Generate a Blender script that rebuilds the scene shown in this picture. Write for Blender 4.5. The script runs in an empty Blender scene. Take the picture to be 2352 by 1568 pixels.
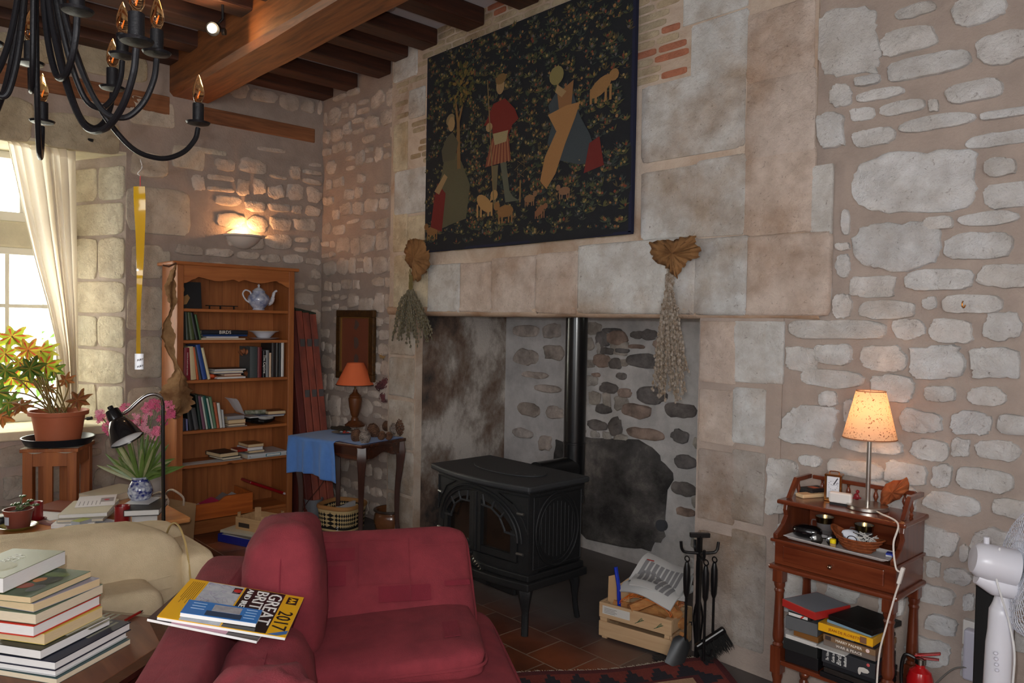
import bpy, math, random
from mathutils import Vector, Matrix, noise
R=math.radians; PI=math.pi
SC=bpy.context.scene; COL=SC.collection
# ---------------------------------------------------------------- camera model
FPX=1750.; EYE=1.55
_y=R(47.3); _p=R(-1.5); _r=R(1.05)
FW=Vector((-math.sin(_y)*math.cos(_p),math.cos(_y)*math.cos(_p),math.sin(_p)))
_r0=Vector((math.cos(_y),math.sin(_y),0)); _u0=_r0.cross(FW)
RT=_r0*math.cos(_r)+_u0*math.sin(_r); UP=-_r0*math.sin(_r)+_u0*math.cos(_r)
CAM=Vector((0,0,EYE))
def ray(px,py): return FW+RT*((px-1176)/FPX)-UP*((py-784)/FPX)
def pz(px,py,z=0.): d=ray(px,py); return CAM+d*((z-EYE)/d.z)
def pX(px,py,x): d=ray(px,py); return CAM+d*(x/d.x)
def pY(px,py,y): d=ray(px,py); return CAM+d*(y/d.y)
def pD(px,py,dep): return CAM+ray(px,py)*dep
cd=bpy.data.cameras.new('camera'); cam=bpy.data.objects.new('camera',cd); COL.objects.link(cam)
cd.sensor_width=36; cd.lens=36*FPX/2352; cd.clip_start=0.05; cd.clip_end=200
m=Matrix((RT,UP,-FW)).transposed().to_4x4(); m.translation=CAM; cam.matrix_world=m; SC.camera=cam
SC.view_settings.view_transform='Standard'; SC.view_settings.look='None'; SC.view_settings.gamma=1; SC.view_settings.use_curve_mapping=False
# ---------------------------------------------------------------- materials
def lin(c):
    return tuple((x/255/12.92 if x/255<=.04045 else ((x/255+.055)/1.055)**2.4) for x in c[:3])
MC={}
def mat(name,col,rough=.6,metal=0.,var=.0,vs=8.,bump=0.,bs=60.,tint=False,spec=.5,em=None,emc=None,trans=0.,alpha=1.,coat=0.,sheen=0.,col2=None,stretch=None,ior=1.45,detail=6):
    if name in MC: return MC[name]
    M=bpy.data.materials.new(name); M.use_nodes=True; MC[name]=M
    N=M.node_tree.nodes; L=M.node_tree.links; b=N['Principled BSDF']
    c=lin(col)+(1,)
    b.inputs['Base Color'].default_value=c; b.inputs['Roughness'].default_value=rough; b.inputs['Metallic'].default_value=metal
    b.inputs['Specular IOR Level'].default_value=spec; b.inputs['IOR'].default_value=ior
    if trans: b.inputs['Transmission Weight'].default_value=trans
    if alpha<1: b.inputs['Alpha'].default_value=alpha
    if coat: b.inputs['Coat Weight'].default_value=coat; b.inputs['Coat Roughness'].default_value=.15
    if sheen: b.inputs['Sheen Weight'].default_value=sheen; b.inputs['Sheen Roughness'].default_value=.5
    if em: b.inputs['Emission Color'].default_value=lin(emc or col)+(1,); b.inputs['Emission Strength'].default_value=em
    src=None
    if var or bump or col2:
        tc=N.new('ShaderNodeTexCoord'); mp=N.new('ShaderNodeMapping'); L.new(tc.outputs['Object'],mp.inputs[0])
        if stretch: mp.inputs['Scale'].default_value=stretch
    if tint:
        a=N.new('ShaderNodeAttribute'); a.attribute_name='tint'; src=a.outputs['Color']
    if var or col2:
        n=N.new('ShaderNodeTexNoise'); n.inputs['Scale'].default_value=vs; n.inputs['Detail'].default_value=detail; n.inputs['Roughness'].default_value=.62
        L.new(mp.outputs[0],n.inputs['Vector'])
        r=N.new('ShaderNodeValToRGB'); L.new(n.outputs['Fac'],r.inputs[0])
        r.color_ramp.elements[0].position=.32; r.color_ramp.elements[1].position=.68
        if col2:
            r.color_ramp.elements[0].color=lin(col2)+(1,); r.color_ramp.elements[1].color=c
            if src is None: src=r.outputs[0]
            else:
                mx=N.new('ShaderNodeMix'); mx.data_type='RGBA'; mx.blend_type='MULTIPLY'; mx.inputs[0].default_value=1
                L.new(src,mx.inputs[6]); L.new(r.outputs[0],mx.inputs[7]); src=mx.outputs[2]
        else:
            r.color_ramp.elements[0].color=(1-var,)*3+(1,); r.color_ramp.elements[1].color=(1+var*.3,)*3+(1,)
            mx=N.new('ShaderNodeMix'); mx.data_type='RGBA'; mx.blend_type='MULTIPLY'; mx.inputs[0].default_value=1
            if src is None: mx.inputs[6].default_value=c
            else: L.new(src,mx.inputs[6])
            L.new(r.outputs[0],mx.inputs[7]); src=mx.outputs[2]
    if src is not None: L.new(src,b.inputs['Base Color'])
    if bump:
        n2=N.new('ShaderNodeTexNoise'); n2.inputs['Scale'].default_value=bs; n2.inputs['Detail'].default_value=7; n2.inputs['Roughness'].default_value=.65
        L.new(mp.outputs[0],n2.inputs['Vector'])
        bp=N.new('ShaderNodeBump'); bp.inputs['Strength'].default_value=min(1,bump); bp.inputs['Distance'].default_value=.012*max(1,bump)
        L.new(n2.outputs['Fac'],bp.inputs['Height']); L.new(bp.outputs[0],b.inputs['Normal'])
    return M
def wood(name,c1,c2,axis=2,rough=.45,scale=1.,coat=0.,knots=None):
    if name in MC: return MC[name]
    M=bpy.data.materials.new(name); M.use_nodes=True; MC[name]=M
    N=M.node_tree.nodes; L=M.node_tree.links; b=N['Principled BSDF']
    tc=N.new('ShaderNodeTexCoord'); mp=N.new('ShaderNodeMapping'); L.new(tc.outputs['Object'],mp.inputs[0])
    s=[14*scale]*3; s[axis]=1.1*scale; mp.inputs['Scale'].default_value=s
    n=N.new('ShaderNodeTexNoise'); n.inputs['Scale'].default_value=2.2; n.inputs['Detail'].default_value=9; n.inputs['Roughness'].default_value=.6; n.inputs['Distortion'].default_value=.6
    L.new(mp.outputs[0],n.inputs['Vector'])
    r=N.new('ShaderNodeValToRGB'); r.color_ramp.elements[0].position=.3; r.color_ramp.elements[1].position=.7
    r.color_ramp.elements[0].color=lin(c2)+(1,); r.color_ramp.elements[1].color=lin(c1)+(1,); L.new(n.outputs['Fac'],r.inputs[0])
    src=r.outputs[0]
    if knots:
        v=N.new('ShaderNodeTexVoronoi'); v.inputs['Scale'].default_value=5.5; mp2=N.new('ShaderNodeMapping'); s2=[1,1,1]; s2[axis]=.6; mp2.inputs['Scale'].default_value=s2
        L.new(tc.outputs['Object'],mp2.inputs[0]); L.new(mp2.outputs[0],v.inputs['Vector'])
        r2=N.new('ShaderNodeValToRGB'); r2.color_ramp.elements[0].position=.035; r2.color_ramp.elements[0].color=lin(knots)+(1,); r2.color_ramp.elements[1].position=.1; r2.color_ramp.elements[1].color=(1,1,1,1)
        L.new(v.outputs['Distance'],r2.inputs[0])
        mx=N.new('ShaderNodeMix'); mx.data_type='RGBA'; mx.blend_type='MULTIPLY'; mx.inputs[0].default_value=1
        L.new(src,mx.inputs[6]); L.new(r2.outputs[0],mx.inputs[7]); src=mx.outputs[2]
    L.new(src,b.inputs['Base Color']); b.inputs['Roughness'].default_value=rough
    if coat: b.inputs['Coat Weight'].default_value=coat; b.inputs['Coat Roughness'].default_value=.2
    bp=N.new('ShaderNodeBump'); bp.inputs['Strength'].default_value=.25; bp.inputs['Distance'].default_value=.004
    L.new(n.outputs['Fac'],bp.inputs['Height']); L.new(bp.outputs[0],b.inputs['Normal'])
    return M
def rampmat(name,stops,scale=3.,bump=.6,bs=30,rough=.95,stretch=None,detail=12,dist=.8):
    M=bpy.data.materials.new(name); M.use_nodes=True; MC[name]=M; N=M.node_tree.nodes; L=M.node_tree.links; b=N['Principled BSDF']; b.inputs['Roughness'].default_value=rough
    tc=N.new('ShaderNodeTexCoord'); mp=N.new('ShaderNodeMapping'); L.new(tc.outputs['Object'],mp.inputs[0])
    if stretch: mp.inputs['Scale'].default_value=stretch
    n=N.new('ShaderNodeTexNoise'); n.inputs['Scale'].default_value=scale; n.inputs['Detail'].default_value=detail; n.inputs['Roughness'].default_value=.66; n.inputs['Distortion'].default_value=dist; L.new(mp.outputs[0],n.inputs['Vector'])
    r=N.new('ShaderNodeValToRGB'); e=r.color_ramp.elements
    for i,(p,c) in enumerate(stops):
        q=e[i] if i<2 else e.new(p)
        q.position=p; q.color=lin(c)+(1,)
    L.new(n.outputs['Fac'],r.inputs[0]); L.new(r.outputs[0],b.inputs[0])
    n2=N.new('ShaderNodeTexNoise'); n2.inputs['Scale'].default_value=bs; n2.inputs['Detail'].default_value=10; n2.inputs['Roughness'].default_value=.7; L.new(tc.outputs['Object'],n2.inputs['Vector'])
    bp=N.new('ShaderNodeBump'); bp.inputs['Strength'].default_value=1; bp.inputs['Distance'].default_value=.02*bump; L.new(n2.outputs['Fac'],bp.inputs['Height']); L.new(bp.outputs[0],b.inputs['Normal'])
    return M
def C(r,g,b,rough=.6,**k):
    return mat('paint_%d_%d_%d_%d'%(r,g,b,int(rough*100)),(r,g,b),rough,**k)
# ---------------------------------------------------------------- mesh builder
MATS={}
def axes(o,ex,ey,ez=None):
    ex=Vector(ex).normalized(); ey=Vector(ey).normalized(); ez=ex.cross(ey) if ez is None else Vector(ez)
    m=Matrix((ex,ey,ez)).transposed().to_4x4(); m.translation=Vector(o); return m
def TR(x=0,y=0,z=0,rz=0,rx=0,ry=0,s=1):
    return Matrix.Translation((x,y,z))@Matrix.Rotation(rz,4,'Z')@Matrix.Rotation(ry,4,'Y')@Matrix.Rotation(rx,4,'X')@Matrix.Scale(s,4)
class MB:
    def __init__(s): s.v=[];s.f=[];s.m=[];s.c=[];s.M=Matrix()
    def add(s,vs,fs,mi=0,col=None):
        n=len(s.v); M=s.M
        s.v+=[tuple(M@Vector(p)) for p in vs]
        for f in fs: s.f.append(tuple(i+n for i in f)); s.m.append(mi); s.c.append(col)
        return s
    def box(s,x0,x1,y0,y1,z0,z1,mi=0,col=None):
        v=[(x,y,z) for z in (z0,z1) for y in (y0,y1) for x in (x0,x1)]
        return s.add(v,[(0,2,3,1),(4,5,7,6),(0,1,5,4),(2,6,7,3),(0,4,6,2),(1,3,7,5)],mi,col)
    def bar(s,a,b,w,h,mi=0,col=None,up=(0,0,1)):
        a=Vector(a);b=Vector(b);d=(b-a).normalized();u=Vector(up)
        if abs(d.dot(u))>.99:u=Vector((1,0,0))
        x=d.cross(u).normalized()*w/2;y=x.cross(d).normalized()*h/2
        v=[p+i*x+j*y for p in (a,b) for i,j in ((-1,-1),(1,-1),(1,1),(-1,1))]
        return s.add(v,[(3,2,1,0),(4,5,6,7),(0,1,5,4),(1,2,6,5),(2,3,7,6),(3,0,4,7)],mi,col)
    def lathe(s,prof,n=24,c=(0,0,0),mi=0,col=None,ax=None,caps=True):
        vs=[];fs=[];k=len(prof); c=Vector(c)
        for i in range(n):
            a=2*PI*i/n
            for r,z in prof: vs.append((c.x+r*math.cos(a),c.y+r*math.sin(a),c.z+z))
        for i in range(n):
            j=(i+1)%n
            for q in range(k-1): fs.append((i*k+q,j*k+q,j*k+q+1,i*k+q+1))
        if caps:
            if prof[0][0]>1e-5: fs.append(tuple(i*k for i in range(n))[::-1])
            if prof[-1][0]>1e-5: fs.append(tuple(i*k+k-1 for i in range(n)))
        return s.add(vs,fs,mi,col)
    def tube(s,pts,r,n=8,mi=0,col=None,caps=True,flat=1.):
        pts=[Vector(p) for p in pts]; k=len(pts); rr=r if isinstance(r,(list,tuple)) else [r]*k
        vs=[];fs=[];u=None
        for i,p in enumerate(pts):
            d=(pts[min(i+1,k-1)]-pts[max(i-1,0)])
            if d.length<1e-9:d=Vector((0,0,1))
            d.normalize()
            if u is None: u=Vector((0,0,1)) if abs(d.z)<.9 else Vector((1,0,0))
            u=(u-d*u.dot(d)).normalized(); w=d.cross(u)
            for q in range(n):
                a=2*PI*q/n; vs.append(p+u*math.cos(a)*rr[i]*flat+w*math.sin(a)*rr[i])
        for i in range(k-1):
            for q in range(n):
                t=(q+1)%n; fs.append((i*n+q,i*n+t,(i+1)*n+t,(i+1)*n+q))
        if caps: fs.append(tuple(range(n))[::-1]); fs.append(tuple((k-1)*n+q for q in range(n)))
        return s.add(vs,fs,mi,col)
    def prism(s,poly,z0,z1,mi=0,col=None):
        n=len(poly); v=[(x,y,z0) for x,y in poly]+[(x,y,z1) for x,y in poly]
        f=[tuple(range(n))[::-1],tuple(range(n,2*n))]+[(i,(i+1)%n,(i+1)%n+n,i+n) for i in range(n)]
        return s.add(v,f,mi,col)
    def grid(s,fn,nu,nv,mi=0,col=None,thick=0,closeu=False):
        vs=[Vector(fn(i/nu,j/nv)) for i in range(nu+1) for j in range(nv+1)]
        k=nv+1; fs=[(i*k+j,(i+1)*k+j,(i+1)*k+j+1,i*k+j+1) for i in range(nu) for j in range(nv)]
        if thick:
            nn=[Vector((0,0,0)) for _ in vs]
            for f in fs:
                q=(vs[f[1]]-vs[f[0]]).cross(vs[f[3]]-vs[f[0]])
                for i in f: nn[i]+=q
            n0=len(vs); vs2=[v-(q.normalized() if q.length>1e-12 else Vector((0,0,1)))*thick for v,q in zip(vs,nn)]
            fs2=[tuple(i+n0 for i in f)[::-1] for f in fs]
            edge=[(i*k) for i in range(nu+1)]
            e=[]
            b=[j for j in range(k)]; t=[nu*k+j for j in range(k)]; l=[i*k for i in range(nu+1)]; r=[i*k+nv for i in range(nu+1)]
            for a,b2 in zip(b,b[1:]): e.append((a,b2,b2+n0,a+n0))
            for a,b2 in zip(t,t[1:]): e.append((b2,a,a+n0,b2+n0))
            for a,b2 in zip(l,l[1:]): e.append((b2,a,a+n0,b2+n0))
            for a,b2 in zip(r,r[1:]): e.append((a,b2,b2+n0,a+n0))
            vs=vs+vs2; fs=fs+fs2+e
        return s.add(vs,fs,mi,col)
    def ball(s,c,rx,ry=None,rz=None,n=14,m2=8,e=1.,mi=0,col=None,nz=0,ns=3.,e2=None):
        ry=rx if ry is None else ry; rz=rx if rz is None else rz; c=Vector(c); e2=e if e2 is None else e2
        sg=lambda x,p: math.copysign(abs(x)**p,x)
        vs=[];fs=[]
        for j in range(1,m2):
            ph=-PI/2+PI*j/m2
            for i in range(n):
                a=2*PI*i/n; p=Vector((rx*sg(math.cos(ph),e2)*sg(math.cos(a),e),ry*sg(math.cos(ph),e2)*sg(math.sin(a),e),rz*sg(math.sin(ph),e2)))
                if nz: p*=1+nz*noise.noise((p+c)*ns)
                vs.append(c+p)
        vs.append(c+Vector((0,0,-rz))); vs.append(c+Vector((0,0,rz))); a=len(vs)-2
        for j in range(m2-2):
            for i in range(n):
                k=(i+1)%n; fs.append((j*n+i,j*n+k,(j+1)*n+k,(j+1)*n+i))
        for i in range(n):
            k=(i+1)%n; fs.append((a,k,i)); fs.append((a+1,(m2-2)*n+i,(m2-2)*n+k))
        return s.add(vs,fs,mi,col)
    def build(s,name,mats,parent=None,smooth=False,w=False,bevel=0,sub=0,ang=35):
        me=bpy.data.meshes.new(name)
        vs=s.v
        if w and parent is not None:
            I=MATS[parent.name].inverted(); vs=[tuple(I@Vector(p)) for p in vs]
        me.from_pydata(vs,[],s.f)
        if not isinstance(mats,(list,tuple)): mats=[mats]
        for q in mats: me.materials.append(q)
        if len(mats)>1: me.polygons.foreach_set('material_index',s.m)
        if any(c is not None for c in s.c):
            a=me.color_attributes.new('tint','FLOAT_COLOR','CORNER'); dat=[]
            for f,c in zip(s.f,s.c):
                cc=list(c if c is not None else (1,1,1))+[1]; dat+=cc*len(f)
            a.data.foreach_set('color',dat)
        if smooth:
            me.polygons.foreach_set('use_smooth',[True]*len(me.polygons))
            try: me.set_sharp_from_angle(angle=R(ang))
            except Exception: pass
        me.update()
        o=bpy.data.objects.new(name,me); COL.objects.link(o)
        if parent is not None: o.parent=parent; MATS[o.name]=MATS[parent.name]
        else: MATS[o.name]=Matrix()
        if bevel:
            b=o.modifiers.new('bevel','BEVEL'); b.width=bevel; b.segments=2; b.limit_method='ANGLE'; b.angle_limit=R(40)
        if sub:
            b=o.modifiers.new('subsurf','SUBSURF'); b.levels=sub; b.render_levels=sub
        return o
def thing(name,label,cat,loc=(0,0,0),rz=0,group=None,M=None):
    o=bpy.data.objects.new(name,None); COL.objects.link(o); o.empty_display_size=.05
    m=M if M is not None else Matrix.Translation(loc)@Matrix.Rotation(rz,4,'Z')
    o.matrix_world=m; MATS[o.name]=m.copy(); o['label']=label; o['category']=cat
    if group:o['group']=group
    return o
def tag(o,label,cat,group=None):
    o['label']=label;o['category']=cat
    if group:o['group']=group
    return o
def struct(o): o['kind']='structure'; return o
def text(name,s,mt,parent,M,size=.02,width=None,ext=.0006,w=True,align='CENTER',label=None,height=None,shear=0):
    cu=bpy.data.curves.new('t','FONT'); cu.body=s; cu.size=size; cu.align_x=align; cu.align_y='CENTER'; cu.extrude=ext; cu.resolution_u=2; cu.shear=shear
    o=bpy.data.objects.new('t',cu); COL.objects.link(o)
    dg=bpy.context.evaluated_depsgraph_get(); me=bpy.data.meshes.new_from_object(o.evaluated_get(dg))
    bpy.data.objects.remove(o); bpy.data.curves.remove(cu)
    xs=[v.co.x for v in me.vertices]; ys=[v.co.y for v in me.vertices]
    if width and xs:
        k=width/(max(xs)-min(xs)); ky=(height/(max(ys)-min(ys))) if height else k
        for v in me.vertices: v.co.x*=k; v.co.y*=ky
    T=(MATS[parent.name].inverted()@M) if (w and parent is not None) else M
    me.transform(T); me.name=name; me.materials.clear(); me.materials.append(mt)
    o=bpy.data.objects.new(name,me); COL.objects.link(o)
    if parent is not None: o.parent=parent; MATS[o.name]=MATS[parent.name]
    if label:o['label']=label
    return o
def cr(pts,n=8):
    P=[Vector(p) for p in pts]; P=[P[0]*2-P[1]]+P+[P[-1]*2-P[-2]]; out=[]
    for i in range(1,len(P)-2):
        a,b,c,d=P[i-1:i+3]
        for k in range(n):
            t=k/n; out.append(.5*((2*b)+(c-a)*t+(2*a-5*b+4*c-d)*t*t+(3*b-a-3*c+d)*t**3))
    out.append(P[-2]); return out
# ================================================================ ROOM SHELL
XW=-5.87; YB=3.20; YH=3.08; ZC=3.485
rnd=random.Random(7)
MORT=mat('lime mortar',(168,153,143),.95,var=.16,vs=7,bump=.5,bs=60)
MORTG=mat('grey hearth mortar',(190,187,186),.95,var=.3,vs=6,bump=.6,bs=40)
def stonemat(name,pit=.62,bd=.02,s1=13,s2=48,gr=(.3,(.93,.90,.86),.6,(1,1,1)),gs=4):
    M=bpy.data.materials.new(name); M.use_nodes=True; MC[name]=M; N=M.node_tree.nodes; L=M.node_tree.links; b=N['Principled BSDF']; b.inputs['Roughness'].default_value=.92
    tc=N.new('ShaderNodeTexCoord'); at=N.new('ShaderNodeAttribute'); at.attribute_name='tint'
    def nz(s,d,r,dist=0):
        n=N.new('ShaderNodeTexNoise'); n.inputs['Scale'].default_value=s; n.inputs['Detail'].default_value=d; n.inputs['Roughness'].default_value=r; n.inputs['Distortion'].default_value=dist; L.new(tc.outputs['Object'],n.inputs['Vector']); return n
    def ramp(n,p0,c0,p1,c1):
        r=N.new('ShaderNodeValToRGB'); e=r.color_ramp.elements; e[0].position=p0; e[0].color=c0+(1,); e[1].position=p1; e[1].color=c1+(1,); L.new(n.outputs['Fac'],r.inputs[0]); return r
    def mul(a,c):
        m=N.new('ShaderNodeMix'); m.data_type='RGBA'; m.blend_type='MULTIPLY'; m.inputs[0].default_value=1; L.new(a,m.inputs[6]); L.new(c,m.inputs[7]); return m.outputs[2]
    a=nz(s1*.55,12,.6); p=nz(s2,6,.75,.6); g=nz(gs,8,.62)
    c=mul(at.outputs[0],ramp(a,.34,(.74,.71,.68),.62,(1,1,1)).outputs[0]); c=mul(c,ramp(p,.30,(.42,.38,.36),.40,(1,1,1)).outputs[0]); c=mul(c,ramp(g,*gr).outputs[0]); L.new(c,b.inputs[0])
    h=nz(s1,15,.68,.3); b1=N.new('ShaderNodeBump'); b1.inputs['Strength'].default_value=1; b1.inputs['Distance'].default_value=bd; L.new(h.outputs['Fac'],b1.inputs['Height'])
    b2=N.new('ShaderNodeBump'); b2.inputs['Strength'].default_value=.8; b2.inputs['Distance'].default_value=.004; L.new(p.outputs['Fac'],b2.inputs['Height']); L.new(b1.outputs[0],b2.inputs['Normal']); L.new(b2.outputs[0],b.inputs['Normal'])
    return M
STONE=stonemat('limestone',bd=.045)
ASHLAR=stonemat('dressed limestone',bd=.024,s1=18,s2=60,gr=(.36,(.70,.58,.48),.53,(1,1,1)),gs=1.7)
MORA=rampmat('pointing between dressed stones',[(.35,(176,150,128)),(.6,(206,190,174))],3.,.4,50)
def stone(mb,P,nrm,pts,h,col,mi=1,nse=.012,seed=0):
    """pts: outline in wall (u,v); P(u,v)->3D ; domed irregular block on the mortar plane"""
    n=len(pts); cu=sum(p[0] for p in pts)/n; cv=sum(p[1] for p in pts)/n
    vs=[];fs=[]; nrm=Vector(nrm)
    big=n>=24; RG=((1.0,-.004),(.985,h*.7),(.95,h*.95),(.85,h),(.68,h*1.05),(.5,h*1.08),(.3,h*1.1),(.13,h*1.1)) if big else ((1.0,-.004),(.97,h*.75),(.85,h*1.0),(.5,h*1.08)); nr=len(RG)
    for q,(k,hh) in enumerate(RG):
        for i,(u,v) in enumerate(pts):
            p=P(cu+(u-cu)*k,cv+(v-cv)*k)
            d=hh
            if q>1: d+=noise.noise(Vector((p.x*11,p.y*11+seed,p.z*11)))*h*.5+noise.noise(Vector((p.x*38,p.y*38,p.z*38)))*h*.3
            vs.append(p+nrm*d)
    vs.append(P(cu,cv)+nrm*(h*1.1))
    for q in range(nr-1):
        for i in range(n):
            j=(i+1)%n; fs.append((q*n+i,q*n+j,(q+1)*n+j,(q+1)*n+i))
    for i in range(n): fs.append(((nr-1)*n+i,(nr-1)*n+(i+1)%n,nr*n))
    mb.add(vs,fs,mi,col)
def outline(u0,u1,v0,v1,rot=0,n=22,e=.45,nz=.10,seed=0.):
    cu=(u0+u1)/2;cv=(v0+v1)/2;a=(u1-u0)/2;b=(v1-v0)/2;pts=[]
    sg=lambda x,p: math.copysign(abs(x)**p,x)
    mn=min(a,b)
    for i in range(n):
        t=2*PI*(i+.5)/n; x=a*sg(math.cos(t),e); y=b*sg(math.sin(t),e)
        k=noise.noise(Vector((math.cos(t)*1.3,math.sin(t)*1.3,seed*7.7)))*nz*2+noise.noise(Vector((math.cos(t)*4,math.sin(t)*4,seed*3.1)))*nz+noise.noise(Vector((math.cos(t)*11,math.sin(t)*11,seed+5)))*nz*.7
        L=math.hypot(x,y)+1e-6; x+=x/L*k*mn*1.2; y+=y/L*k*mn*1.2
        pts.append((cu+x*math.cos(rot)-y*math.sin(rot),cv+x*math.sin(rot)+y*math.cos(rot)))
    return pts
def tintc(base,r,va=.08,warm=.03):
    b=1+r.uniform(-va,va*.5); w=r.uniform(-warm,warm)
    l=lin(base); return (min(1,l[0]*b*(1+w)),min(1,l[1]*b),min(1,l[2]*b*(1-w)))
def rubble(mb,P,nrm,u0,u1,v0,v1,r,hr=(.085,.15),wr=(.07,.24),gap=.028,base=(222,210,200),skip=lambda a,b,c,d:False,hh=.016,slope=0.,rotj=.08):
    v=v0; k=0
    while v<v1-.05:
        h=r.uniform(*hr); u=u0-r.uniform(0,.12)
        while u<u1:
            w=r.uniform(*wr); a=u+gap/2; b=u+w-gap/2; k+=1
            dv=r.uniform(-.014,.014)+slope*(u-u0); sub=r.random()<.22 and h>.11
            for (lo,hi) in (((v,v+h*.5),(v+h*.5,v+h)) if sub else ((v,v+h),)):
                lo2=lo+gap/2+dv+r.uniform(0,.012); hi2=hi-gap/2+dv-r.uniform(0,.02)
                if a<u0: aa=u0+.005
                else: aa=a
                bb=min(b,u1-.005)
                if bb-aa<.035 or hi2-lo2<.03 or hi2>v1 or lo2<v0 or skip(aa,bb,lo2,hi2) or r.random()<.04: continue
                stone(mb,P,nrm,outline(aa,bb,lo2,hi2,r.uniform(-rotj,rotj),20,r.uniform(.42,.8),.17,k*.37),hh*r.uniform(.6,1.5),tintc(base,r,.16),seed=k)
            u+=w
        v+=h
# floor ------------------------------------------------------------
def floormat():
    M=bpy.data.materials.new('terracotta tiles'); M.use_nodes=True; N=M.node_tree.nodes; L=M.node_tree.links; b=N['Principled BSDF']
    tc=N.new('ShaderNodeTexCoord'); mp=N.new('ShaderNodeMapping'); L.new(tc.outputs['Object'],mp.inputs[0]); mp.inputs['Location'].default_value=(.0,-.05,0)
    br=N.new('ShaderNodeTexBrick'); br.offset=0.5; br.inputs['Scale'].default_value=1; br.inputs['Brick Width'].default_value=.24; br.inputs['Row Height'].default_value=.24
    br.inputs['Mortar Size'].default_value=.004; br.inputs['Mortar Smooth'].default_value=.3; br.inputs['Bias'].default_value=0
    br.inputs['Color1'].default_value=lin((140,76,46))+(1,); br.inputs['Color2'].default_value=lin((98,54,38))+(1,); br.inputs['Mortar'].default_value=lin((150,130,112))+(1,)
    L.new(mp.outputs[0],br.inputs['Vector'])
    n=N.new('ShaderNodeTexNoise'); n.inputs['Scale'].default_value=3.; n.inputs['Detail'].default_value=8; L.new(tc.outputs['Object'],n.inputs['Vector'])
    mx=N.new('ShaderNodeMix'); mx.data_type='RGBA'; mx.blend_type='MULTIPLY'; mx.inputs[0].default_value=.75; L.new(br.outputs['Color'],mx.inputs[6]); L.new(n.outputs['Color'],mx.inputs[7])
    hs=N.new('ShaderNodeHueSaturation'); hs.inputs['Value'].default_value=1.55; hs.inputs['Saturation'].default_value=.95
    nb=N.new('ShaderNodeMix'); nb.data_type='RGBA'; nb.blend_type='MULTIPLY'; nb.inputs[0].default_value=.8
    rr=N.new('ShaderNodeValToRGB'); rr.color_ramp.elements[0].position=.35; rr.color_ramp.elements[0].color=(.4,.4,.4,1); rr.color_ramp.elements[1].position=.6; rr.color_ramp.elements[1].color=(1,1,1,1)
    L.new(n.outputs['Fac'],rr.inputs[0]); L.new(br.outputs['Color'],nb.inputs[6]); L.new(rr.outputs[0],nb.inputs[7])
    # soot and ash worn into the tiles in and before the hearth
    sp=N.new('ShaderNodeSeparateXYZ'); L.new(tc.outputs['Object'],sp.inputs[0])
    ad=N.new('ShaderNodeMath'); ad.operation='MULTIPLY_ADD'; L.new(n.outputs['Fac'],ad.inputs[0]); ad.inputs[1].default_value=.7; L.new(sp.outputs['Y'],ad.inputs[2])
    mr=N.new('ShaderNodeMapRange'); mr.inputs[1].default_value=2.95; mr.inputs[2].default_value=3.3; L.new(ad.outputs[0],mr.inputs[0])
    so=N.new('ShaderNodeMix'); so.data_type='RGBA'; L.new(mr.outputs[0],so.inputs[0]); L.new(nb.outputs[2],so.inputs[6]); so.inputs[7].default_value=lin((84,78,76))+(1,)
    mm=N.new('ShaderNodeMix'); mm.data_type='RGBA'; mm.inputs[0].default_value=.5; L.new(so.outputs[2],mm.inputs[6])
    m3=N.new('ShaderNodeMix'); m3.data_type='RGBA'; m3.blend_type='MULTIPLY'; m3.inputs[0].default_value=1; L.new(so.outputs[2],m3.inputs[6]); L.new(rr.outputs[0],m3.inputs[7]); L.new(m3.outputs[2],mm.inputs[7])
    L.new(mm.outputs[2],b.inputs['Base Color']); b.inputs['Roughness'].default_value=.42
    bp=N.new('ShaderNodeBump'); bp.inputs['Strength'].default_value=.6; bp.inputs['Distance'].default_value=.004; bp.invert=True
    L.new(br.outputs['Fac'],bp.inputs['Height']); b2=N.new('ShaderNodeBump'); b2.inputs['Strength'].default_value=.25; b2.inputs['Distance'].default_value=.01
    L.new(n.outputs['Fac'],b2.inputs['Height']); L.new(bp.outputs[0],b2.inputs['Normal']); L.new(b2.outputs[0],b.inputs['Normal'])
    return M
XR=1.6; YN=-3.4
struct(MB().box(XW-.6,XR+.2,YN-.2,4.1,-.12,0).build('floor',floormat()))
PLASTER=mat('ceiling plaster',(214,214,220),.9,var=.06,vs=4)
struct(MB().box(XW-.6,XR+.2,YN-.2,4.3,ZC,ZC+.12).build('ceiling',PLASTER))
# left wall (window wall): openings ---------------------------------
WY0,WY1,WZ0,WZ1=0.02,1.63,0.76,2.70      # embrasure opening
XO=-6.45
PL=lambda u,v: Vector((XW,u,v))
mb=MB()
mb.box(XO-.25,XW,YN,WY0,0,ZC); mb.box(XO-.25,XW,WY1+.35,4.1,0,ZC); mb.box(XO-.25,XW,WY0,WY1+.35,0,WZ0); mb.box(XO-.25,XW,WY0,WY1+.35,WZ1,ZC)
# splayed reveal: from (XW,1.63) back to (XO,1.38)
YR0,YR1=1.66,1.42
mb.add([(XW,YR0,WZ0),(XO,YR1,WZ0),(XO,YR1,WZ1),(XW,YR0,WZ1),(XW,WY1+.35,WZ0),(XO-.2,WY1+.35,WZ0),(XO-.2,WY1+.35,WZ1),(XW,WY1+.35,WZ1),(XO-.2,YR1,WZ0),(XO-.2,YR1,WZ1)],
       [(0,3,2,1),(0,4,7,3),(1,2,9,8)],0)
ex=[]
def px_rect(P,x0,y0,x1,y1): a=P(x0,y0); b=P(x1,y1); return a,b
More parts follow.
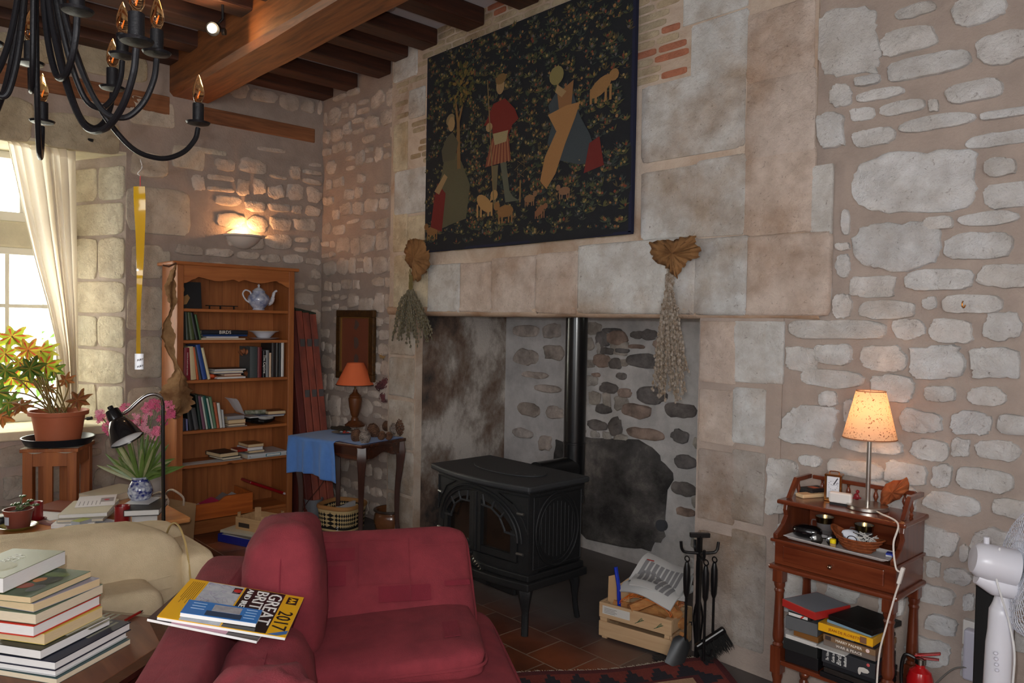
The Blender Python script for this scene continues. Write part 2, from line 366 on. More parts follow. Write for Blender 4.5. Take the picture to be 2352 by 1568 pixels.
# big squared quoins round the window, traced courses (px boxes on the wall plane)
qu=[(290,425,440,545),(295,215,400,300),(300,345,385,412),(300,560,375,640),(290,655,375,760),(292,775,372,870),(295,890,370,960),(300,985,370,1060),(310,1080,372,1180),(395,330,470,395),(440,335,520,360),(365,575,390,605)]
for i,(x0,y0,x1,y1) in enumerate(qu):
    a=pX(x0,y0,XW); b=pX(x1,y1,XW); r_=(a.y,b.y,b.z,a.z); ex.append(r_)
    stone(mb,PL,(1,0,0),outline(*r_,0,26,.35,.06,i),.012,tintc((238,226,208),rnd,.06),mi=1,seed=i)
TB=(1.95,3.08,2.97,3.13)
ex.append((1.9,3.16,2.97,3.2)); ex.append((-1,1.64,2.5,3.4))
ex.append((1.86,2.33,3.1,3.62))
def skp(ex,pad=.012):
    return lambda a,b,c,d: any(a<e[1]+pad and b>e[0]-pad and c<e[3]+pad and d>e[2]-pad for e in ex)
rubble(mb,PL,(1,0,0),1.99,3.19,0.02,3.5,rnd,hr=(.095,.165),wr=(.11,.27),gap=.02,skip=skp(ex),base=(242,228,216))
rubble(mb,PL,(1,0,0),-.5,1.6,.02,.74,rnd,hr=(.12,.22),wr=(.15,.4),base=(205,195,182))
for i,(a,b,c,d) in enumerate([(-.4,.35,2.72,2.98),(.38,1.1,2.66,2.95),(1.13,1.62,2.66,2.9),(.3,.8,3.19,3.36),(.9,1.3,3.2,3.36),(1.35,1.8,3.2,3.4)]):
    stone(mb,PL,(1,0,0),outline(a,b,c,d,0,26,.4,.06,i+50),.012,tintc((220,208,180),rnd),mi=1,seed=i+50)
# quoins on the splayed reveal
rv=Vector((XO-XW,YR1-YR0,0)); rl=rv.length; rn=Vector((-(YR1-YR0),(XO-XW),0)).normalized()
if rn.y>0: rn=-rn
PR=lambda u,v: Vector((XW,YR0,v))+rv*(u/rl)
z=WZ0+.02; i=0
while z<WZ1-.1:
    h=rnd.uniform(.24,.34); h=min(h,WZ1-z-.01)
    br=[(.01,rl-.03)] if i%2 else [(.01,rl*.45),(rl*.45+.015,rl-.03)]
    for a,b in br: stone(mb,PR,rn,outline(a,b,z,z+h-.02,0,26,.3,.05,i+90),.01,tintc((236,226,204),rnd,.05),mi=1,seed=i+90)
    z+=h; i+=1
struct(mb.build('wall_left',[MORT,STONE],smooth=True,ang=50))
# embrasure soffit, sill
STW=mat('whitewashed stone',(214,206,180),.9,var=.15,vs=6,bump=.5,bs=30)
struct(MB().box(XO-.2,XW-.001,WY0,WY1+.3,WZ1-.02,WZ1+.06).build('trim_1',STW))
struct(MB().box(XO-.25,XW+.03,WY0,WY1,WZ0-.05,WZ0+.01).build('trim_2',STW,bevel=.01))
# back wall -----------------------------------------------------------
PB=lambda u,v: Vector((u,YB,v))
mb=MB(); mb.box(XW-.3,-4.66,YB,YB+.3,0,ZC)
rubble(mb,PB,(0,-1,0),XW+.02,-4.67,.02,3.55,rnd,hr=(.11,.18),wr=(.11,.23),gap=.024,base=(240,226,214),skip=skp([(-6,-4.6,3.38,3.7)],0))
struct(mb.build('wall_back',[MORT,STONE],smooth=True,ang=50))
# chimney breast -------------------------------------------------------
HZ=1.59
OX0,OX1=-4.32,-2.04
mb=MB()
PH=lambda u,v: Vector((u,YH,v))
mb.box(-4.65,-1.50,YH,YB+.02,HZ+.02,ZC)              # hood above the lintel
NH=(0,-1,0)
exh=[]
def ash(x0,y0,x1,y1,col=(212,208,202),h=.008,e=.16,nz=.03,w=1,yy=YH,ph=None,mi=1):
    a=pY(x0,y0,yy); b=pY(x1,y1,yy); r_=(a.x,b.x,b.z,a.z)
    if r_[3]-r_[2]<.02: return
    exh.append(r_)
    PP=ph or PH
    r_=(r_[0]-.006,r_[1]+.006,r_[2]-.006,r_[3]+.006); stone(mb,PP,NH,outline(*r_,0,48,e*.6,nz,x0*.13+y0*.07),h,tintc(col,rnd,.04,.02),mi=mi,seed=x0)
YEL=(226,214,186); GR=(226,226,224); PK=(222,206,194)
for q in [(907,45,958,170,GR),(942,210,975,262,GR),(907,290,935,388,YEL),(908,398,988,480,GR),(906,487,934,575,YEL),(938,500,986,560,YEL),(907,590,984,712,YEL)]: ash(*q[:4],col=q[4])
for q in [(988,612,1058,716,GR),(1062,606,1130,716,PK),(1134,596,1232,717,PK),(1238,586,1328,718,PK),(1332,566,1598,720,GR),(1604,552,1716,720,GR),(1722,546,1902,722,PK)]: ash(*q[:4],col=q[4],h=.02,e=.12)
for q in [(1478,398,1597,538,GR),(1604,372,1710,534,GR),(1478,205,1708,335,GR),(1592,62,1716,168,GR),(1572,0,1716,12,GR)]: ash(*q[:4],col=q[4])
for q in [(1720,40,1868,160,PK),(1719,195,1870,345,PK),(1716,366,1866,528,PK),(1870,384,1908,536,GR)]: ash(*q[:4],col=q[4])
# thin bricks filling round the blocks
v=2.0
while v<3.6:
    u=-4.64+rnd.uniform(0,.08)
    while u<-1.86:
        w=rnd.uniform(.12,.24); a,b,c,d=u,u+w-.01,v,v+.034
        if not skp(exh,.012)(a,b,c,d) and b<-1.85:
            red=rnd.random()<(.45 if u>-2.45 else .12)
            stone(mb,PH,NH,outline(a,b,c,d,0,12,.4,.08,u*9+v),.004,tintc((196,128,100) if red else (202,186,158),rnd,.08),mi=1,seed=u)
        u+=w
    v+=.044
hood=mb.build('wall_chimney',[MORA,ASHLAR],smooth=True,ang=50); struct(hood)
# stained lintel edge: rounded nosing under the hood
STAIN=mat('smoke stained limestone',(196,160,124),.9,col2=(120,84,54),vs=7,bump=.6,bs=40)
mb=MB()
prof=[(YB+.019,HZ+.03),(YB+.019,HZ-.012),(YH+.03,HZ-.012),(YH+.004,HZ-.006),(YH-.012,HZ+.012),(YH-.016,HZ+.035),(YH-.006,HZ+.05),(YH+.01,HZ+.052)]
xs=[-4.66+i*(3.2/40) for i in range(41)]
vs=[(x,p[0]+.004*noise.noise(Vector((x*5,p[1]*5,0))),p[1]+.006*noise.noise(Vector((x*4,3,p[0])))) for x in xs for p in prof]; k=len(prof)
mb.add(vs,[(i*k+j,i*k+j+1,(i+1)*k+j+1,(i+1)*k+j) for i in range(40) for j in range(k-1)])
LINT=mat('lintel edge stone',(206,186,166),.9,col2=(166,128,98),vs=3.2,bump=.6,bs=40)
struct(mb.build('trim_3',[LINT],smooth=True,ang=60))
# jambs and right wall -------------------------------------------------
YR=3.092; YJ=3.085; mb=MB()
mb.box(-4.66,OX0,YJ,3.95,0,HZ-.005); exh=[]
PJ=lambda u,v: Vector((u,YJ,v))
for z0,z1 in ((.02,.3),(.32,.62),(.64,.98),(1.0,1.28),(1.3,1.56)):
    stone(mb,PJ,NH,outline(-4.64,OX0-.01,z0,z1,0,28,.12,.03,z0*9),.012,tintc((216,208,196),rnd,.05),mi=1,seed=z0*30)
struct(mb.build('wall_jamb_left',[MORA,ASHLAR],smooth=True,ang=50))
mb=MB()
mb.box(OX1,XR+.2,YR,YB+.8,0,HZ+.0); mb.box(-1.55,XR+.2,YR,YB+.8,HZ,ZC)
mb.box(OX1,-1.62,YJ,YR+.01,0,HZ-.005)
for (x0,y0,x1,y1,c) in [(1612,738,1688,880,PK),(1690,738,1760,880,GR),(1763,740,1796,880,GR),(1610,892,1686,1020,PK),(1688,892,1755,1022,GR),(1608,1030,1684,1205,(196,184,176)),(1686,1032,1752,1206,(190,184,178)),(1606,1215,1682,1480,(180,170,162)),(1684,1215,1752,1500,(186,180,174))]:
    ash(x0,y0,x1,y1,col=c,yy=YJ,ph=PJ,h=.007,e=.14,nz=.03)
PRt=lambda u,v: Vector((u,YR,v))
RS=[(1878,28,2028,175),(2055,5,2155,45),(2022,60,2155,130),(2038,118,2230,185),(2242,62,2400,150),(2180,-20,2318,62),(1965,172,2025,200),(1905,195,1960,243),(1965,200,2080,234),(2170,182,2308,240),(1955,245,2010,280),(2020,228,2128,268),(2134,230,2158,258),(1882,258,1942,340),(2065,258,2245,306),(1960,290,2058,340),(2250,245,2390,275),(2215,295,2400,342),(1950,335,2250,498),(2265,362,2335,408),(2260,418,2400,478),(1935,482,1954,540),(1965,505,2160,622),(2125,497,2192,528),(2200,484,2345,520),(2172,532,2325,600),(1922,556,1954,576),(1920,582,1955,636),(2245,604,2400,660),(2080,617,2240,668),(1955,632,2060,682),(1915,674,1958,732),(1975,690,2105,732),(2165,677,2305,720),(2120,682,2155,710),(2260,715,2347,782),(1812,732,2040,780),(2050,730,2128,780),(2135,734,2238,790),(1875,786,1962,836),(1805,792,1880,850),(1975,794,2085,852),(2088,792,2216,872),(2230,795,2346,872),(1838,845,1985,892),(1998,860,2106,920),(2125,885,2196,922),(2225,886,2310,936),(1884,898,1926,934),(1794,925,1925,1032),(1940,912,1992,976),(2066,936,2166,996),(2182,944,2280,1000),(2290,950,2400,1002),(1930,996,2078,1046),(2094,1006,2184,1060),(2188,1006,2230,1050),(2240,1010,2350,1060),(1835,1042,1890,1072),(1900,1052,2030,1100),(2034,1056,2130,1115),(2140,1066,2190,1120),(2197,1072,2330,1132),(1760,1050,1830,1180),(2120,1126,2255,1186),(2280,1142,2400,1196),(2095,1202,2200,1280),(2204,1248,2226,1290),(2232,1212,2335,1290),(2095,1292,2122,1325),(2130,1286,2160,1326),(2168,1300,2236,1346),(2090,1336,2200,1392),(2126,1410,2202,1456),(2080,1458,2190,1534),(2215,1362,2242,1400),(1990,1100,2110,1180),(1780,1190,1900,1290),(1960,1210,2080,1290),(1790,1310,1880,1400),(1900,1300,1980,1380),(1780,1420,1860,1500),(1890,1400,2000,1480),(2020,1320,2080,1420),(2250,1310,2380,1400),(2260,1420,2400,1500),(2210,1470,2250,1560),(1873,550,1912,720)]
for i,(x0,y0,x1,y1) in enumerate(RS):
    mm_=((y0+y1)/2-708)/((x0+x1)/2+440); wide=(x1-x0)>1.2*(y1-y0); rot=-math.atan(mm_)*(1 if wide else .3); dh=abs(mm_)*(x1-x0)*.22*wide
    pts=outline(x0,x1,-y1+dh,-y0-dh,rot,48,(.45+.4*((i*37)%10)/10),.13,i*1.7)
    uv=[]
    for (x,y) in pts:
        p=pY(x,-y,YR); uv.append((p.x,p.z))
    stone(mb,PRt,NH,uv,.017*(.7+.6*((i*53)%10)/10),tintc((246,246,246),rnd,.09,.015),mi=2,seed=i)
rubble(mb,PRt,NH,-.66,XR,.02,3.6,rnd,hr=(.14,.26),wr=(.15,.42),base=(246,240,234))
struct(mb.build('wall_right',[MORT,ASHLAR,STONE],smooth=True,ang=50))
# hearth ---------------------------------------------------------------
YK=3.92
mb=MB(); PK_=lambda u,v: Vector((u,YK,v))
mb.box(OX0-.3,OX1+.1,YK,YK+.2,0,2.3)
mb.box(OX0-.3,OX1+.1,YB+.02,YK+.2,2.2,2.3)
mb.box(OX1,OX1+.1,YB+.7,YK+.1,0,2.3); mb.box(OX0-.3,OX0-.001,3.3,YK+.1,HZ-.1,2.3)
dk=(120,108,102)
hs=[(1505,770,1565,808),(1370,760,1400,800),(1385,752,1430,765),(1395,758,1440,795),(1450,760,1480,778),(1475,758,1510,782),(1445,790,1482,802),(1380,796,1412,816),(1415,798,1446,812),(1365,812,1400,846),(1402,822,1430,850),(1440,810,1520,848),(1362,855,1380,866),(1418,855,1440,872),(1380,876,1420,905),(1420,890,1452,915),(1465,885,1530,930),(1370,925,1405,952),(1430,922,1496,964),(1352,960,1396,992),(1400,955,1430,1002),(1440,976,1526,1016),(1530,920,1600,965),(1545,985,1585,1020),(1180,745,1240,775),(1250,740,1290,780),(1180,800,1235,840),(1250,790,1296,830),(1200,850,1260,872),(1230,880,1290,905),(1190,920,1240,960),(1255,930,1296,965),(1180,980,1225,1010),(1240,1000,1270,1040),(1550,1040,1600,1080),(1545,1100,1600,1145),(1555,1160,1598,1190)]
for i,(x0,y0,x1,y1) in enumerate(hs):
    a=pY(x0,y0,YK);b=pY(x1,y1,YK)
    if x0<1300: c=(190,178,170)
    else: c=((124,118,116) if i%3 else (166,144,132))
    stone(mb,PK_,NH,outline(a.x,b.x,b.z,a.z,0,20,.8,.16,i+.3),.02,tintc(c,rnd,.15),mi=1,seed=i)
SLAB=rampmat('sooted slab',[(.36,(44,42,42)),(.5,(84,81,80)),(.63,(134,128,124))],2.6,1.,22,dist=.15)
rubble(mb,PK_,NH,-3.62,-2.95,.75,1.56,rnd,hr=(.09,.15),wr=(.09,.2),base=(176,168,160),hh=.012,skip=skp([(-3.1,-2.9,.7,1.6)],0)); rubble(mb,PK_,NH,-2.62,-2.05,.05,1.0,rnd,hr=(.09,.14),wr=(.08,.16),base=(186,180,172),hh=.012)
# sooted fire-back slab
a=pY(1325,1000,YK);b=pY(1540,1215,YK)
stone(mb,PK_,NH,outline(a.x-.25,b.x,.12,a.z,0,48,.5,.12,3),.022,lin((92,89,88)),mi=2,seed=5)
rubble(mb,PK_,NH,OX0,OX1,1.6,2.2,rnd,base=(80,76,74))
HST=mat('sooty rubble',(150,140,132),.95,var=.55,vs=8,bump=1.6,bs=22,tint=True)
struct(mb.build('wall_hearth',[MORTG,HST,SLAB],smooth=True,ang=50))
# flue ventilator disc in the hearth wall
c_=pY(1523,1205,YK)
tag(MB().tube([(c_.x,YK+.01,c_.z),(c_.x,YK-.03,c_.z)],.036,24).build('vent_cap',C(64,66,72,.5),smooth=True),'round grey cap set low in the back wall of the fireplace','vent cap')
# sooty inner cheek
SOOT=rampmat('sooty plaster',[(.36,(62,56,54)),(.46,(120,98,84)),(.53,(150,138,128)),(.62,(206,198,190))],2.4,1.,26,stretch=(1,1,.7),dist=.1)
struct(MB().box(OX0-.02,OX0+.004,3.14,YK,0,HZ+.5).build('wall_cheek_left',[SOOT]))
# remaining shell
PLW=mat('limewashed wall',(196,186,176),.9,var=.1,vs=3,bump=.4,bs=20)
struct(MB().box(XR,XR+.2,YN,YB+.1,0,ZC).build('wall_end',PLW))
struct(MB().box(XO-.2,XR+.2,YN-.2,YN,0,ZC).build('wall_near',PLW))
# ---------------------------------------------------------------- timber
OAK=wood('old oak beam',(150,92,50),(88,52,27),0,.55,1.)
OAKD=wood('dark oak joist',(82,44,28),(40,22,15),1,.6,1.)
OAKL=wood('oak lintel',(150,98,62),(96,58,34),1,.7,1.)
# main beam: from left wall across, slightly chamfered. underside corners at wall (Y1.92..2.19,z3.13)
n_tr=3
BY0,BY1,BZ=1.95,2.26,3.16
prof=[(BY0,ZC),(BY0,BZ+.03),(BY0+.03,BZ),(BY1-.03,BZ),(BY1,BZ+.03),(BY1,ZC)]
mb=MB(); xs=[XW-.1+i*.35 for i in range(22)]
vs=[(x,y+.012*noise.noise(Vector((x*1.5,i,0))),z+(.014*noise.noise(Vector((x*1.2,i,5))) if z<ZC else 0)) for x in xs for i,(y,z) in enumerate(prof)]; k=len(prof)
mb.add(vs,[(i*k+j,i*k+(j+1),(i+1)*k+j+1,(i+1)*k+j) for i in range(21) for j in range(k-1)])
struct(mb.build('trim_4',OAK,smooth=True,ang=30))
# joists
jx=[(-5.86,-5.66),(-5.45,-5.25),(-4.98,-4.8)]
n_=5
for q,x in enumerate([-5.825,-5.4,-4.93,-4.53,-4.2]+[-3.72+.48*i for i in range(11)]):
    y1=YB if x<-4.7 else YH
    x=max(x,XW+.09)
    mb=MB(); mb.box(x-.085,x+.085,BY1-.05,y1-.002,3.375,ZC)
    struct(mb.build('trim_%d'%n_,OAKD,bevel=.012)); n_+=1
    mb=MB(); mb.box(x-.085,x+.085,YN,BY0+.05,3.375,ZC)
    struct(mb.build('trim_%d'%n_,OAKD,bevel=.012)); n_+=1
mb=MB(); mb.box(XW-.05,XW+.012,2.2,3.12,3.015,3.13)
struct(mb.build('trim_%d'%n_,OAKL,bevel=.006)); n_+=1
mb=MB(); mb.box(XW-.05,XW+.012,-1,1.95,3.015,3.15); 
struct(mb.build('trim_%d'%n_,OAKL,bevel=.006)); n_+=1
# ---------------------------------------------------------------- window
WHT=mat('white window paint',(232,228,214),.45)
GL=bpy.data.materials.new('window glass'); GL.use_nodes=True; b=GL.node_tree.nodes['Principled BSDF']; b.inputs['Transmission Weight'].default_value=1; b.inputs['Roughness'].default_value=0; b.inputs['IOR'].default_value=1.02
XG=XO+.05
def wz(py,px=20): return pX(px,py,XG).z
zt0,zt1=wz(568),wz(508)     # stone transom
struct(MB().box(XO-.2,XO+.1,WY0,1.42,zt0,zt1).build('trim_%d'%n_,STW,bevel=.015)); n_+=1
def sash(nm,y0,y1,z0,z1,bars_z,bars_y,fw=.05):
    w_=MB(); w_.box(XG-.03,XG+.03,y0,y1,z0,z0+fw*1.3); w_.box(XG-.03,XG+.03,y0,y1,z1-fw,z1); w_.box(XG-.03,XG+.03,y0,y0+fw,z0+fw*1.3,z1-fw); w_.box(XG-.03,XG+.03,y1-fw,y1,z0+fw*1.3,z1-fw)
    o=w_.build(nm,WHT,bevel=.004); struct(o)
    for zz in bars_z: MB().box(XG-.015,XG+.02,y0+fw,y1-fw,zz-.013,zz+.013).build('glazing_bar',WHT,o)
    for yy in bars_y: MB().box(XG-.015,XG+.021,yy-.013,yy+.013,z0+fw*1.3,z1-fw).build('glazing_bar',WHT,o)
    MB().box(XG-.003,XG+.003,y0+fw,y1-fw,z0+fw*1.3,z1-fw).build('pane',GL,o)
def wy(px,py=700): return pX(px,py,XG).y
zb=WZ0+.01
sash('window_1',wy(-260),1.38,zb,zt0,[wz(702),wz(702)-(wz(600)-wz(702))],[wy(15)])
sash('window_2',wy(-260),wy(62,400),zt1,WZ1-.02,[],[wy(-10)])
struct(MB().box(XG-.03,XG+.03,wy(62,400),1.4,zt1,WZ1-.02).build('window_3',WHT))
# garden beyond
LEAF=mat('garden foliage',(150,190,90),.6,var=.4,vs=3)
mb=MB(); r2=random.Random(3)
for i in range(2600):
    c=Vector((-9.2-r2.random()*2.2,r2.uniform(-3.5,4.5),r2.uniform(-.5,3.6)))
    if r2.random()<.25: continue
    a=Vector((r2.uniform(-1,1),r2.uniform(-1,1),r2.uniform(-1,1))).normalized(); b_=a.orthogonal().normalized(); s=r2.uniform(.05,.13)
    mb.add([c-a*s,c+b_*s*.5,c+a*s,c-b_*s*.5],[(0,1,2,3)])
tag(mb.build('garden_hedge',LEAF),'pale green garden foliage seen through the left window','hedge')['kind']='stuff'
# ================================================================ BOOKS
PAGE=mat('book pages',(222,208,182),.85,var=.1,vs=40,bump=.2,bs=200,stretch=(1,1,14))
PAGEW=mat('white pages',(226,224,222),.8,var=.06,vs=40,stretch=(1,1,14))
PAGEC=mat('cream pages',(214,190,150),.85,var=.1,vs=40,stretch=(1,1,14))
def book(M,w,h,t,col,label,group=None,pages=None,title=None,tcol=(235,235,230),name='book',soft=False,side='spine',tsize=None,cover_art=None,cat='book'):
    """x: spine 0 -> fore edge w ; y: 0..h ; z: 0..t"""
    o=thing(name,label,cat,group=group,M=M)
    b=.0015 if soft else .0028; ov=0 if soft else .003
    mb=MB(); mb.box(0,w,0,h,0,b); mb.box(0,w,0,h,t-b,t); 
    # rounded spine
    n=6; pr=[(-.004*math.sin(PI*i/n) if not soft else 0,t*i/n) for i in range(n+1)]
    vs=[(x,y,z) for y in (0,h) for x,z in pr]+[(b,y,z) for y in (0,h) for x,z in pr]; k=n+1
    mb.add(vs,[(i,i+1,k+i+1,k+i) for i in range(n)]+[tuple(range(k))[::-1]+(2*k,3*k-1),tuple(range(k,2*k))+(4*k-1,3*k)])
    mb.build('cover',col if not isinstance(col,tuple) else C(*col,.45),o)
    MB().box(b*.9,w-ov,ov,h-ov,b,t-b).build('pages',pages or PAGE,o)
    if title:
        tm=C(*tcol,.5)
        if side=='spine':    # reads from y=h down to 0
            text('title',title,tm,o,axes((-.0045,h/2,t/2),(0,-1,0),(0,0,1)) if False else axes((-.0047,h/2,t/2),(0,-1,0),(0,0,1)),width=min(h*.8,tsize or h*.7),w=False)
        elif side=='flat':   # reads along -y..: book lying, spine to viewer
            text('title',title,tm,o,axes((-.0047,h/2,t/2),(0,-1,0),(0,0,1)),width=tsize or h*.6,w=False)
    return o
PINE=wood('pine',(178,110,60),(144,82,42),2,.45,.8,knots=(110,50,24))
PINEH=wood('pine across',(184,114,62),(148,84,42),1,.4,.8,knots=(110,50,24))
PINEX=wood('pine along',(200,122,64),(160,86,40),0,.4,.8,knots=(110,50,24))
# ---------------------------------------------------------------- bookcase
BX=-5.45; BYa,BYb=1.865,2.735; BD=.29
bc=thing('bookcase','tall pine bookcase with a scalloped top rail, full of books','bookcase',(BX,BYa,0))
def B(**k): pass
MB().box(BX-BD,BX,BYa,BYa+.028,0,1.9).build('side_panel',PINE,bc,w=True,bevel=.003)
MB().box(BX-BD,BX,BYb-.028,BYb,0,1.9).build('side_panel',PINE,bc,w=True,bevel=.003)
mb=MB()
for i in range(8):
    a=BYa+.028+i*(BYb-BYa-.056)/8; mb.box(BX-BD-.0,BX-BD+.01,a,a+(BYb-BYa-.056)/8-.0015,.05,1.88)
mb.build('back_panel',PINE,bc,w=True)
MB().box(BX-BD-.005,BX+.03,BYa-.035,BYb+.035,1.9,1.925).build('top_board',PINEH,bc,w=True,bevel=.008)
# face frame stiles
MB().box(BX,BX+.018,BYa,BYa+.045,0,1.9).build('stile',PINE,bc,w=True,bevel=.003)
MB().box(BX,BX+.018,BYb-.045,BYb,0,1.9).build('stile',PINE,bc,w=True,bevel=.003)
# scalloped rail
mb=MB(); ya,yb=BYa+.045,BYb-.045; n=48; prof=[]
for i in range(n+1):
    u=i/n; s=abs(u-.5)*2
    z=1.815-.0*s
    if s>.78: z=1.775+.035*(math.cos((s-.78)/.22*PI)*.5+.5)
    else: z=1.81+.012*math.cos(s/.78*PI*2)-.022*max(0,1-s/.10)*1 
    prof.append((ya+(yb-ya)*u,z))
vs=[(x,y,z) for x in (BX+.002,BX+.018) for y,z in prof]+[(x,y,1.9) for x in (BX+.002,BX+.018) for y,z in prof]; k=n+1
f=[]
for i in range(n): f+=[(i+1,i,i+2*k,i+2*k+1),(k+i,k+i+1,3*k+i+1,3*k+i),(i,i+1,k+i+1,k+i)]
mb.add(vs,f); mb.build('scalloped_rail',PINEH,bc,w=True)
SZ=[1.60,1.378,1.095,.738,.495,.115]
for i,z in enumerate(SZ):
    mb=MB(); sag=(.012 if i in(2,3) else 0)
    mb.box(BX-BD+.01,BX-.002,BYa+.028,BYb-.028,z-.022,z); mb.build('shelf',PINEH,bc,w=True,bevel=.004)
MB().box(BX-.03,BX+.016,BYa+.045,BYb-.045,.0,.095).build('plinth',PINEH,bc,w=True,bevel=.003)
CAP=mat('',(1,1,1)) if False else None
def bxz(px,py): p=pX(px,py,BX-.05); return p.y,p.z
def upright(si,xl,xr,yt,col,label,lean=0,title=None,depth=.15,inset=.035,pages=None,tcol=(235,232,225),soft=False,tw=None,yb=None,group=None):
    z=SZ[si]+.0005; y0=pX(xl,730,BX-inset).y; y1=pX(xr,730,BX-inset).y; t=max(.006,y1-y0)
    h=max(.08,pX((xl+xr)/2,yt,BX-inset).z-z); th=R(lean)
    if lean: h=h/math.cos(th)*.985; t=t*math.cos(th)
    # leaning left: ey=(0,-s,c); corner on shelf
    ey=Vector((0,-math.sin(th),math.cos(th))); ez=Vector((0,math.cos(th),math.sin(th)))
    o=Vector((BX-inset,y0,z)) if lean>=0 else Vector((BX-inset,y0,z+t*math.sin(-th)))
    M=axes(o,(-1,0,0),ey,ez)
    return book(M,depth,h,t,col,label,group,pages,title,tcol,soft=soft,tsize=tw)
def flat(si,xl,xr,z0,t,col,label,spine=True,title=None,depth=.17,inset=.03,pages=None,tcol=(235,232,225),rot=0,soft=False,tw=None,group=None,name='book',cat='book'):
    y0=pX(xl,730,BX-inset).y; y1=pX(xr,730,BX-inset).y
    if spine: M=Matrix.Translation((BX-inset,y1,z0))@Matrix.Rotation(R(rot),4,'Z')@axes((0,0,0),(-1,0,0),(0,-1,0))
    else: M=Matrix.Translation((BX-inset,y0,z0))@Matrix.Rotation(R(rot),4,'Z')@Matrix.Translation((-depth,0,0))@axes((0,0,0),(1,0,0),(0,1,0))
    if spine and title:
        o=book(M,depth,y1-y0,t,col,label,group,pages,soft=soft,name=name,cat=cat)
        text('title',title,C(*tcol,.5),o,axes((-.0047,(y1-y0)/2,t/2),(0,-1,0),(0,0,1)),width=tw or (y1-y0)*.5,w=False)
        return o
    return book(M,depth,y1-y0,t,col,label,group,pages,soft=soft,name=name,cat=cat)
# shelf 1 (top): picture, rack, teapot
zt=SZ[0]
o=thing('picture_board','dark picture board standing at the left end of the bookcase top shelf','picture',(BX-.1,BYa+.05,zt))
y0,y1=BYa+.048,pX(459,700,BX-.1).y
mb=MB(); MM=Matrix.Translation((BX-.06,y0,zt+.001))@Matrix.Rotation(R(-8),4,'Y'); mb.M=MM
mb.box(-.006,0,0,y1-y0,0,.19); mb.build('board',C(32,34,38,.4),o,w=True)
mb=MB(); mb.M=MM; mb.add([(.0008,.0,.02),(.0008,.045,.03),(.0008,.07,.075),(.0008,.055,.10),(.0008,.03,.085),(.0008,.0,.10)],[(0,1,2,3,4,5)]); mb.ball((.001,.018,.135),.001,.018,.024); mb.build('painted_figure',C(160,120,72,.5),o,w=True)
BLK=C(20,18,18,.4)
a=pX(474,697,BX-.08); b_=pX(544,699,BX-.08)
o=thing('candle_rack','small black metal rack with short feet on the top shelf','rack',(BX-.08,(a.y+b_.y)/2,zt))
MB().box(BX-.1,BX-.06,a.y,b_.y,zt+.022,zt+.028).build('bar',BLK,o,w=True)
for q in (.1,.45,.9):
    yy=a.y+(b_.y-a.y)*q; MB().box(BX-.085,BX-.075,yy-.004,yy+.004,zt+.0005,zt+.022).build('foot',BLK,o,w=True)
# teapot
PORC=mat('white porcelain',(226,228,236),.18,coat=.5)
PORB=mat('blue flowered porcelain',(226,228,236),.2,col2=(96,112,160),vs=22,coat=.5)
c=pX(594,703,BX-.14); cy=c.y
tp=thing('teapot','white china teapot with blue flowers, lid and curved spout','teapot',(BX-.14,cy,zt))
MB().lathe([(.045,0),(.047,.006),(.04,.014),(.05,.022),(.078,.06),(.084,.085),(.074,.112),(.05,.13),(.046,.142),(.05,.146),(.046,.15)],28).build('body',PORB,tp,smooth=True)
MB().lathe([(.046,.148),(.03,.165),(.012,.172),(.006,.178),(.011,.188),(.006,.198),(0,.2)],20).build('lid',PORC,tp,smooth=True)
MB().tube(cr([(0,.075,.05),(0,.105,.07),(0,.115,.105),(0,.125,.14),(0,.145,.155)]),[.018]*8+[.016]*8+[.012]*8+[.009]*9,12).build('spout',PORC,tp,smooth=True)
MB().tube(cr([(0,-.065,.055),(0,-.1,.075),(0,-.125,.12),(0,-.105,.15),(0,-.07,.14),(0,-.06,.12)]),.006,10).build('handle',PORC,tp,smooth=True)
# shelf 2
upright(1,417,428,716,(30,34,32),'dark book at the far left of the second shelf',0,depth=.18)
upright(1,428,437,716,(52,60,44),'thin olive book, second from left on the second shelf',4,depth=.18)
upright(1,438,448,717,(70,84,50),'green photo-covered book leaning left on the second shelf',8,depth=.18)
upright(1,450,458,718,(20,24,24),'black book leaning left with a cream label on the second shelf',12,depth=.18)
upright(1,459,464,722,(70,100,60),'thin green book leaning at the right of the second shelf row',12,depth=.17)
o=flat(1,462,565,SZ[1]+.001,.012,(180,150,120),'pale thin book at the bottom of the bird book pile',spine=False,depth=.2)
o=flat(1,474,548,SZ[1]+.014,.011,(220,222,226),'thin white-spined book second from bottom in the bird book pile',depth=.16)
o=flat(1,466,568,SZ[1]+.026,.013,(28,58,110),'blue-spined book third from bottom in the bird book pile',depth=.2,tcol=(220,230,240))
o=flat(1,463,569,SZ[1]+.040,.03,(30,34,44),'dark book titled BIRDS on top of the second shelf pile',title='BIRDS',depth=.21,tw=.085)
bo=pX(606,768,BX-.14)
for nm,lab,pr,zz in (('plate','white plate under the bowl on the second shelf',[(.06,0),(.075,.003),(.11,.01),(.113,.012),(.1,.009),(.06,.004),(0,.004)],SZ[1]+.0005),('bowl','white china bowl stacked on a plate on the second shelf',[(.045,0),(.05,.004),(.085,.04),(.112,.05),(.114,.053),(.082,.045),(.045,.008),(0,.007)],SZ[1]+.0125)):
    t_=MB().lathe(pr,32,(0,0,0),caps=False); o=thing(nm,lab,nm,(BX-.14,bo.y,zz)); t_.build('dish' if nm=='plate' else 'vessel',PORC,o,smooth=True)
    if nm=='bowl': MB().lathe([(.1,.0475),(.113,.0515),(.1145,.0545),(.113,.0545),(.1,.0505)],32,caps=False).build('rim',C(210,180,110,.3),o,smooth=True,).__setitem__('label','thin gilt rim')
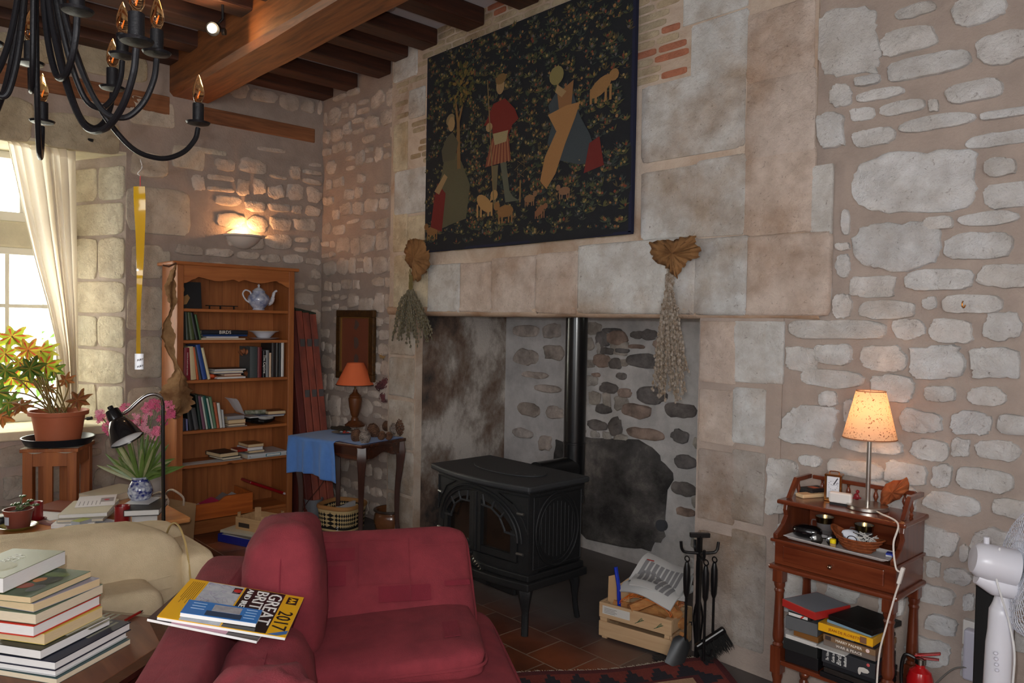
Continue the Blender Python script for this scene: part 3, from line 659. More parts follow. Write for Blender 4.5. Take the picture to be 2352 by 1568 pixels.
# shelf 3
L3=[(416,421,800,(214,206,190),'narrow white paper booklet at the left of the third shelf',0,None),
(422,438,797,(126,24,42),'crimson gardening book with white spine title',-1,'GARDEN PLANTS AND FLOWERS'),
(440,452,795,(206,190,150),'cream-spined book beside the crimson gardening book',6,None),
(453,458,796,(190,90,40),'thin orange book on the third shelf',7,None),
(459,465,795,(60,66,74),'thin grey book leaning on the third shelf',10,None),
(467,477,791,(38,70,140),'thick blue book leaning on the third shelf',12,None),
(479,485,798,(214,200,160),'cream book leaning at the end of the third shelf row',13,None)]
for (a,b,y,c_,l,le,ti) in L3: upright(2,a,b,y,c_,l,le,ti,depth=.2,tcol=(235,230,220) if c_[0]<150 else (90,70,40))
zz=SZ[2]+.001
for (a,b,t,c_,l,sp) in [(500,566,.012,(200,198,196),'thin white magazine at the bottom of the third shelf pile',False),(504,560,.006,(190,150,120),'thin tan booklet low in the third shelf pile',True),(516,556,.016,(150,60,36),'small paperback with cream page edges in the third shelf pile',False),(490,560,.004,(120,124,130),'thin grey folder in the third shelf pile',True),(492,560,.016,(196,200,206),'pale grey book second from top of the third shelf pile',False),(494,567,.015,(40,40,44),'white-edged book on top of the third shelf pile',False)]:
    flat(2,a,b,zz,t,c_,l,sp,depth=.19,pages=PAGEW if 'white' in l else None); zz+=t+.0006
p=pX(478,868,BX-.05)
tag(MB().ball((BX-.09,p.y+.03,SZ[2]+.019),.04,.045,.018,nz=.5,ns=30).build('orange_wrapper',C(214,84,34,.5),smooth=True),'crumpled orange wrapper beside the leaning books on the third shelf','wrapper')
# driftwood
DW=wood('driftwood',(176,110,70),(110,62,38),2,.7,2.)
pp=[pX(x,y,BX-.09) for x,y in [(551,812),(560,806),(574,812),(582,828),(580,845),(568,856),(562,863)]]
tag(MB().tube(cr([(q.x,q.y,max(q.z,SZ[2]+.022)) for q in pp]),[.012,.014,.018,.016,.013,.014,.016,.02,.018,.016]*5,10).build('driftwood',DW,smooth=True),'curled piece of driftwood standing on the third shelf','driftwood') if False else None
tt=cr([(q.x,q.y,max(q.z,SZ[2]+.022)) for q in pp]); rr=[.019+.006*math.sin(i*1.7) for i in range(len(tt))]
tag(MB().tube(tt,rr,10).build('driftwood',DW,smooth=True),'curled piece of driftwood standing on the third shelf','driftwood')
R3=[(575,592,796,(70,78,80),'thick grey book behind the driftwood',None),(593,602,797,(110,40,44),'maroon-spined book with pale lettering on the third shelf',None),
(605,611,806,(18,18,22),'black book with white spine title on the third shelf','The Captive'),(612,619,804,(120,124,128),'slim grey book right of the black book',None),(620,624,810,(220,190,160),'slim cream and orange book near the right end',None),
(625,634,786,(44,40,40),'tall dark book with a red emblem near the right end',None),(635,641,786,(52,52,50),'tall charcoal book near the right end',None),(642,646,785,(30,34,40),'thin dark book beside the white one',None),(647,653,783,(214,212,208),'tall white book at the right end of the third shelf',None)]
for (a,b,y,c_,l,ti) in R3: upright(2,a,b,y,c_,l,0,ti,depth=.19)
# shelf 4
L4=[(416,420,955,(206,204,208),'thin white book at the left of the fourth shelf',2),(421,429,960,(46,44,60),'navy paperback at the left of the fourth shelf',2),(430,434,962,(140,140,190),'slim lilac book on the fourth shelf',3),
(437,447,940,(40,42,44),'black hardback leaning on the fourth shelf',8),(449,459,936,(74,74,76),'grey hardback leaning on the fourth shelf',10),(461,467,905,(34,50,44),'tall dark green book on the fourth shelf',8),(468,475,908,(110,70,90),'mauve and black book on the fourth shelf',9),
(476,480,910,(190,200,190),'thin pale green book on the fourth shelf',10),(481,488,908,(24,84,76),'teal green book on the fourth shelf',11),(489,493,913,(200,206,196),'thin white-green book on the fourth shelf',11),(494,500,910,(96,128,100),'sage green book leaning on the fourth shelf',10),(501,507,922,(176,92,60),'slim orange-brown book leaning on the fourth shelf',9),(508,514,924,(206,206,200),'white book leaning right of the orange-brown book',8),(515,519,940,(190,192,194),'short pale booklet ending the fourth shelf row',6)]
for (a,b,y,c_,l,le) in L4: upright(3,a,b,y,c_,l,le,depth=.2)
zz=SZ[3]+.001
for (a,b,t,c_,l,sp) in [(524,570,.004,(190,190,184),'thin card under the paperbacks on the fourth shelf',False),(527,566,.017,(90,60,40),'lower cream-edged paperback of the fourth shelf pile',False),(527,567,.03,(150,110,70),'thick tan-edged paperback on the fourth shelf pile',False),(524,563,.026,(150,150,154),'grey boxed set on top of the fourth shelf pile',True)]:
    flat(3,a,b,zz,t,c_,l,sp,depth=.17,pages=PAGEC if t>.02 else None); zz+=t+.0006
# clear plastic sheet
CLR=mat('clear plastic',(200,205,210),.15,alpha=.35)
o=MB(); q=[pX(516,912,BX-.1),pX(545,916,BX-.06),pX(566,952,BX-.05),pX(545,945,BX-.12)]
o.grid(lambda u,v:(q[0]*(1-u)+q[1]*u)*(1-v)+(q[3]*(1-u)+q[2]*u)*v+Vector((.01*math.sin(u*5),0,.008*math.sin(v*6))),8,8,thick=.0015)
tag(o.build('plastic_sleeve',CLR,smooth=True),'stiff clear plastic sleeve propped on the fourth shelf pile','plastic sleeve')
def crumple(name,label,cat,c,r,col,seed,nz=.5,ns=14,rough=.6,e=.8):
    return tag(MB().ball(c,*r,n=22,m2=12,e=e,nz=nz,ns=ns).build(name,C(*col,rough),smooth=True,ang=30),label,cat)
p=pX(600,972,BX-.08)
crumple('black_bag','black plastic bag stuffed flat on the right of the fourth shelf','bag',(BX-.12,p.y,SZ[3]+.028),(.09,.12,.026),(18,18,20),1,rough=.35)
zz=SZ[3]+.056
flat(3,575,655,zz,.008,(180,182,184),'grey magazine lying across the black bag on the fourth shelf',False,depth=.2,pages=PAGEW); zz+=.0085
flat(3,600,657,zz,.007,(60,70,100),'blue magazine above the grey magazine on the fourth shelf',False,depth=.18,pages=PAGEW); zz+=.0075
flat(3,618,658,zz,.026,(120,80,50),'cream-edged paperback on top of the magazines on the fourth shelf',False,depth=.14,pages=PAGEC,rot=-4)
p=pX(585,942,BX-.1)
tag(MB().tube([(BX-.12,p.y-.07,zz+.018),(BX-.1,p.y+.09,zz+.016)],[.017,.017],14).build('rolled_brochure',mat('brochure paper',(170,170,160),.5,col2=(84,92,60),vs=30),smooth=True),'rolled colour brochure lying on the magazines of the fourth shelf','brochure')
crumple('newspaper','crumpled newspaper spilling over the edge of the fourth shelf','newspaper',(BX-.035,p.y+.06,SZ[3]+.05),(.035,.055,.014),(176,178,178),2,.6,20)
# shelf 5
zz=SZ[4]+.001
flat(4,416,560,SZ[4]+.0005,.0035,(226,228,230),'white sheet of card lying along the left of the fifth shelf',False,depth=.1,inset=.012,pages=PAGEW,name='card_sheet',cat='card')
zz=SZ[4]+.0045
flat(4,515,560,zz,.02,(34,34,34),'cream-edged paperback low in the leaning pair on the fifth shelf',False,depth=.2,pages=PAGE,rot=8); zz+=.0205
flat(4,508,554,zz,.03,(30,34,36),'black-covered paperback on top of the leaning pair on the fifth shelf',False,depth=.2,pages=PAGEC,rot=8)
zz=SZ[4]+.001
# lever arch binder
o=flat(4,572,664,zz,.032,(196,202,206),'white ring binder with a blue-edged label lying on the fifth shelf',True,depth=.26,inset=-.01,name='ring_binder',cat='binder')
h_=pX(664,730,BX+.01).y-pX(572,730,BX+.01).y
MB().box(-.0052,-.004,h_*.18,h_*.56,.006,.026).build('label_frame',C(30,110,130,.5),o); MB().box(-.0056,-.004,h_*.2,h_*.54,.009,.023).build('label_card',C(220,222,220,.6),o)
for yy in (.04,.95): MB().tube([(-.0055,h_*yy,.016),(-.004,h_*yy,.016)],.003,10).build('ring_hole',BLK,o)
zz+=.033
for (a,b,t,c_,l) in [(575,612,.021,(60,50,70),'cream-edged paperback resting on the ring binder'),(571,608,.022,(200,204,214),'white-edged paperback in the fifth shelf pile'),(573,610,.024,(150,100,60),'tan-edged paperback on top of the fifth shelf pile')]:
    flat(4,a,b,zz,t,c_,l,False,depth=.17,pages=PAGEW if 'white' in l else PAGEC,rot=2); zz+=t+.0006
flat(4,548,571,SZ[4]+.054,.018,(150,40,26),'red paperback end in the fifth shelf pile',True,depth=.12,inset=.03,rot=3)
# bottom compartment: wooden box with papers, red folder
KB=wood('orange pine box',(206,112,48),(160,78,30),1,.4,.9)
bx0=thing('wooden_box','low orange pine box holding brochures in the bottom of the bookcase','box',(BX+.1,2.2,0))
y0=BYa+.06; y1=pX(579,1180,BX+.08).y; zt_=pX(540,1130,BX+.08).z
zt_=.265
mb=MB(); n=24
prof=[]
for i in range(n+1):
    u=i/n; z=zt_-(.035 if u<.45 else (.035*(1-min(1,(u-.45)/.12)))); prof.append((y0+(y1-y0)*u,z))
xa=BX+.09
vs=[(x,y,.12) for x in (xa-.016,xa) for y,z in prof]+[(x,y,z) for x in (xa-.016,xa) for y,z in prof]; k=n+1; f=[]
for i in range(n): f+=[(i+1,i,i+2*k,i+2*k+1),(k+i,k+i+1,3*k+i+1,3*k+i),(2*k+i,2*k+i+1,3*k+i+1,3*k+i)[::-1],(i,i+1,k+i+1,k+i)]
f+=[(0,k,3*k,2*k),(k-1,3*k-1,4*k-1,2*k-1)]
mb.add(vs,f); mb.build('front_board',KB,bx0,w=True)
MB().box(xa-.3,xa-.017,y0,y0+.014,.12,zt_-.03).build('side_board',KB,bx0,w=True)
MB().box(xa-.3,xa-.017,y1-.014,y1,.12,zt_).build('side_board',KB,bx0,w=True)
MB().box(xa-.3,xa-.017,y0+.014,y1-.014,.12,.13).build('bottom_board',KB,bx0,w=True)
MB().box(xa-.32,xa-.01,y0+.03,y1-.03,.1155,.1195).build('runner',KB,bx0,w=True) 
for i,(px_,py_,ry,c_,l) in enumerate([(470,1120,20,(226,226,232),'white brochure with a pink band sticking out of the wooden box'),(500,1135,35,(120,122,126),'grey glossy brochure in the wooden box'),(455,1140,-25,(48,44,46),'dark folded leaflet in the wooden box'),(520,1128,28,(190,192,196),'pale plastic-wrapped brochure in the wooden box')]):
    p=pX(px_,py_,BX-.0+.012*i)
    M=Matrix.Translation((BX+.012*i,p.y,.185+.004*i))@Matrix.Rotation(R(ry),4,'X')
    o=thing('brochure',l,'brochure',M=M)
    MB().box(-.11,.03,-.1,.1,0,.008).build('cover',C(*c_,.35),o)
    if i==0: MB().box(-.11,.0302,-.0,.1,.0005,.0085).build('pink_band',C(200,40,100,.4),o)
p=pX(620,1140,BX-.05)
o=thing('folder','red plastic folder leaning in the bottom of the bookcase','folder',M=Matrix.Translation((BX-.09,p.y-.02,.235))@Matrix.Rotation(R(-24),4,'X'))
MB().box(-.12,.05,-.16,.16,0,.022).build('cover',C(140,16,24,.3),o,bevel=.006); MB().box(-.05,.052,.13,.15,.004,.018).build('clasp',C(200,190,190,.4),o)
# things on the floor in front of the bookcase
LW=wood('poplar crate wood',(206,170,126),(178,140,98),0,.7,1.)
ct=thing('wooden_crate','small pale wooden fruit crate on a heap of papers before the bookcase','crate',M=TR(-5.03,2.3,.085,R(20)))
for a in (-1,1):
    MB().box(-.13,.13,a*.1-.005,a*.1+.005,0,.085).build('side_slat',LW,ct); 
    MB().box(a*.13-.005,a*.13+.005,-.094,.094,0,.085).build('end_slat',LW,ct)
    for b in (-1,1): MB().prism([(a*.124,b*.094),(a*.124-a*.03,b*.094),(a*.124,b*.094-b*.03)],0,.115).build('corner_post',LW,ct)
MB().box(-.124,.124,-.094,.094,0,.006).build('base_slat',LW,ct)
MB().box(.136,.137,-.01,.07,.02,.07).build('paper_label',C(214,212,208,.6),ct)
MB().box(-.1,.0,-.1065,-.106,.02,.05).build('printed_mark',C(60,50,44,.6),ct)
tr=thing('plastic_tray','blue plastic tray of papers on the floor below the small crate','tray',M=TR(-5.05,2.27,0,R(20)))
mb=MB(); mb.box(-.2,.2,-.15,.15,0,.006); mb.box(-.2,.2,-.15,-.144,.006,.055); mb.box(-.2,.2,.144,.15,.006,.055); mb.box(-.2,-.194,-.144,.144,.006,.055); mb.box(.194,.2,-.144,.144,.006,.055)
mb.build('shell',C(26,40,140,.3),tr,bevel=.003)
z=.007
for i in range(5):
    h=.012+.004*(i%3); o=MB(); o.M=TR(-5.05+.01*(i%2),2.27-.006*i,z,R(20+(-1)**i*5)); o.box(-.17,.17,-.12,.12,0,h)
    tag(o.build('magazine',C(*[(200,198,190),(150,160,120),(226,224,216),(120,116,110),(190,186,170)][i],.5)),'%s magazine in the blue tray under the crate'%['white bottom','greenish','second','grey','topmost cream'][i],'magazine'); z+=h+.0008
# paper carrier bag with rope handles
KR=mat('kraft paper',(176,140,100),.75,var=.08,vs=4)
bg_=thing('paper_bag','brown paper carrier bag with rope handles beside the bookcase','bag',M=TR(-5.12,1.70,0,R(20)))
mb=MB(); w_,d_,h_=.16,.07,.34
vs=[(-w_,-d_,0),(w_,-d_,0),(w_,d_,0),(-w_,d_,0),(-w_,-d_*1.1,h_),(w_*1.02,-d_,h_),(w_*1.1,d_*1.2,h_*.98),(-w_,d_,h_)]
mb.add(vs,[(0,3,2,1),(0,1,5,4),(1,2,6,5),(2,3,7,6),(3,0,4,7)]); o=mb.build('bag_body',KR,bg_); sm=o.modifiers.new('s','SOLIDIFY'); sm.thickness=.002
ROPE=mat('cotton rope',(206,188,168),.9,var=.3,vs=120)
for s_ in (-1,1): MB().tube(cr([(-.08,s_*d_*.95,h_-.03),(-.085,s_*d_*.9,h_+.03),(0,s_*d_*.6,h_+.07),(.085,s_*d_*.8,h_+.03),(.08,s_*d_*.95,h_-.03)]),.007,8).build('rope_handle',ROPE,bg_,smooth=True)
# ================================================================ WINDOW SIDE
CUR=bpy.data.materials.new('curtain cotton'); CUR.use_nodes=True; N=CUR.node_tree.nodes; L=CUR.node_tree.links; b=N['Principled BSDF']; b.inputs['Base Color'].default_value=lin((232,222,208))+(1,); b.inputs['Roughness'].default_value=.9
tl=N.new('ShaderNodeBsdfTranslucent'); tl.inputs[0].default_value=lin((244,238,228))+(1,); mx=N.new('ShaderNodeMixShader'); mx.inputs[0].default_value=.5
L.new(b.outputs[0],mx.inputs[1]); L.new(tl.outputs[0],mx.inputs[2]); L.new(mx.outputs[0],N['Material Output'].inputs[0])
XC=-6.0
lp=[(285,-60),(300,4),(400,28),(500,52),(600,78),(700,108),(800,132),(870,141),(990,146)]
def lpx(y):
    for (a,b1),(c,d) in zip(lp,lp[1:]):
        if y<=c: return b1+(d-b1)*max(0,(y-a))/(c-a)
    return lp[-1][1]
def cf(u,v):
    rx=172+6*v; 
    lx=lpx(300+690*v); 
    if v<.001: lx=-55
    elif v<.05: lx=-55*(1-v/.05)+lx*(v/.05)
    px_=lx+(rx-lx)*u; ytop=283+(px_-0)*.26; py_=ytop+(985-ytop)*v
    p=pX(px_,py_,XC); amp=.03*(.25+.75*min(1,v*6)); ph=u*2*PI*7+1.2*math.sin(u*9)
    return p+Vector((amp*math.sin(ph)+.012*math.sin(u*31+v*3),.008*math.cos(ph*1.3),0))
cu_=thing('curtain','cream cotton curtain gathered to the right of the left window','curtain',pX(120,985,XC))
MB().grid(cf,150,40).build('drape',CUR,cu_,w=True,smooth=True,ang=180)
MB().grid(lambda u,v: cf(u,v*.06)+Vector((.006,0,0)),150,3).build('header_tape',CUR,cu_,w=True,smooth=True,ang=180)
IRON=mat('black wrought iron',(22,22,26),.42,.3,bump=.2,bs=80)
a=pX(-60,276,-5.99); b_=pX(212,321,-5.88)
o=thing('curtain_rod','thin black iron curtain rod end beside the curtain','curtain rod',pX(190,318,-5.86))
MB().tube([pX(172,313,-5.9),pX(214,323,-5.85)],.011,8).build('rod',IRON,o,w=True,smooth=True)
MB().tube([pX(172,313,-5.9),pX(172,309,-5.92)],.006,6).build('hook',IRON,o,w=True)
# ---------------------------------------------------------------- plant stand
SW=wood('chestnut stand wood',(172,100,46),(128,66,26),2,.45,.8)
zs=.72
A=pz(51,1031,zs);Bp=pz(176,1029,zs); D_=pz(216,1018,zs)
ex=(Bp-A); w=ex.length; ex.normalize(); ey=Vector((-ex.y,ex.x,0)); d=max(.3,(D_-Bp).dot(ey)); 
Ms=axes((A.x,A.y,0),ex,ey,(0,0,1))
st=thing('plant_stand','square reddish wooden plant stand with slatted sides under the window','plant stand',M=Ms)
lw=.055
MB().box(-.012,w+.012,-.012,d+.012,zs-.022,zs).build('top_board',SW,st,bevel=.003)
for i in (0,1):
    for j in (0,1):
        x0=i*(w-lw); y0=j*(d-lw); MB().box(x0,x0+lw,y0,y0+lw,0,zs-.022).build('leg',SW,st,bevel=.003)
for j in (.004,d-.026):
    MB().box(lw,w-lw,j,j+.022,zs-.11,zs-.022).build('rail',SW,st); MB().box(lw,w-lw,j,j+.022,.12,.18).build('rail',SW,st)
    MB().box(w*.38,w*.38+.05,j,j+.02,.18,zs-.11).build('slat',SW,st)
for x in (.004,w-.026):
    MB().box(x,x+.022,lw,d-lw,zs-.11,zs-.022).build('rail',SW,st); MB().box(x,x+.022,lw,d-lw,.12,.18).build('rail',SW,st)
cen=Ms@Vector((w/2,d/2,zs))
tag(MB().grid(lambda u,v: Ms@Vector((w*(u*1.06-.03),d*(v*1.08-.04),zs+.0015+.003*noise.noise(Vector((u*7,v*7,0)))-(.03*max(0,.06-v)/.06*abs(math.sin(u*6)) if v<.06 else 0))),24,20,thick=.001).build('cloth_scrap',C(178,166,150,.9),smooth=True),'crumpled beige cloth under the black saucer on the plant stand','cloth')
sa=thing('plant_saucer','wide black plastic saucer on the plant stand','saucer',(cen.x,cen.y,zs+.008))
dep=(cen-CAM).dot(FW); k_=dep/FPX
MB().lathe([(.5*.36,0),(66*k_,.0),(75*k_,.045),(72*k_,.045),(64*k_,.006),(0,.006)],36).build('dish',C(24,30,36,.4),sa,smooth=True)
TERR=mat('terracotta plastic',(176,98,66),.6,var=.08,vs=6)
pt=thing('potted_begonia','large star-leaved begonia in a terracotta pot, glowing against the window','plant',(cen.x,cen.y,zs+.018))
h_=.2
MB().lathe([(.2*.5,0),(44*k_,0),(54*k_,h_-.03),(61*k_,h_-.026),(62*k_,h_),(57*k_,h_),(52*k_,h_-.04),(0,h_-.045)],36).build('pot',TERR,pt,smooth=True)
MB().lathe([(52*k_,h_-.04),(30*k_,h_-.028),(0,h_-.024)],24).build('soil',mat('dark soil',(52,36,28),.95,bump=1,bs=50),pt)
LM=bpy.data.materials.new('begonia leaf'); LM.use_nodes=True; N=LM.node_tree.nodes; L=LM.node_tree.links; b=N['Principled BSDF']
at=N.new('ShaderNodeAttribute'); at.attribute_name='tint'; L.new(at.outputs[0],b.inputs[0]); b.inputs['Roughness'].default_value=.5
tl=N.new('ShaderNodeBsdfTranslucent'); L.new(at.outputs[0],tl.inputs[0]); mx=N.new('ShaderNodeMixShader'); mx.inputs[0].default_value=.6
L.new(b.outputs[0],mx.inputs[1]); L.new(tl.outputs[0],mx.inputs[2]); L.new(mx.outputs[0],N['Material Output'].inputs[0])
def starleaf(mb,c,r,nrm,roll,cols,lobes=7,rr=None,curl=.25):
    nrm=Vector(nrm).normalized(); u=nrm.orthogonal().normalized(); w=nrm.cross(u)
    cin,cmid,cout=[lin(x) for x in cols]
    n=lobes*8; 
    def P(a,q):
        l=abs(math.sin(a*lobes/2)); edge=r*(.52+.48*(1-l)**.8)*(1+.08*math.sin(a*1.0)+.04*math.sin(a*23))
        # gap at petiole
        rad=edge*q; x=math.cos(a+roll)*rad; y=math.sin(a+roll)*rad
        return Vector(c)+u*x+w*y-nrm*(curl*rad*rad/r)+nrm*(.09*r*q*(math.cos(a*lobes)))
    rings=[.0,.3,.65,1.]
    vs=[P(2*PI*i/n,q) for q in rings for i in range(n)]
    for qi in range(3):
        for i in range(n):
            j=(i+1)%n; a=2*PI*(i+.5)/n; vein=abs(math.sin(a*lobes/2))<.22
            col=cin if (vein and qi<2) else (cmid if qi==0 else (cmid if (vein) else cout))
            mb.add([vs[qi*n+i],vs[qi*n+j],vs[(qi+1)*n+j],vs[(qi+1)*n+i]],[(0,1,2,3)],0,col)
r3=random.Random(5)
BAS=Vector((cen.x,cen.y,zs+h_))
YG=((204,84,54),(196,184,76),(160,172,56)); GR_=((150,130,60),(92,112,40),(70,96,34)); BR_=((150,80,50),(150,96,54),(128,84,44)); OR=((200,80,54),(206,140,66),(196,176,66))
lv=[(27,772,36,YG,.0),(12,812,30,YG,.1),(64,803,27,OR,0),(93,806,36,YG,0),(12,850,28,GR_,.1),(68,846,30,GR_,.1),(105,838,30,YG,0),(28,868,30,YG,0),(122,846,24,GR_,.1),(62,875,26,YG,.1),(20,925,30,GR_,.2),(-8,900,34,GR_,0),(178,918,26,BR_,.1),(150,872,20,BR_,.2),(100,868,24,GR_,.2),(-25,790,38,YG,0),(45,832,20,YG,0),(5,955,30,BR_,.4),(48,930,24,BR_,.4),(110,890,18,BR_,.3)]
stems=MB()
for i,(x,y,r,cs,tilt) in enumerate(lv):
    c=pD(x,y,dep+r3.uniform(-.16,.16)); nr=Vector((.8+r3.uniform(-.2,.2),-.55+r3.uniform(-.3,.3),.5+r3.uniform(-.3,.4)+tilt)); nr=-nr if nr.dot(c-CAM)>0 else nr
    m_=MB(); starleaf(m_,c,r*k_*1.15,nr,r3.uniform(0,6),cs); lf=m_.build('leaf',LM,pt,w=True,smooth=True,ang=180)
    root=BAS+Vector((r3.uniform(-.05,.05),r3.uniform(-.05,.05),-.03)); mid=(root+c)/2+Vector((r3.uniform(-.04,.04),r3.uniform(-.04,.04),.06))
    MB().tube(cr([root,mid,c],7),[.0045]*15,6).build('stem',mat('begonia stem',(134,112,62),.6,var=.3,vs=20),pt,w=True,smooth=True)
# begonia clamp knob behind the pot: spare window latch
o=thing('window_stay','small black iron window stay on the wall behind the begonia','window stay',pX(200,961,XW+.04))
MB().tube([pX(190,962,XW+.0),pX(209,960,XW+.06)],.006,8).build('rod',IRON,o,w=True); MB().tube([pX(200,961,XW+.04),pX(211,960,XW+.065)],.012,8).build('grip',IRON,o,w=True)
# ---------------------------------------------------------------- coffee table
CT=.45
TW=wood('honey pine tabletop',(214,150,92),(186,118,64),1,.3,.7,coat=.3,knots=(140,80,40))
TWD=wood('pine table frame',(150,86,42),(112,58,26),1,.45,.7)
ctb=thing('coffee_table','long honey pine coffee table covered with books and candles','coffee table',(-4.55,.7,0))
MB().box(-4.93,-4.22,-.35,1.53,CT-.03,CT).build('tabletop',TW,ctb,w=True,bevel=.01)
MB().box(-4.88,-4.27,-.3,1.47,CT-.12,CT-.03).build('apron',TWD,ctb,w=True)
for x in (-4.87,-4.35):
    for y in (-.28,1.38): MB().box(x,x+.07,y,y+.07,0,CT-.12).build('leg',TWD,ctb,w=True)
def ont(px,py,z=CT): return pz(px,py,z)
def kk(p): return (Vector(p)-CAM).dot(FW)/FPX
# succulent
p=ont(42,1214); k=kk(p)
o=thing('saucer','olive green ceramic saucer under the small succulent','saucer',(p.x,p.y,CT))
MB().lathe([(26*k,0),(30*k,.004),(41*k,.02),(38*k,.021),(28*k,.007),(0,.007)],28).build('dish',C(112,110,44,.25,coat=.4),o,smooth=True)
o=thing('potted_succulent','little succulent in a brown plastic pot on an olive saucer','plant',(p.x,p.y,CT+.008))
hh=.095
MB().lathe([(.02,0),(23*k,0),(29*k,hh-.015),(31*k,hh-.015),(31.5*k,hh),(28.5*k,hh),(27*k,hh-.02),(0,hh-.02)],28).build('pot',C(120,62,50,.45),o,smooth=True)
MB().lathe([(27*k,hh-.02),(10*k,hh-.008),(0,hh-.006)],18).build('soil',MC['dark soil'],o)
MB().grid(lambda u,v:Vector((28.5*k*math.cos(-1.35+u*.5)*1.0,28.5*k*math.sin(-1.35+u*.5),.025+.04*v)),4,2).build('price_label',C(190,200,216,.5),o)
for (x,y,r) in [(40,1157,10),(52,1140,12),(70,1150,9),(82,1160,9),(32,1160,9),(60,1158,8),(44,1168,8)]:
    q=pD(x,y,k*FPX+r3.uniform(-.02,.02)); m_=MB()
    for t in range(5):
        a=t*2*PI/5; m_.ball(q+Vector((math.cos(a)*.010,math.sin(a)*.010,.003)),.012,.008,.005,8,5)
    m_.build('leaf_rosette',C(58,84,40,.4),o,w=True,smooth=True); MB().tube(cr([Vector((p.x,p.y,CT+hh-.01)),(Vector((p.x,p.y,CT+hh+.02))+q)/2,q],5),.003,6).build('stem',C(96,110,70,.6),o,w=True)
# candles
WAX=mat('red candle wax',(132,20,24),.35,coat=.2)
def candle(px,py,r,ytop,lab,zz=CT):
    p=ont(px,py,zz); k=kk(p); h=(py-ytop)*k*1.0
    o=thing('red_candle',lab,'candle',(p.x,p.y,zz)); rr=r*k
    MB().lathe([(rr*.98,0),(rr,.004),(rr,h-.006),(rr*.96,h),(rr*.78,h-.002),(rr*.7,h-.014),(0,h-.018)],28).build('wax',WAX,o,smooth=True)
    MB().tube([(0,0,h-.018),(.001,.001,h-.004)],.0015,6).build('wick',BLK,o)
    return p,k
p,k=candle(281,1207,16.5,1160,'thick red pillar candle beside the plate')
p=ont(83,1196); k=kk(p)
o=thing('candle_dish','small dark red dish under the back candle','dish',(p.x,p.y,CT)); MB().lathe([(18*k,0),(22*k,.012),(20*k,.012),(16*k,.004),(0,.004)],24).build('dish',C(90,20,20,.3),o,smooth=True)
candle(80,1192,16.5,1152,'thick red pillar candle behind the small succulent',CT+.0045)
# papers, albums, books on the table
def slab(px,py,z,w,d,t,rot,col,name,label,cat,rough=.5,parts=None,pages=None):
    p=ont(px,py,z); M=TR(p.x,p.y,z+.0006,R(rot))
    if pages:
        o=thing(name,label,cat,M=M); MB().box(-w/2,w/2,-d/2,d/2,0,.003).box(-w/2,w/2,-d/2,d/2,t-.003,t).box(-w/2,-w/2+.003,-d/2,d/2,.003,t-.003).build('cover',C(*col,rough),o); MB().box(-w/2+.003,w/2-.003,-d/2+.003,d/2-.003,.003,t-.003).build('pages',pages,o)
        return o
    o=MB(); o.M=Matrix(); o.box(-w/2,w/2,-d/2,d/2,0,t); ob=o.build(name,C(*col,rough)); ob.matrix_world=M; MATS[ob.name]=M; return tag(ob,label,cat)
slab(125,1178,CT,.3,.22,.003,15,(206,208,214),'paper_sheet','white sheet of paper left of the albums','paper')
slab(150,1166,CT,.28,.2,.012,35,(120,60,40),'magazine','brown-edged magazine behind the albums on the coffee table','magazine')
slab(185,1196,CT,.20,.27,.02,62,(226,226,226),'book','white-covered book at the bottom of the coffee table albums','book',pages=PAGEW)
slab(205,1182,CT+.021,.22,.3,.014,60,(180,176,166),'book','grey softback in the middle of the coffee table albums','book',pages=PAGE)
slab(207,1172,CT+.036,.23,.31,.022,64,(196,190,172),'photo_album','cream ring-bound album on top of the pile, right of the paper','album',pages=PAGEW)
o=slab(222,1150,CT+.0592,.19,.27,.0012,72,(226,224,232),'printed_letter','printed letter with a small red flower photograph on the album','letter')
MB().box(.02,.085,-.04,.06,.0013,.0016).build('flower_photo',C(150,140,150,.5),o); MB().ball((.05,.01,.0018),.014,.018,.0012,12,4).build('red_flower',C(190,30,60,.5),o)
for i in range(6): MB().box(-.08+.02*i,-.076+.02*i,-.1,.0,.0013,.0015).build('text_line',C(150,150,160,.6),o)
slab(262,1140,CT,.22,.3,.04,30,(190,184,168),'book','fat pale book behind the albums','book',pages=PAGE)
p=ont(108,1203); slab(108,1203,CT,.035,.10,.012,115,(150,110,110),'matchbox','small mauve box beside the succulent saucer','box')
p=ont(208,1212); k=kk(p)
o=thing('white_plate','white plate with a little box and spectacles in front of the albums','plate',(p.x,p.y,CT))
MB().lathe([(30*k,0),(34*k,.004),(52*k,.016),(53*k,.018),(50*k,.017),(33*k,.007),(0,.007)],36).build('dish',C(206,210,218,.2,coat=.4),o,smooth=True)
ob=slab(187,1207,CT+.007,.055,.075,.03,30,(176,178,182),'medicine_box','small grey and green medicine box on the plate','box')
MB().box(-.028,.028,-.0385,.038,.0302,.0308).build('green_lid',C(150,160,60,.5),ob)
q=ont(232,1208,CT+.012)
gl=thing('spectacles','folded spectacles with a dark case lying on the plate','spectacles',(q.x,q.y,CT+.012))
for s in (-1,1): MB().tube([(math.cos(t*PI/8)*.02+s*.024,math.sin(t*PI/8)*.016,.004) for t in range(17)],.0015,6).build('lens_rim',C(60,50,46,.3),gl)
MB().tube([(-.04,.02,.004),(.04,.03,.006)],.0018,6).build('temple',C(60,50,46,.3),gl); MB().tube([(-.04,.03,.006),(.05,.01,.006)],.0018,6).build('temple',C(60,50,46,.3),gl)
p=ont(2,1204); tag(MB().ball((p.x,p.y,CT+.025),.05,.04,.024,e=.6,nz=.2).build('glasses_case',C(20,20,24,.4),smooth=True),'black case at the left edge of the coffee table','case')
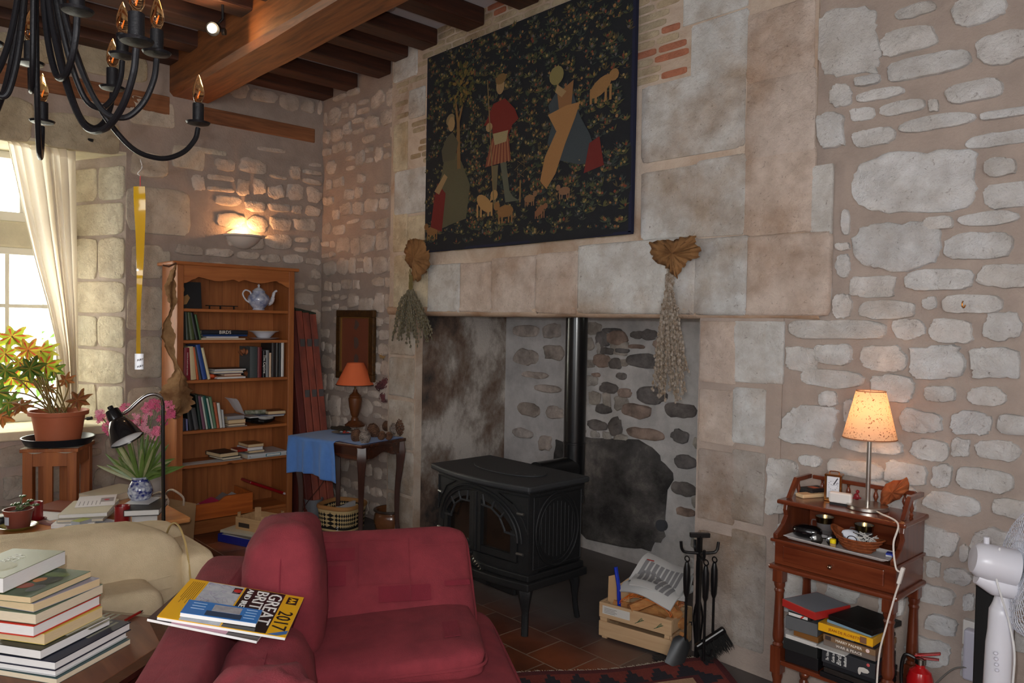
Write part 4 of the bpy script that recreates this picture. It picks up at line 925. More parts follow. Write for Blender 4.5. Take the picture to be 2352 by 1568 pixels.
# right-hand pile, with the vase on it
slab(331,1190,CT,.12,.2,.055,75,(214,214,214),'carton','white printed carton under the black book by the candle','box')
slab(336,1172,CT+.056,.17,.24,.032,62,(60,58,56),'book','thick black-covered book under the flower vase','book',pages=PAGEW)
slab(328,1150,CT+.089,.13,.16,.002,50,(214,216,220),'greeting_card','white card lying on the black book by the vase','card')
zv=CT+.0895
p=ont(322,1146,zv); k=kk(p)
VB=mat('blue and white glaze',(200,206,214),.15,col2=(24,34,110),vs=42,coat=.6,detail=1)
va=thing('flower_vase','blue and white glazed vase of pink oleander on the coffee table','vase',(p.x,p.y,zv))
s=27*k
MB().lathe([(s*.72,0),(s*.9,.015),(s*1.0,.04),(s*.96,.065),(s*.8,.09),(s*.66,.105),(s*.62,.112),(s*.7,.118),(s*.7,.124),(s*.62,.126),(s*.6,.11),(s*.8,.06),(0,.02)],32).build('vessel',VB,va,smooth=True)
MB().lathe([(s*.645,.104),(s*.68,.104),(s*.66,.1105),(s*.635,.1105)],32,caps=False).build('blue_band',C(24,34,110,.2),va,smooth=True)
fb=thing('oleander_bunch','pink oleander flowers with long narrow leaves in the blue vase','flowers',(p.x,p.y,zv+.118))
VZ=Vector((p.x,p.y,zv+.10)); LG=mat('oleander leaf',(96,120,56),.4,var=.3,vs=14); LG2=mat('oleander pale leaf',(150,152,110),.4,var=.3,vs=14)
def blade(mb,a,b,w,bend=.04,n=8):
    a=Vector(a);b=Vector(b); d=(b-a); side=d.cross(FW).normalized(); up_=d.normalized().cross(side)
    def f(u,v):
        q=a+d*u+Vector((0,0,-bend*math.sin(u*PI)*-1)); ww=w*(math.sin(PI*min(1,.08+u*.92)))**.7
        return q+side*ww*(v-.5)+up_*(.2*ww*(abs(v-.5)*2))
    mb.grid(f,n,2,thick=.0008)
r4=random.Random(11)
for i in range(46):
    ang=r4.uniform(-1.25,1.25); L_=r4.uniform(.14,.34)*(1-.25*abs(ang)); t=VZ+RT*math.sin(ang)*L_+Vector((0,0,1))*math.cos(ang)*L_+FW*r4.uniform(-.09,.09)
    m_=MB(); blade(m_,VZ+RT*math.sin(ang)*.015+Vector((0,0,.0)),t,r4.uniform(.016,.028),r4.uniform(-.01,.03)); m_.build('leaf',LG if r4.random()<.75 else LG2,fb,w=True,smooth=True)
PKM=[C(222,120,150,.6),C(206,92,130,.6),C(230,160,178,.6)]
for i,(x,y,r) in enumerate([(238,962,16),(250,985,15),(262,1000,10),(282,940,15),(312,975,20),(322,958,18),(345,938,18),(356,930,15),(330,985,14),(385,932,12),(392,950,10),(348,1000,12),(360,990,10),(374,965,12),(228,950,8)]):
    c=pD(x,y,k*FPX+r4.uniform(-.08,.08)); m_=MB(); rr=r*k
    for t in range(22):
        q=c+Vector((r4.uniform(-1,1),r4.uniform(-1,1),r4.uniform(-1,1)))*rr*.8
        nn=(CAM-q).normalized()+Vector((r4.uniform(-.6,.6),r4.uniform(-.6,.6),r4.uniform(-.6,.6))); u=nn.orthogonal().normalized(); w_=nn.normalized().cross(u)
        for s5 in range(5):
            a=s5*2*PI/5; e1=u*math.cos(a)+w_*math.sin(a); e2=u*math.cos(a+.5)+w_*math.sin(a+.5); e3=u*math.cos(a-.5)+w_*math.sin(a-.5)
            m_.add([q,q+e2*.008,q+e1*.014+nn*.003,q+e3*.008],[(0,1,2,3)])
    m_.build('blossom',PKM[i%3],fb,w=True); MB().tube(cr([VZ,(VZ+c)/2+Vector((0,0,.03)),c],4),.0022,5).build('stem',LG,fb,w=True)
a=pX(358,1150,XW+.12);b_=pX(358,1015,XW+.12)
tag(MB().tube([(a.x,a.y,.0),(a.x,a.y,b_.z)],.055,24).build('white_pipe',C(190,188,182,.5),smooth=True),'short thick white pipe standing against the wall behind the flower vase','pipe')
# ---------------------------------------------------------------- reading lamp
DP=3.75
GB=C(16,16,18,.18,coat=.6); CHR=mat('brushed chrome',(190,192,196),.25,1.)
f0=pD(378,1200,DP); lpz=thing('reading_lamp','black floor reading lamp with a chrome gooseneck and bell shade','floor lamp',(f0.x,f0.y,0))
top=pD(374,925,DP)
MB().lathe([(.12,0),(.12,.012),(.11,.022),(.015,.03),(0,.03)],32).build('base',GB,lpz,smooth=True)
MB().tube([(f0.x,f0.y,.025),(top.x,top.y,top.z)],.009,12).build('pole',GB,lpz,w=True,smooth=True)
g=[pD(x,y,DP-.02*i) for i,(x,y) in enumerate([(374,930),(370,913),(355,905),(335,909),(315,924),(298,940),(284,949),(276,950)])]
MB().tube(cr(g,8),.0085,12).build('gooseneck',CHR,lpz,w=True,smooth=True)
hd=pD(262,952,DP-.14); tip=pD(292,1010,DP-.16); ax=(tip-hd).normalized(); Mh=Matrix.Translation(hd)@ax.to_track_quat('Z','Y').to_matrix().to_4x4(); k=DP/FPX
m_=MB(); m_.M=Mh; m_.lathe([(0,-.028),(9*k,-.028),(14*k,-.022),(16*k,.012),(15*k,.03),(18*k,.034),(26*k,.07),(33*k,.12),(35*k,.14),(34*k,.14),(24*k,.07),(12*k,.03),(0,.028)],32); m_.build('shade',GB,lpz,w=True,smooth=True)
m_=MB(); m_.M=Mh; m_.lathe([(34*k,.1395),(31*k,.12),(22*k,.068),(10*k,.036),(0,.034)],32,caps=False); m_.build('shade_lining',C(206,206,210,.4),lpz,w=True,smooth=True)
m_=MB(); m_.M=Mh; m_.lathe([(0,-.045),(6*k,-.044),(6*k,-.028)],16); m_.build('switch_knob',GB,lpz,w=True,smooth=True)
# ---------------------------------------------------------------- chandelier
cA=pD(79,-60,1.95); cx,cy_=cA.x,cA.y
ch=thing('chandelier','black wrought iron chandelier with curved arms and candle bulbs','chandelier',(cx,cy_,2.35))
GLB=mat('candle bulb glass',(255,214,160),.03,trans=1.,ior=1.25)
FIL=mat('lamp filament',(255,150,60),.4,em=.4)
def cup(px,py,D): return pD(px,py,D)
cups=[(455,285,2.36,.13),(97,282,2.36,.13),(313,98,1.64,.165),(258,205,2.31,.14),(360,125,2.0,.17),(281,130,2.15,.16),(177,28,1.75,.13),(70,148,2.15,.09),(-28,100,1.93,.13),(-70,200,2.3,.13),(-90,-10,1.7,.15)]
hubz=2.98
for i,(x,y,D,drop) in enumerate(cups):
    c=cup(x,y,D); v=Vector((c.x-cx,c.y-cy_,0)); Rr=v.length; v.normalize(); b0=c.z
    pts=[]
    for f_,hz in ((.05,hubz),(.08,hubz-.12),(.14,b0+.26+.0*i),(.30,b0+.02),(.52,b0-drop*.82),(.72,b0-drop),(.88,b0-drop*.78),(.975,b0-drop*.4),(1.0,b0-.012)):
        pts.append(Vector((cx,cy_,hz))+v*Rr*f_)
    arm=MB().tube(cr(pts,7),.0075,10).build('arm',IRON,ch,w=True,smooth=True)
    MB().lathe([(.004,-.004),(.032,.0),(.036,.006),(.032,.006),(.012,.004),(0,.004)],24,c).build('drip_cup',IRON,arm,w=True,smooth=True)
    MB().lathe([(.0165,.003),(.0165,.062),(.013,.064),(0,.064)],20,c).build('candle_tube',IRON,arm,w=True,smooth=True)
    s_=1.0
    MB().lathe([(.007,.064),(.011,.068),(.0165,.085),(.0175,.095),(.015,.115),(.009,.135),(.003,.15),(0,.153)],20,c).build('bulb',GLB,arm,w=True,smooth=True)
    MB().tube([c+Vector((-.003,0,.08)),c+Vector((.003,.003,.1)),c+Vector((.003,-.003,.082))],.0012,5).build('filament',FIL,arm,w=True)
MB().lathe([(0,-.1),(.02,-.09),(.03,-.05),(.018,-.01),(.03,.05),(.02,.1),(.008,.14),(0,.14)],24,(cx,cy_,hubz)).build('hub',IRON,ch,w=True,smooth=True)
MB().tube([(cx,cy_,hubz+.1),(cx,cy_,ZC)],.006,8).build('hanging_rod',IRON,ch,w=True)
# fly paper
DF=2.2
fp=thing('fly_paper','amber sticky fly paper strip hanging from the chandelier','fly paper',pD(320,848,DF))
AMB=bpy.data.materials.new('amber sticky film'); AMB.use_nodes=True; b=AMB.node_tree.nodes['Principled BSDF']; b.inputs[0].default_value=lin((188,146,24))+(1,); b.inputs['Roughness'].default_value=.12; b.inputs['Transmission Weight'].default_value=.25
def ff(u,v):
    y=428+(812-428)*v; w_=(13-5.*v)*(1-.42*math.sin(min(1,v*1.1)*PI)**2); x=324-6*v*0+(-4+2*math.sin(v*5)); tw=.5*math.sin(v*5.5)
    return pD(x,y,DF)+RT*(u-.5)*2*w_*DF/FPX*math.cos(tw*.9)+FW*(u-.5)*.02*math.sin(tw*2)
MB().grid(ff,3,60,thick=.0006).build('strip',AMB,fp,w=True,smooth=True)
a=pD(320,812,DF);b_=pD(320,848,DF)
MB().tube([b_,a],.0118,24).build('tube',C(222,224,228,.5),fp,w=True,smooth=True)
q=pD(324,824,DF)-FW*.0125
for i,yy in enumerate((826,841)): text('lettering','FURY',C(20,20,20,.6),fp,axes(pD(322,yy,DF-.0145),RT*.97+UP*.25,UP),width=.018)
MB().tube([pD(322,428,DF),pD(322,404,DF)],.0008,5).build('red_cord',C(200,30,40,.6),fp,w=True)
MB().tube(cr([pD(322,404,DF),pD(316,398,DF),pD(326,385,DF),pD(322,366,DF)],5),.0005,4).build('thread',C(220,220,220,.6),fp,w=True)
# wall uplighter
wl=thing('wall_light','white plaster half-bowl uplighter glowing on the left wall','wall light',pX(557,550,XW))
c=pX(557,541,XW); rr=.155
m_=MB(); n=24; prof=[(1.0,0),(.99,-.012),(.86,-.018),(.74,-.05),(.5,-.085),(.22,-.105),(0,-.108)]
vs=[(c.x+.001+math.sin(PI*i/n)*rr*q*1.0,c.y-math.cos(PI*i/n)*rr*q,c.z+z) for i in range(n+1) for q,z in prof]; k=len(prof)
vs2=[(c.x+.001+math.sin(PI*i/n)*rr*q*.93,c.y-math.cos(PI*i/n)*rr*q*.93,c.z+z*.9+.0) for i in range(n+1) for q,z in prof]
m_.add(vs,[(i*k+j,(i+1)*k+j,(i+1)*k+j+1,i*k+j+1) for i in range(n) for j in range(k-1)])
m_.add(vs2,[(i*k+j,i*k+j+1,(i+1)*k+j+1,(i+1)*k+j) for i in range(n) for j in range(k-1)])
m_.add([vs[i*k] for i in range(n+1)]+[vs2[i*k] for i in range(n+1)],[(i,i+n+1,i+n+2,i+1) for i in range(n)])
m_.build('bowl',C(214,204,194,.6),wl,w=True,smooth=True)
MB().ball((c.x+.06,c.y,c.z-.03),.018,.018,.025).build('bulb',mat('warm bulb',(255,190,120),.4,em=6),wl,w=True,smooth=True)
# ceiling spot clipped to the beam side
c=pz(487,65,3.22)
sp=thing('ceiling_spotlight','small bright spotlight fixed under the joists beside the main beam','spotlight',c)
MB().ball(c,.026,.026,.026).build('bulb',mat('spot bulb',(255,236,200),.4,em=60,emc=(255,226,180)),sp,w=True,smooth=True)
m_=MB(); m_.M=Matrix.Translation(c+FW*.01)@(FW+Vector((0,0,.6))).to_track_quat('Z','Y').to_matrix().to_4x4(); m_.lathe([(.04,-.0),(.036,.04),(.02,.07),(0,.075)],20); m_.build('reflector_cup',IRON,sp,w=True,smooth=True)
MB().tube([c+FW*.05+Vector((0,0,.03)),Vector((c.x-.02,c.y+.07,3.3)),Vector((c.x,c.y+.06,3.374))],.008,8).build('bracket',IRON,sp,w=True)
MB().tube([c+FW*.05+RT*.06+Vector((0,0,.0)),c+FW*.05+RT*.04+Vector((0,0,-.0))],.02,10).build('swivel',IRON,sp,w=True)
# long dried leaf hanging down the bookcase edge
DL=mat('dried leaf',(178,142,100),.8,col2=(120,82,48),vs=9,bump=.5,bs=30)
hl=thing('dried_leaf','long curled dried leaf hanging down the left front edge of the bookcase','dried leaf',pX(405,958,BX+.09))
ctr=[(405,607,1),(398,625,8),(392,660,15),(396,690,12),(393,712,4),(382,740,8),(384,765,14),(390,800,8),(404,835,4),(412,858,12),(408,880,28),(408,905,38),(412,930,34),(404,950,18),(402,962,3)]
cc=cr([Vector(q) for q in ctr],5)
def lf(u,v):
    i=min(len(cc)-1,int(u*(len(cc)-1)+.5)); x,y,w_=cc[i]; s=(v-.5)*2
    jag=1+.12*math.sin(i*2.3+s)+.1*math.sin(i*5.1)
    p=pX(x+s*max(.5,w_)*jag,y+abs(s)*w_*.2,BX+.07)
    return p+Vector((.035*math.cos(s*2.5+i*.12)*min(1,w_/12)+.006*math.sin(i*1.9+s*4),0,0))
MB().grid(lf,len(cc)-1,8,thick=.0015).build('blade',DL,hl,w=True,smooth=True,ang=60)
MB().tube([pX(x,y,BX+.08) for x,y in [(374,609),(388,612),(405,604)]],.006,8).build('stalk',C(90,60,40,.8),hl,w=True)
MB().tube([lf(u/30,.5)+Vector((.004,0,0)) for u in range(18,30)],.0025,6).build('midrib',C(130,92,56,.8),hl,w=True)
# ================================================================ CORNER BY THE BACK WALL
RED=mat('worn red paint',(164,84,66),.6,col2=(112,60,52),vs=5,bump=.2,bs=40,stretch=(3,3,.7)); GRN=C(44,58,44,.7)
fs=thing('folding_screen','folded red painted wooden screen of narrow boards leaning beside the bookcase','folding screen',(-5.5,2.95,0))
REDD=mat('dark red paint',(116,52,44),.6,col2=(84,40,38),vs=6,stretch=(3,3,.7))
for i in range(4):
    y0=2.80+.062*i; m_=MB()
    xb0,xb1=-5.56,-5.30; xt0,xt1=-5.83,-5.66; zt_=1.60+.012*(3-i)
    if i: xb0,xt0=xb0+.03,xt0+.02
    vs=[(xb0,y0,0),(xb1,y0,0),(xb1,y0+.055,0),(xb0,y0+.055,0),(xt0,y0,zt_),(xt1,y0,zt_-.02),(xt1,y0+.055,zt_-.02),(xt0,y0+.055,zt_)]
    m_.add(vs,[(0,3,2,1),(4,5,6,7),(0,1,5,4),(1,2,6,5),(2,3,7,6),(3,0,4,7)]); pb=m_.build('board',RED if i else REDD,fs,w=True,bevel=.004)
    m_=MB(); m_.add([Vector(v)+Vector((0,0,.001)) for v in vs[4:]]+[Vector(v)+Vector((0,0,.012)) for v in vs[4:]],[(4,5,6,7),(0,1,5,4),(1,2,6,5),(2,3,7,6),(3,0,4,7)]); m_.build('green_end',GRN,pb,w=True)
    for zz in (.35,.95,1.35):
        t=zz/zt_; xx=xb1+(xt1-xb1)*t
        if i: MB().box(xx-.004,xx+.0035,y0+.012,y0+.05,zz-.03,zz+.03).build('grey_patch',C(88,84,84,.8),pb,w=True)
# framed picture on the back wall
GF=mat('worn gilt frame',(96,66,30),.5,.3,col2=(60,40,22),vs=40,bump=.4,bs=120)
a=pY(778,712,YB-.03); b_=pY(861,872,YB-.03)
pf=thing('framed_picture','small gilt-framed brownish picture on the back wall behind the lamp','picture',(( a.x+b_.x)/2,YB-.02,b_.z))
x0,x1,z0,z1=a.x,b_.x,b_.z-.02,a.z
for (p_,q_,r_,s_) in ((x0,x1,z1-.055,z1),(x0,x1,z0,z0+.055),(x0,x0+.06,z0+.055,z1-.055),(x1-.06,x1,z0+.055,z1-.055)):
    MB().box(p_,q_,YB-.055,YB-.022,r_,s_).build('frame_rail',GF,pf,w=True,bevel=.006)
gi=C(150,112,60,.35,metal=.5)
for (p_,q_,r_,s_) in ((x0+.06,x1-.06,z1-.063,z1-.055),(x0+.06,x1-.06,z0+.055,z0+.063),(x0+.06,x0+.069,z0+.063,z1-.063),(x1-.069,x1-.06,z0+.063,z1-.063)):
    MB().box(p_,q_,YB-.05,YB-.03,r_,s_).build('gilt_slip',gi,pf,w=True)
MB().box(x0+.069,x1-.069,YB-.036,YB-.03,z0+.063,z1-.063).build('canvas',mat('brown faded canvas',(124,70,50),.6,var=.12,vs=5),pf,w=True)
m_=MB()
for i,zz in enumerate((.75,.5,.27)):
    c=((x0+x1)/2+.01,YB-.037,z0+(z1-z0)*zz+.02); m_.ball(c,.035,.0012,.04,14,6,nz=.6,ns=40)
m_.build('faded_motif',C(92,74,66,.7),pf,w=True)
# table
TZ=.72
MAH=wood('dark walnut',(74,38,24),(44,22,16),2,.4,.8,coat=.1); MAHX=wood('dark walnut rail',(80,42,26),(46,24,17),0,.25,.8,coat=.5)
Mt=TR(-4.97,2.5,0,R(14)); tw,td=.67,.45
tb=thing('side_table','dark walnut side table with curved legs under a blue cloth','table',M=Mt)
MB().box(-.012,tw+.012,-.012,td+.0,TZ-.022,TZ).build('tabletop',MAHX,tb,bevel=.005)
def apron(m_,a,b_,fixed,ax):
    n=16; vs=[]
    for d in (0,.018):
        for i in range(n+1):
            u=i/n; p=a+(b_-a)*u; z=TZ-.085-.035*abs(2*u-1)**2.2+.012*math.cos(u*PI*4)
            for zz in (z,TZ-.022): vs.append((p,fixed+d,zz) if ax=='x' else (fixed+d,p,zz))
    k=2*(n+1); f=[]
    for i in range(n):
        a0=i*2; f+=[(a0,a0+2,a0+3,a0+1),(k+a0,k+a0+1,k+a0+3,k+a0+2),(a0,k+a0,k+a0+2,a0+2)]
    m_.add(vs,f)
for ax,fx in (('x',.01),('x',td-.035),('y',.01),('y',tw-.028)):
    m_=MB(); apron(m_,.02,(tw if ax=='x' else td)-.03,fx,ax); m_.build('apron',MAHX,tb)
for (x,y,sx,sy) in ((.03,.03,-1,-1),(tw-.03,.03,1,-1),(.03,td-.045,-1,1),(tw-.03,td-.045,1,1)):
    o_=[]
    for z,off,r_ in ((TZ-.023,0,.034),(TZ-.1,.006,.036),(TZ-.2,.002,.026),(.35,-.012,.02),(.15,-.012,.017),(.04,.0,.017),(0.0,.012,.02)):
        o_.append((Vector((x+sx*off,y+(sy*off if sy<0 else sy*off*.5),z)),r_))
    pts=cr([q[0] for q in o_],4); rs=[]
    for i in range(len(pts)):
        t=i/4; j=min(int(t),len(o_)-2); rs.append(1.25*(o_[j][1]+(o_[j+1][1]-o_[j][1])*(t-j)))
    MB().tube(pts,rs,4).build('leg',MAH,tb,smooth=True,bevel=.003)
CLB=mat('blue cotton cloth',(84,130,200),.85,var=.08,vs=30,bump=.12,bs=300,sheen=.2)
cl=thing('tablecloth','bright blue cloth draped over the walnut side table','tablecloth',Mt@Vector((0,0,TZ)))
z0=TZ+.0015
def cfn(u,v):   # v 0..: back of table to hem ; u left -> right
    fall=.25*(1-.0*u); L0=td-.03; s=v*(L0+.02+fall); x=-.015+u*(.43+.02)
    if s<L0+.012: p=Vector((x,td-.03-s,z0+.0012*noise.noise(Vector((u*8,s*9,0)))))
    else:
        d_=s-L0-.012; wv=.012*math.sin(u*17+1)*min(1,d_/.1)+.006*math.sin(u*34)*min(1,d_/.1); p=Vector((x-.0+.02*d_/fall*(1 if u>.8 else 0),-.018-.008-wv*1.2,z0-.004-d_+.02*math.sin(u*4)*(d_/fall)))
    return Mt@p
MB().grid(cfn,60,60,thick=.0016).build('drape_front',CLB,cl,w=True,smooth=True,ang=180)
def cfl(u,v):
    d_=v*.26; return Mt@Vector((-.018-.006-.010*math.sin(u*14)*min(1,d_/.1),-.02+u*(td-.05),z0-.002-d_))
MB().grid(cfl,40,24,thick=.0016).build('drape_left',CLB,cl,w=True,smooth=True,ang=180)
MB().grid(lambda u,v: Mt@Vector((.42+u*(tw-.43),.03+v*(td-.06)-.035*u*(1-v)+.0,z0+.0008)),10,10,thick=.001).build('cloth_end',CLB,cl,w=True)
def tp_(px,py,z=TZ): return pz(px,py,z)
Z1=TZ+.004
# lamp
p=tp_(815,979); k=kk(p)
WT=wood('turned lamp wood',(112,64,32),(74,40,20),2,.4,1.)
ol=thing('table_lamp','unlit table lamp with a salmon cone shade and turned wooden base','table lamp',(p.x,p.y,Z1))
hb=(979-892)*k
MB().lathe([(.075,0),(.078,.012),(.062,.022),(.05,.035),(.03,.045),(.028,.06),(.022,.07),(.03,.085),(.034,.1),(.046,.15),(.052,.2),(.052,.215),(.044,.225),(.046,.235),(.028,.25),(.018,.262),(.014,hb-.01),(0,hb-.01)],28).build('base',WT,ol,smooth=True)
zs_=(979-884)*k; zt_=(979-834)*k
SH=mat('salmon lampshade',(226,112,66),.8)
MB().lathe([(44*k,zs_),(19*k,zt_),(18.4*k,zt_),(43*k,zs_)],40,caps=False).build('lamp_shade',SH,ol,smooth=True)
MB().lathe([(43*k,zs_-.002),(44.8*k,zs_-.002),(44.8*k,zs_+.003),(43*k,zs_+.003)],40,caps=False).build('shade_trim',C(40,24,20,.6),ol,smooth=True)
MB().tube([(0,0,hb-.012),(0,0,zt_-.03)],.006,8).build('stem',C(120,90,50,.3,metal=1.),ol); MB().ball((0,0,zs_+.05),.022,.022,.03).build('bulb',C(220,220,216,.2),ol,smooth=True)
# silver dish with bits
p=tp_(793,996); k=kk(p)
o=thing('metal_dish','shallow silver dish with painted scraps beside the pine cones','dish',(p.x,p.y,Z1))
MB().lathe([(20*k,0),(26*k,.006),(31*k,.012),(30*k,.013),(20*k,.004),(0,.004)],32).build('dish',C(170,166,156,.25,metal=.8),o,smooth=True)
for i in range(7):
    a=i*.9; MB().ball((math.cos(a)*.035,math.sin(a)*.03,.010),.014,.01,.004,10,5).build('scrap',[C(190,60,50,.5),C(210,206,200,.5),C(110,130,160,.5)][i%3],o)
tag(MB().ball((Mt@Vector((.08,.38,TZ+.018))).to_tuple(),.09,.06,.013,nz=.5,ns=30,e=.9).build('moss_clump',C(60,52,40,.95,bump=1.,bs=90),smooth=True),'dark clump of dried moss at the back left of the blue cloth','moss')
# pine cones
CN=mat('pine cone scale',(120,84,60),.8,col2=(66,44,34),vs=30); CNG=mat('grey pine cone scale',(168,156,146),.8,col2=(84,70,62),vs=40)
def cone(px,py,r,lab,m_,tall=1.15,tilt=0,z=Z1,gi_=0):
    p=tp_(px,py,z); k=kk(p); rr=r*k; o=thing('pine_cone',lab,'pine cone',M=Matrix.Translation((p.x,p.y,z+rr*.92))@Matrix.Rotation(tilt,4,'X'),group=None)
    mb=MB(); mb.ball((0,0,0),rr*.62,rr*.62,rr*tall*.75,12,8); n=110
    for i in range(n):
        t=(i+.5)/n; zz=(2*t-1)*.93; ring=math.sqrt(1-zz*zz); a=i*2.39996; 
        rad=rr*ring*(1-.12*max(0,zz)); c=Vector((math.cos(a)*rad*.86,math.sin(a)*rad*.86,zz*rr*tall*.9)); nn=Vector((math.cos(a)*ring,math.sin(a)*ring,zz*.5+.5)).normalized()
        u=nn.cross(Vector((0,0,1))); u=u.normalized() if u.length>.05 else Vector((1,0,0)); w_=nn.cross(u); s=rr*.24
        tip_=c+nn*s*.55
        mb.add([c-u*s-w_*s*.5,c+u*s-w_*s*.5,c+u*s*.8+w_*s*.5,c-u*s*.8+w_*s*.5,tip_-u*s*.3,tip_+u*s*.3],[(0,1,5,4),(1,2,5),(2,3,4,5),(3,0,4)])
    mb.build('scales',m_,o); MB().tube([(0,0,-rr*tall*.8),(0,0,-rr*.9)],.003,6).build('stub',C(60,40,30,.8),o)
cone(818,1012,13,'brown upright pine cone at the front left of the blue cloth',CN,1.3)
cone(838,1016,14,'greyish pine cone at the front edge of the blue cloth',CNG,1.25)
cone(857,1002,15,'brown spiky pine cone behind the grey front one',CN,1.2,.3)
cone(888,988,11,'small brown pine cone at the foot of the bud vase',CN,1.15)
cone(908,998,15,'dark grey pine cone leaning on the largest cone',CNG,1.0,.9)
cone(931,1000,24,'largest pine cone, at the right end of the blue cloth',CN,1.15,-.2)
cone(876,1010,11,'small flattened pine cone in the middle of the cone row',CN,.8,1.2)
cone(893,1010,10,'little open pine cone before the bud vase',CN,.8,1.4)
# bud vase with hydrangea
p=tp_(903,985); k=kk(p)
bv=thing('bud_vase','slim dark glass bud vase holding dried hydrangea heads','vase',(p.x,p.y,Z1))
MB().lathe([(.02,0),(.024,.01),(.022,.04),(.013,.09),(.009,.15),(.011,.2),(.013,.215),(.011,.215),(.007,.15),(.011,.09),(.018,.04),(0,.02)],20).build('glass',C(34,40,36,.12,coat=.6),bv,smooth=True)
hy=thing('dried_flowers','dried plum hydrangea heads and tan allium globes in the bud vase','flowers',(p.x,p.y,Z1+.2))
HYM=[C(110,62,66,.9),C(84,50,52,.9),C(140,112,96,.9)]; TOPV=Vector((p.x,p.y,Z1+.19)); r5=random.Random(4); DD=k*FPX
def globe(x,y,r,mm,n=60,s=.011,nm='flower_head'):
    c=pD(x,y,DD); m_=MB()
    for t in range(n):
        q=Vector((r5.gauss(0,1),r5.gauss(0,1),r5.gauss(0,1))).normalized(); cc_=c+q*r*k*.9*(r5.uniform(.8,1.)); u=q.orthogonal().normalized(); w_=q.cross(u)
        for a in range(4):
            a1=a*PI/2+t; e1=u*math.cos(a1)+w_*math.sin(a1); e2=u*math.cos(a1+.7)+w_*math.sin(a1+.7); e3=u*math.cos(a1-.7)+w_*math.sin(a1-.7)
            m_.add([cc_,cc_+e2*s*.6,cc_+e1*s+q*.003,cc_+e3*s*.6],[(0,1,2,3)])
    m_.ball(c,r*k*.6,n=10,m2=6)
    m_.build(nm,mm,hy,w=True); MB().tube(cr([TOPV+Vector((0,0,-.1)),TOPV+Vector((0,0,.02)),c],4),.002,5).build('stem',C(90,80,50,.8),hy,w=True)
globe(888,880,17,HYM[0],90); globe(872,886,13,HYM[1]); globe(900,874,11,HYM[1]); globe(882,912,13,HYM[0]); globe(894,920,10,HYM[1])
globe(879,816,10,C(176,138,88,.9),70,.007,'allium_head'); globe(901,832,12,C(190,150,108,.9),80,.007,'allium_head')
m_=MB(); blade(m_,TOPV,pD(892,935,DD),.03,.0); m_.build('leaf',C(70,96,50,.6),hy,w=True)
m_=MB(); blade(m_,TOPV+Vector((0,0,.0)),pD(908,905,DD),.03,.0); m_.build('leaf',C(70,96,50,.6),hy,w=True)
# basket
p=pz(783,1212,0); k=kk(p)
BKB=C(30,26,22,.7); BKC=C(206,180,130,.7); RIM=C(176,126,74,.7)
bk=thing('woven_basket','black and cream diamond-woven square basket under the side table','basket',M=TR(p.x-.02,p.y+.02,0,R(25)))
hw,hh=.15,.19
def bp(u,z,off=0):
    a=2*PI*u; sg=lambda x: math.copysign(abs(x)**.55,x); r_=hw*(.92+.1*z/hh)+off
    return Vector((r_*sg(math.cos(a)),r_*sg(math.sin(a)),z))
mb=MB(); n=40; rows=[.03+(hh-.055)*j/9 for j in range(10)]
for off,rv_ in ((0,False),(-.006,True)):
    for j in range(0,9):
        for i in range(n):
            ph=.5 if j%2 else 0; u=(i+ph)/n; zc=rows[j]; dz=(rows[1]-rows[0])
            q=[bp(u-.5/n,zc,off),bp(u,zc-dz,off),bp(u+.5/n,zc,off),bp(u,zc+dz,off)]
            mb.add(q,[(0,1,2,3)] if not rv_ else [(3,2,1,0)],j%2)
mb.build('woven_side',[BKB,BKC],bk)
mb=MB()
for z0_,z1_ in ((0,.03-.015),(.03-.014,.03),(hh-.05,hh-.03)):
    mb.grid(lambda u,v: bp(u,z0_+(z1_-z0_)*v,.0015),60,1,mi=0 if z0_ in(0,hh-.05) else 1)
mb.build('woven_band',[BKC,BKB],bk)
MB().tube([bp(i/60,hh-.02,-.002) for i in range(61)],.012,8,flat=1.4).build('rim',RIM,bk,smooth=True)
MB().grid(lambda u,v: bp(u,.004,0)*v+Vector((0,0,.004*(1-v))),40,4).build('bottom',BKC,bk)
o=thing('newspaper','folded white newspaper standing in the woven basket','newspaper',M=TR(p.x+.05,p.y+.02,.012,R(25)))
MB().box(-.02,.0,-.11,.11,0,.175).build('sheets',C(206,204,204,.7),o); MB().box(-.0195,-.0005,-.1,-.02,.1752,.1756).build('print',C(90,90,90,.7),o)
# glazed pot
p=pz(893,1222,0); k=kk(p)
GZ=mat('brown salt glaze',(132,84,52),.22,col2=(98,60,36),vs=5,coat=.5)
gp=thing('stoneware_pot','brown glazed stoneware pot on the floor below the side table','pot',(p.x,p.y+.02,0))
MB().lathe([(.09,0),(.115,.03),(.128,.09),(.122,.135),(.112,.15),(.124,.158),(.126,.17),(.118,.172),(.106,.16),(.11,.13),(.115,.09),(.1,.03),(0,.02)],40).build('body',GZ,gp,smooth=True)
MB().lathe([(.1265,.158),(.131,.164),(.1275,.172),(.117,.1735),(.117,.171)],40,caps=False).build('dark_rim',C(60,46,38,.3),gp,smooth=True)
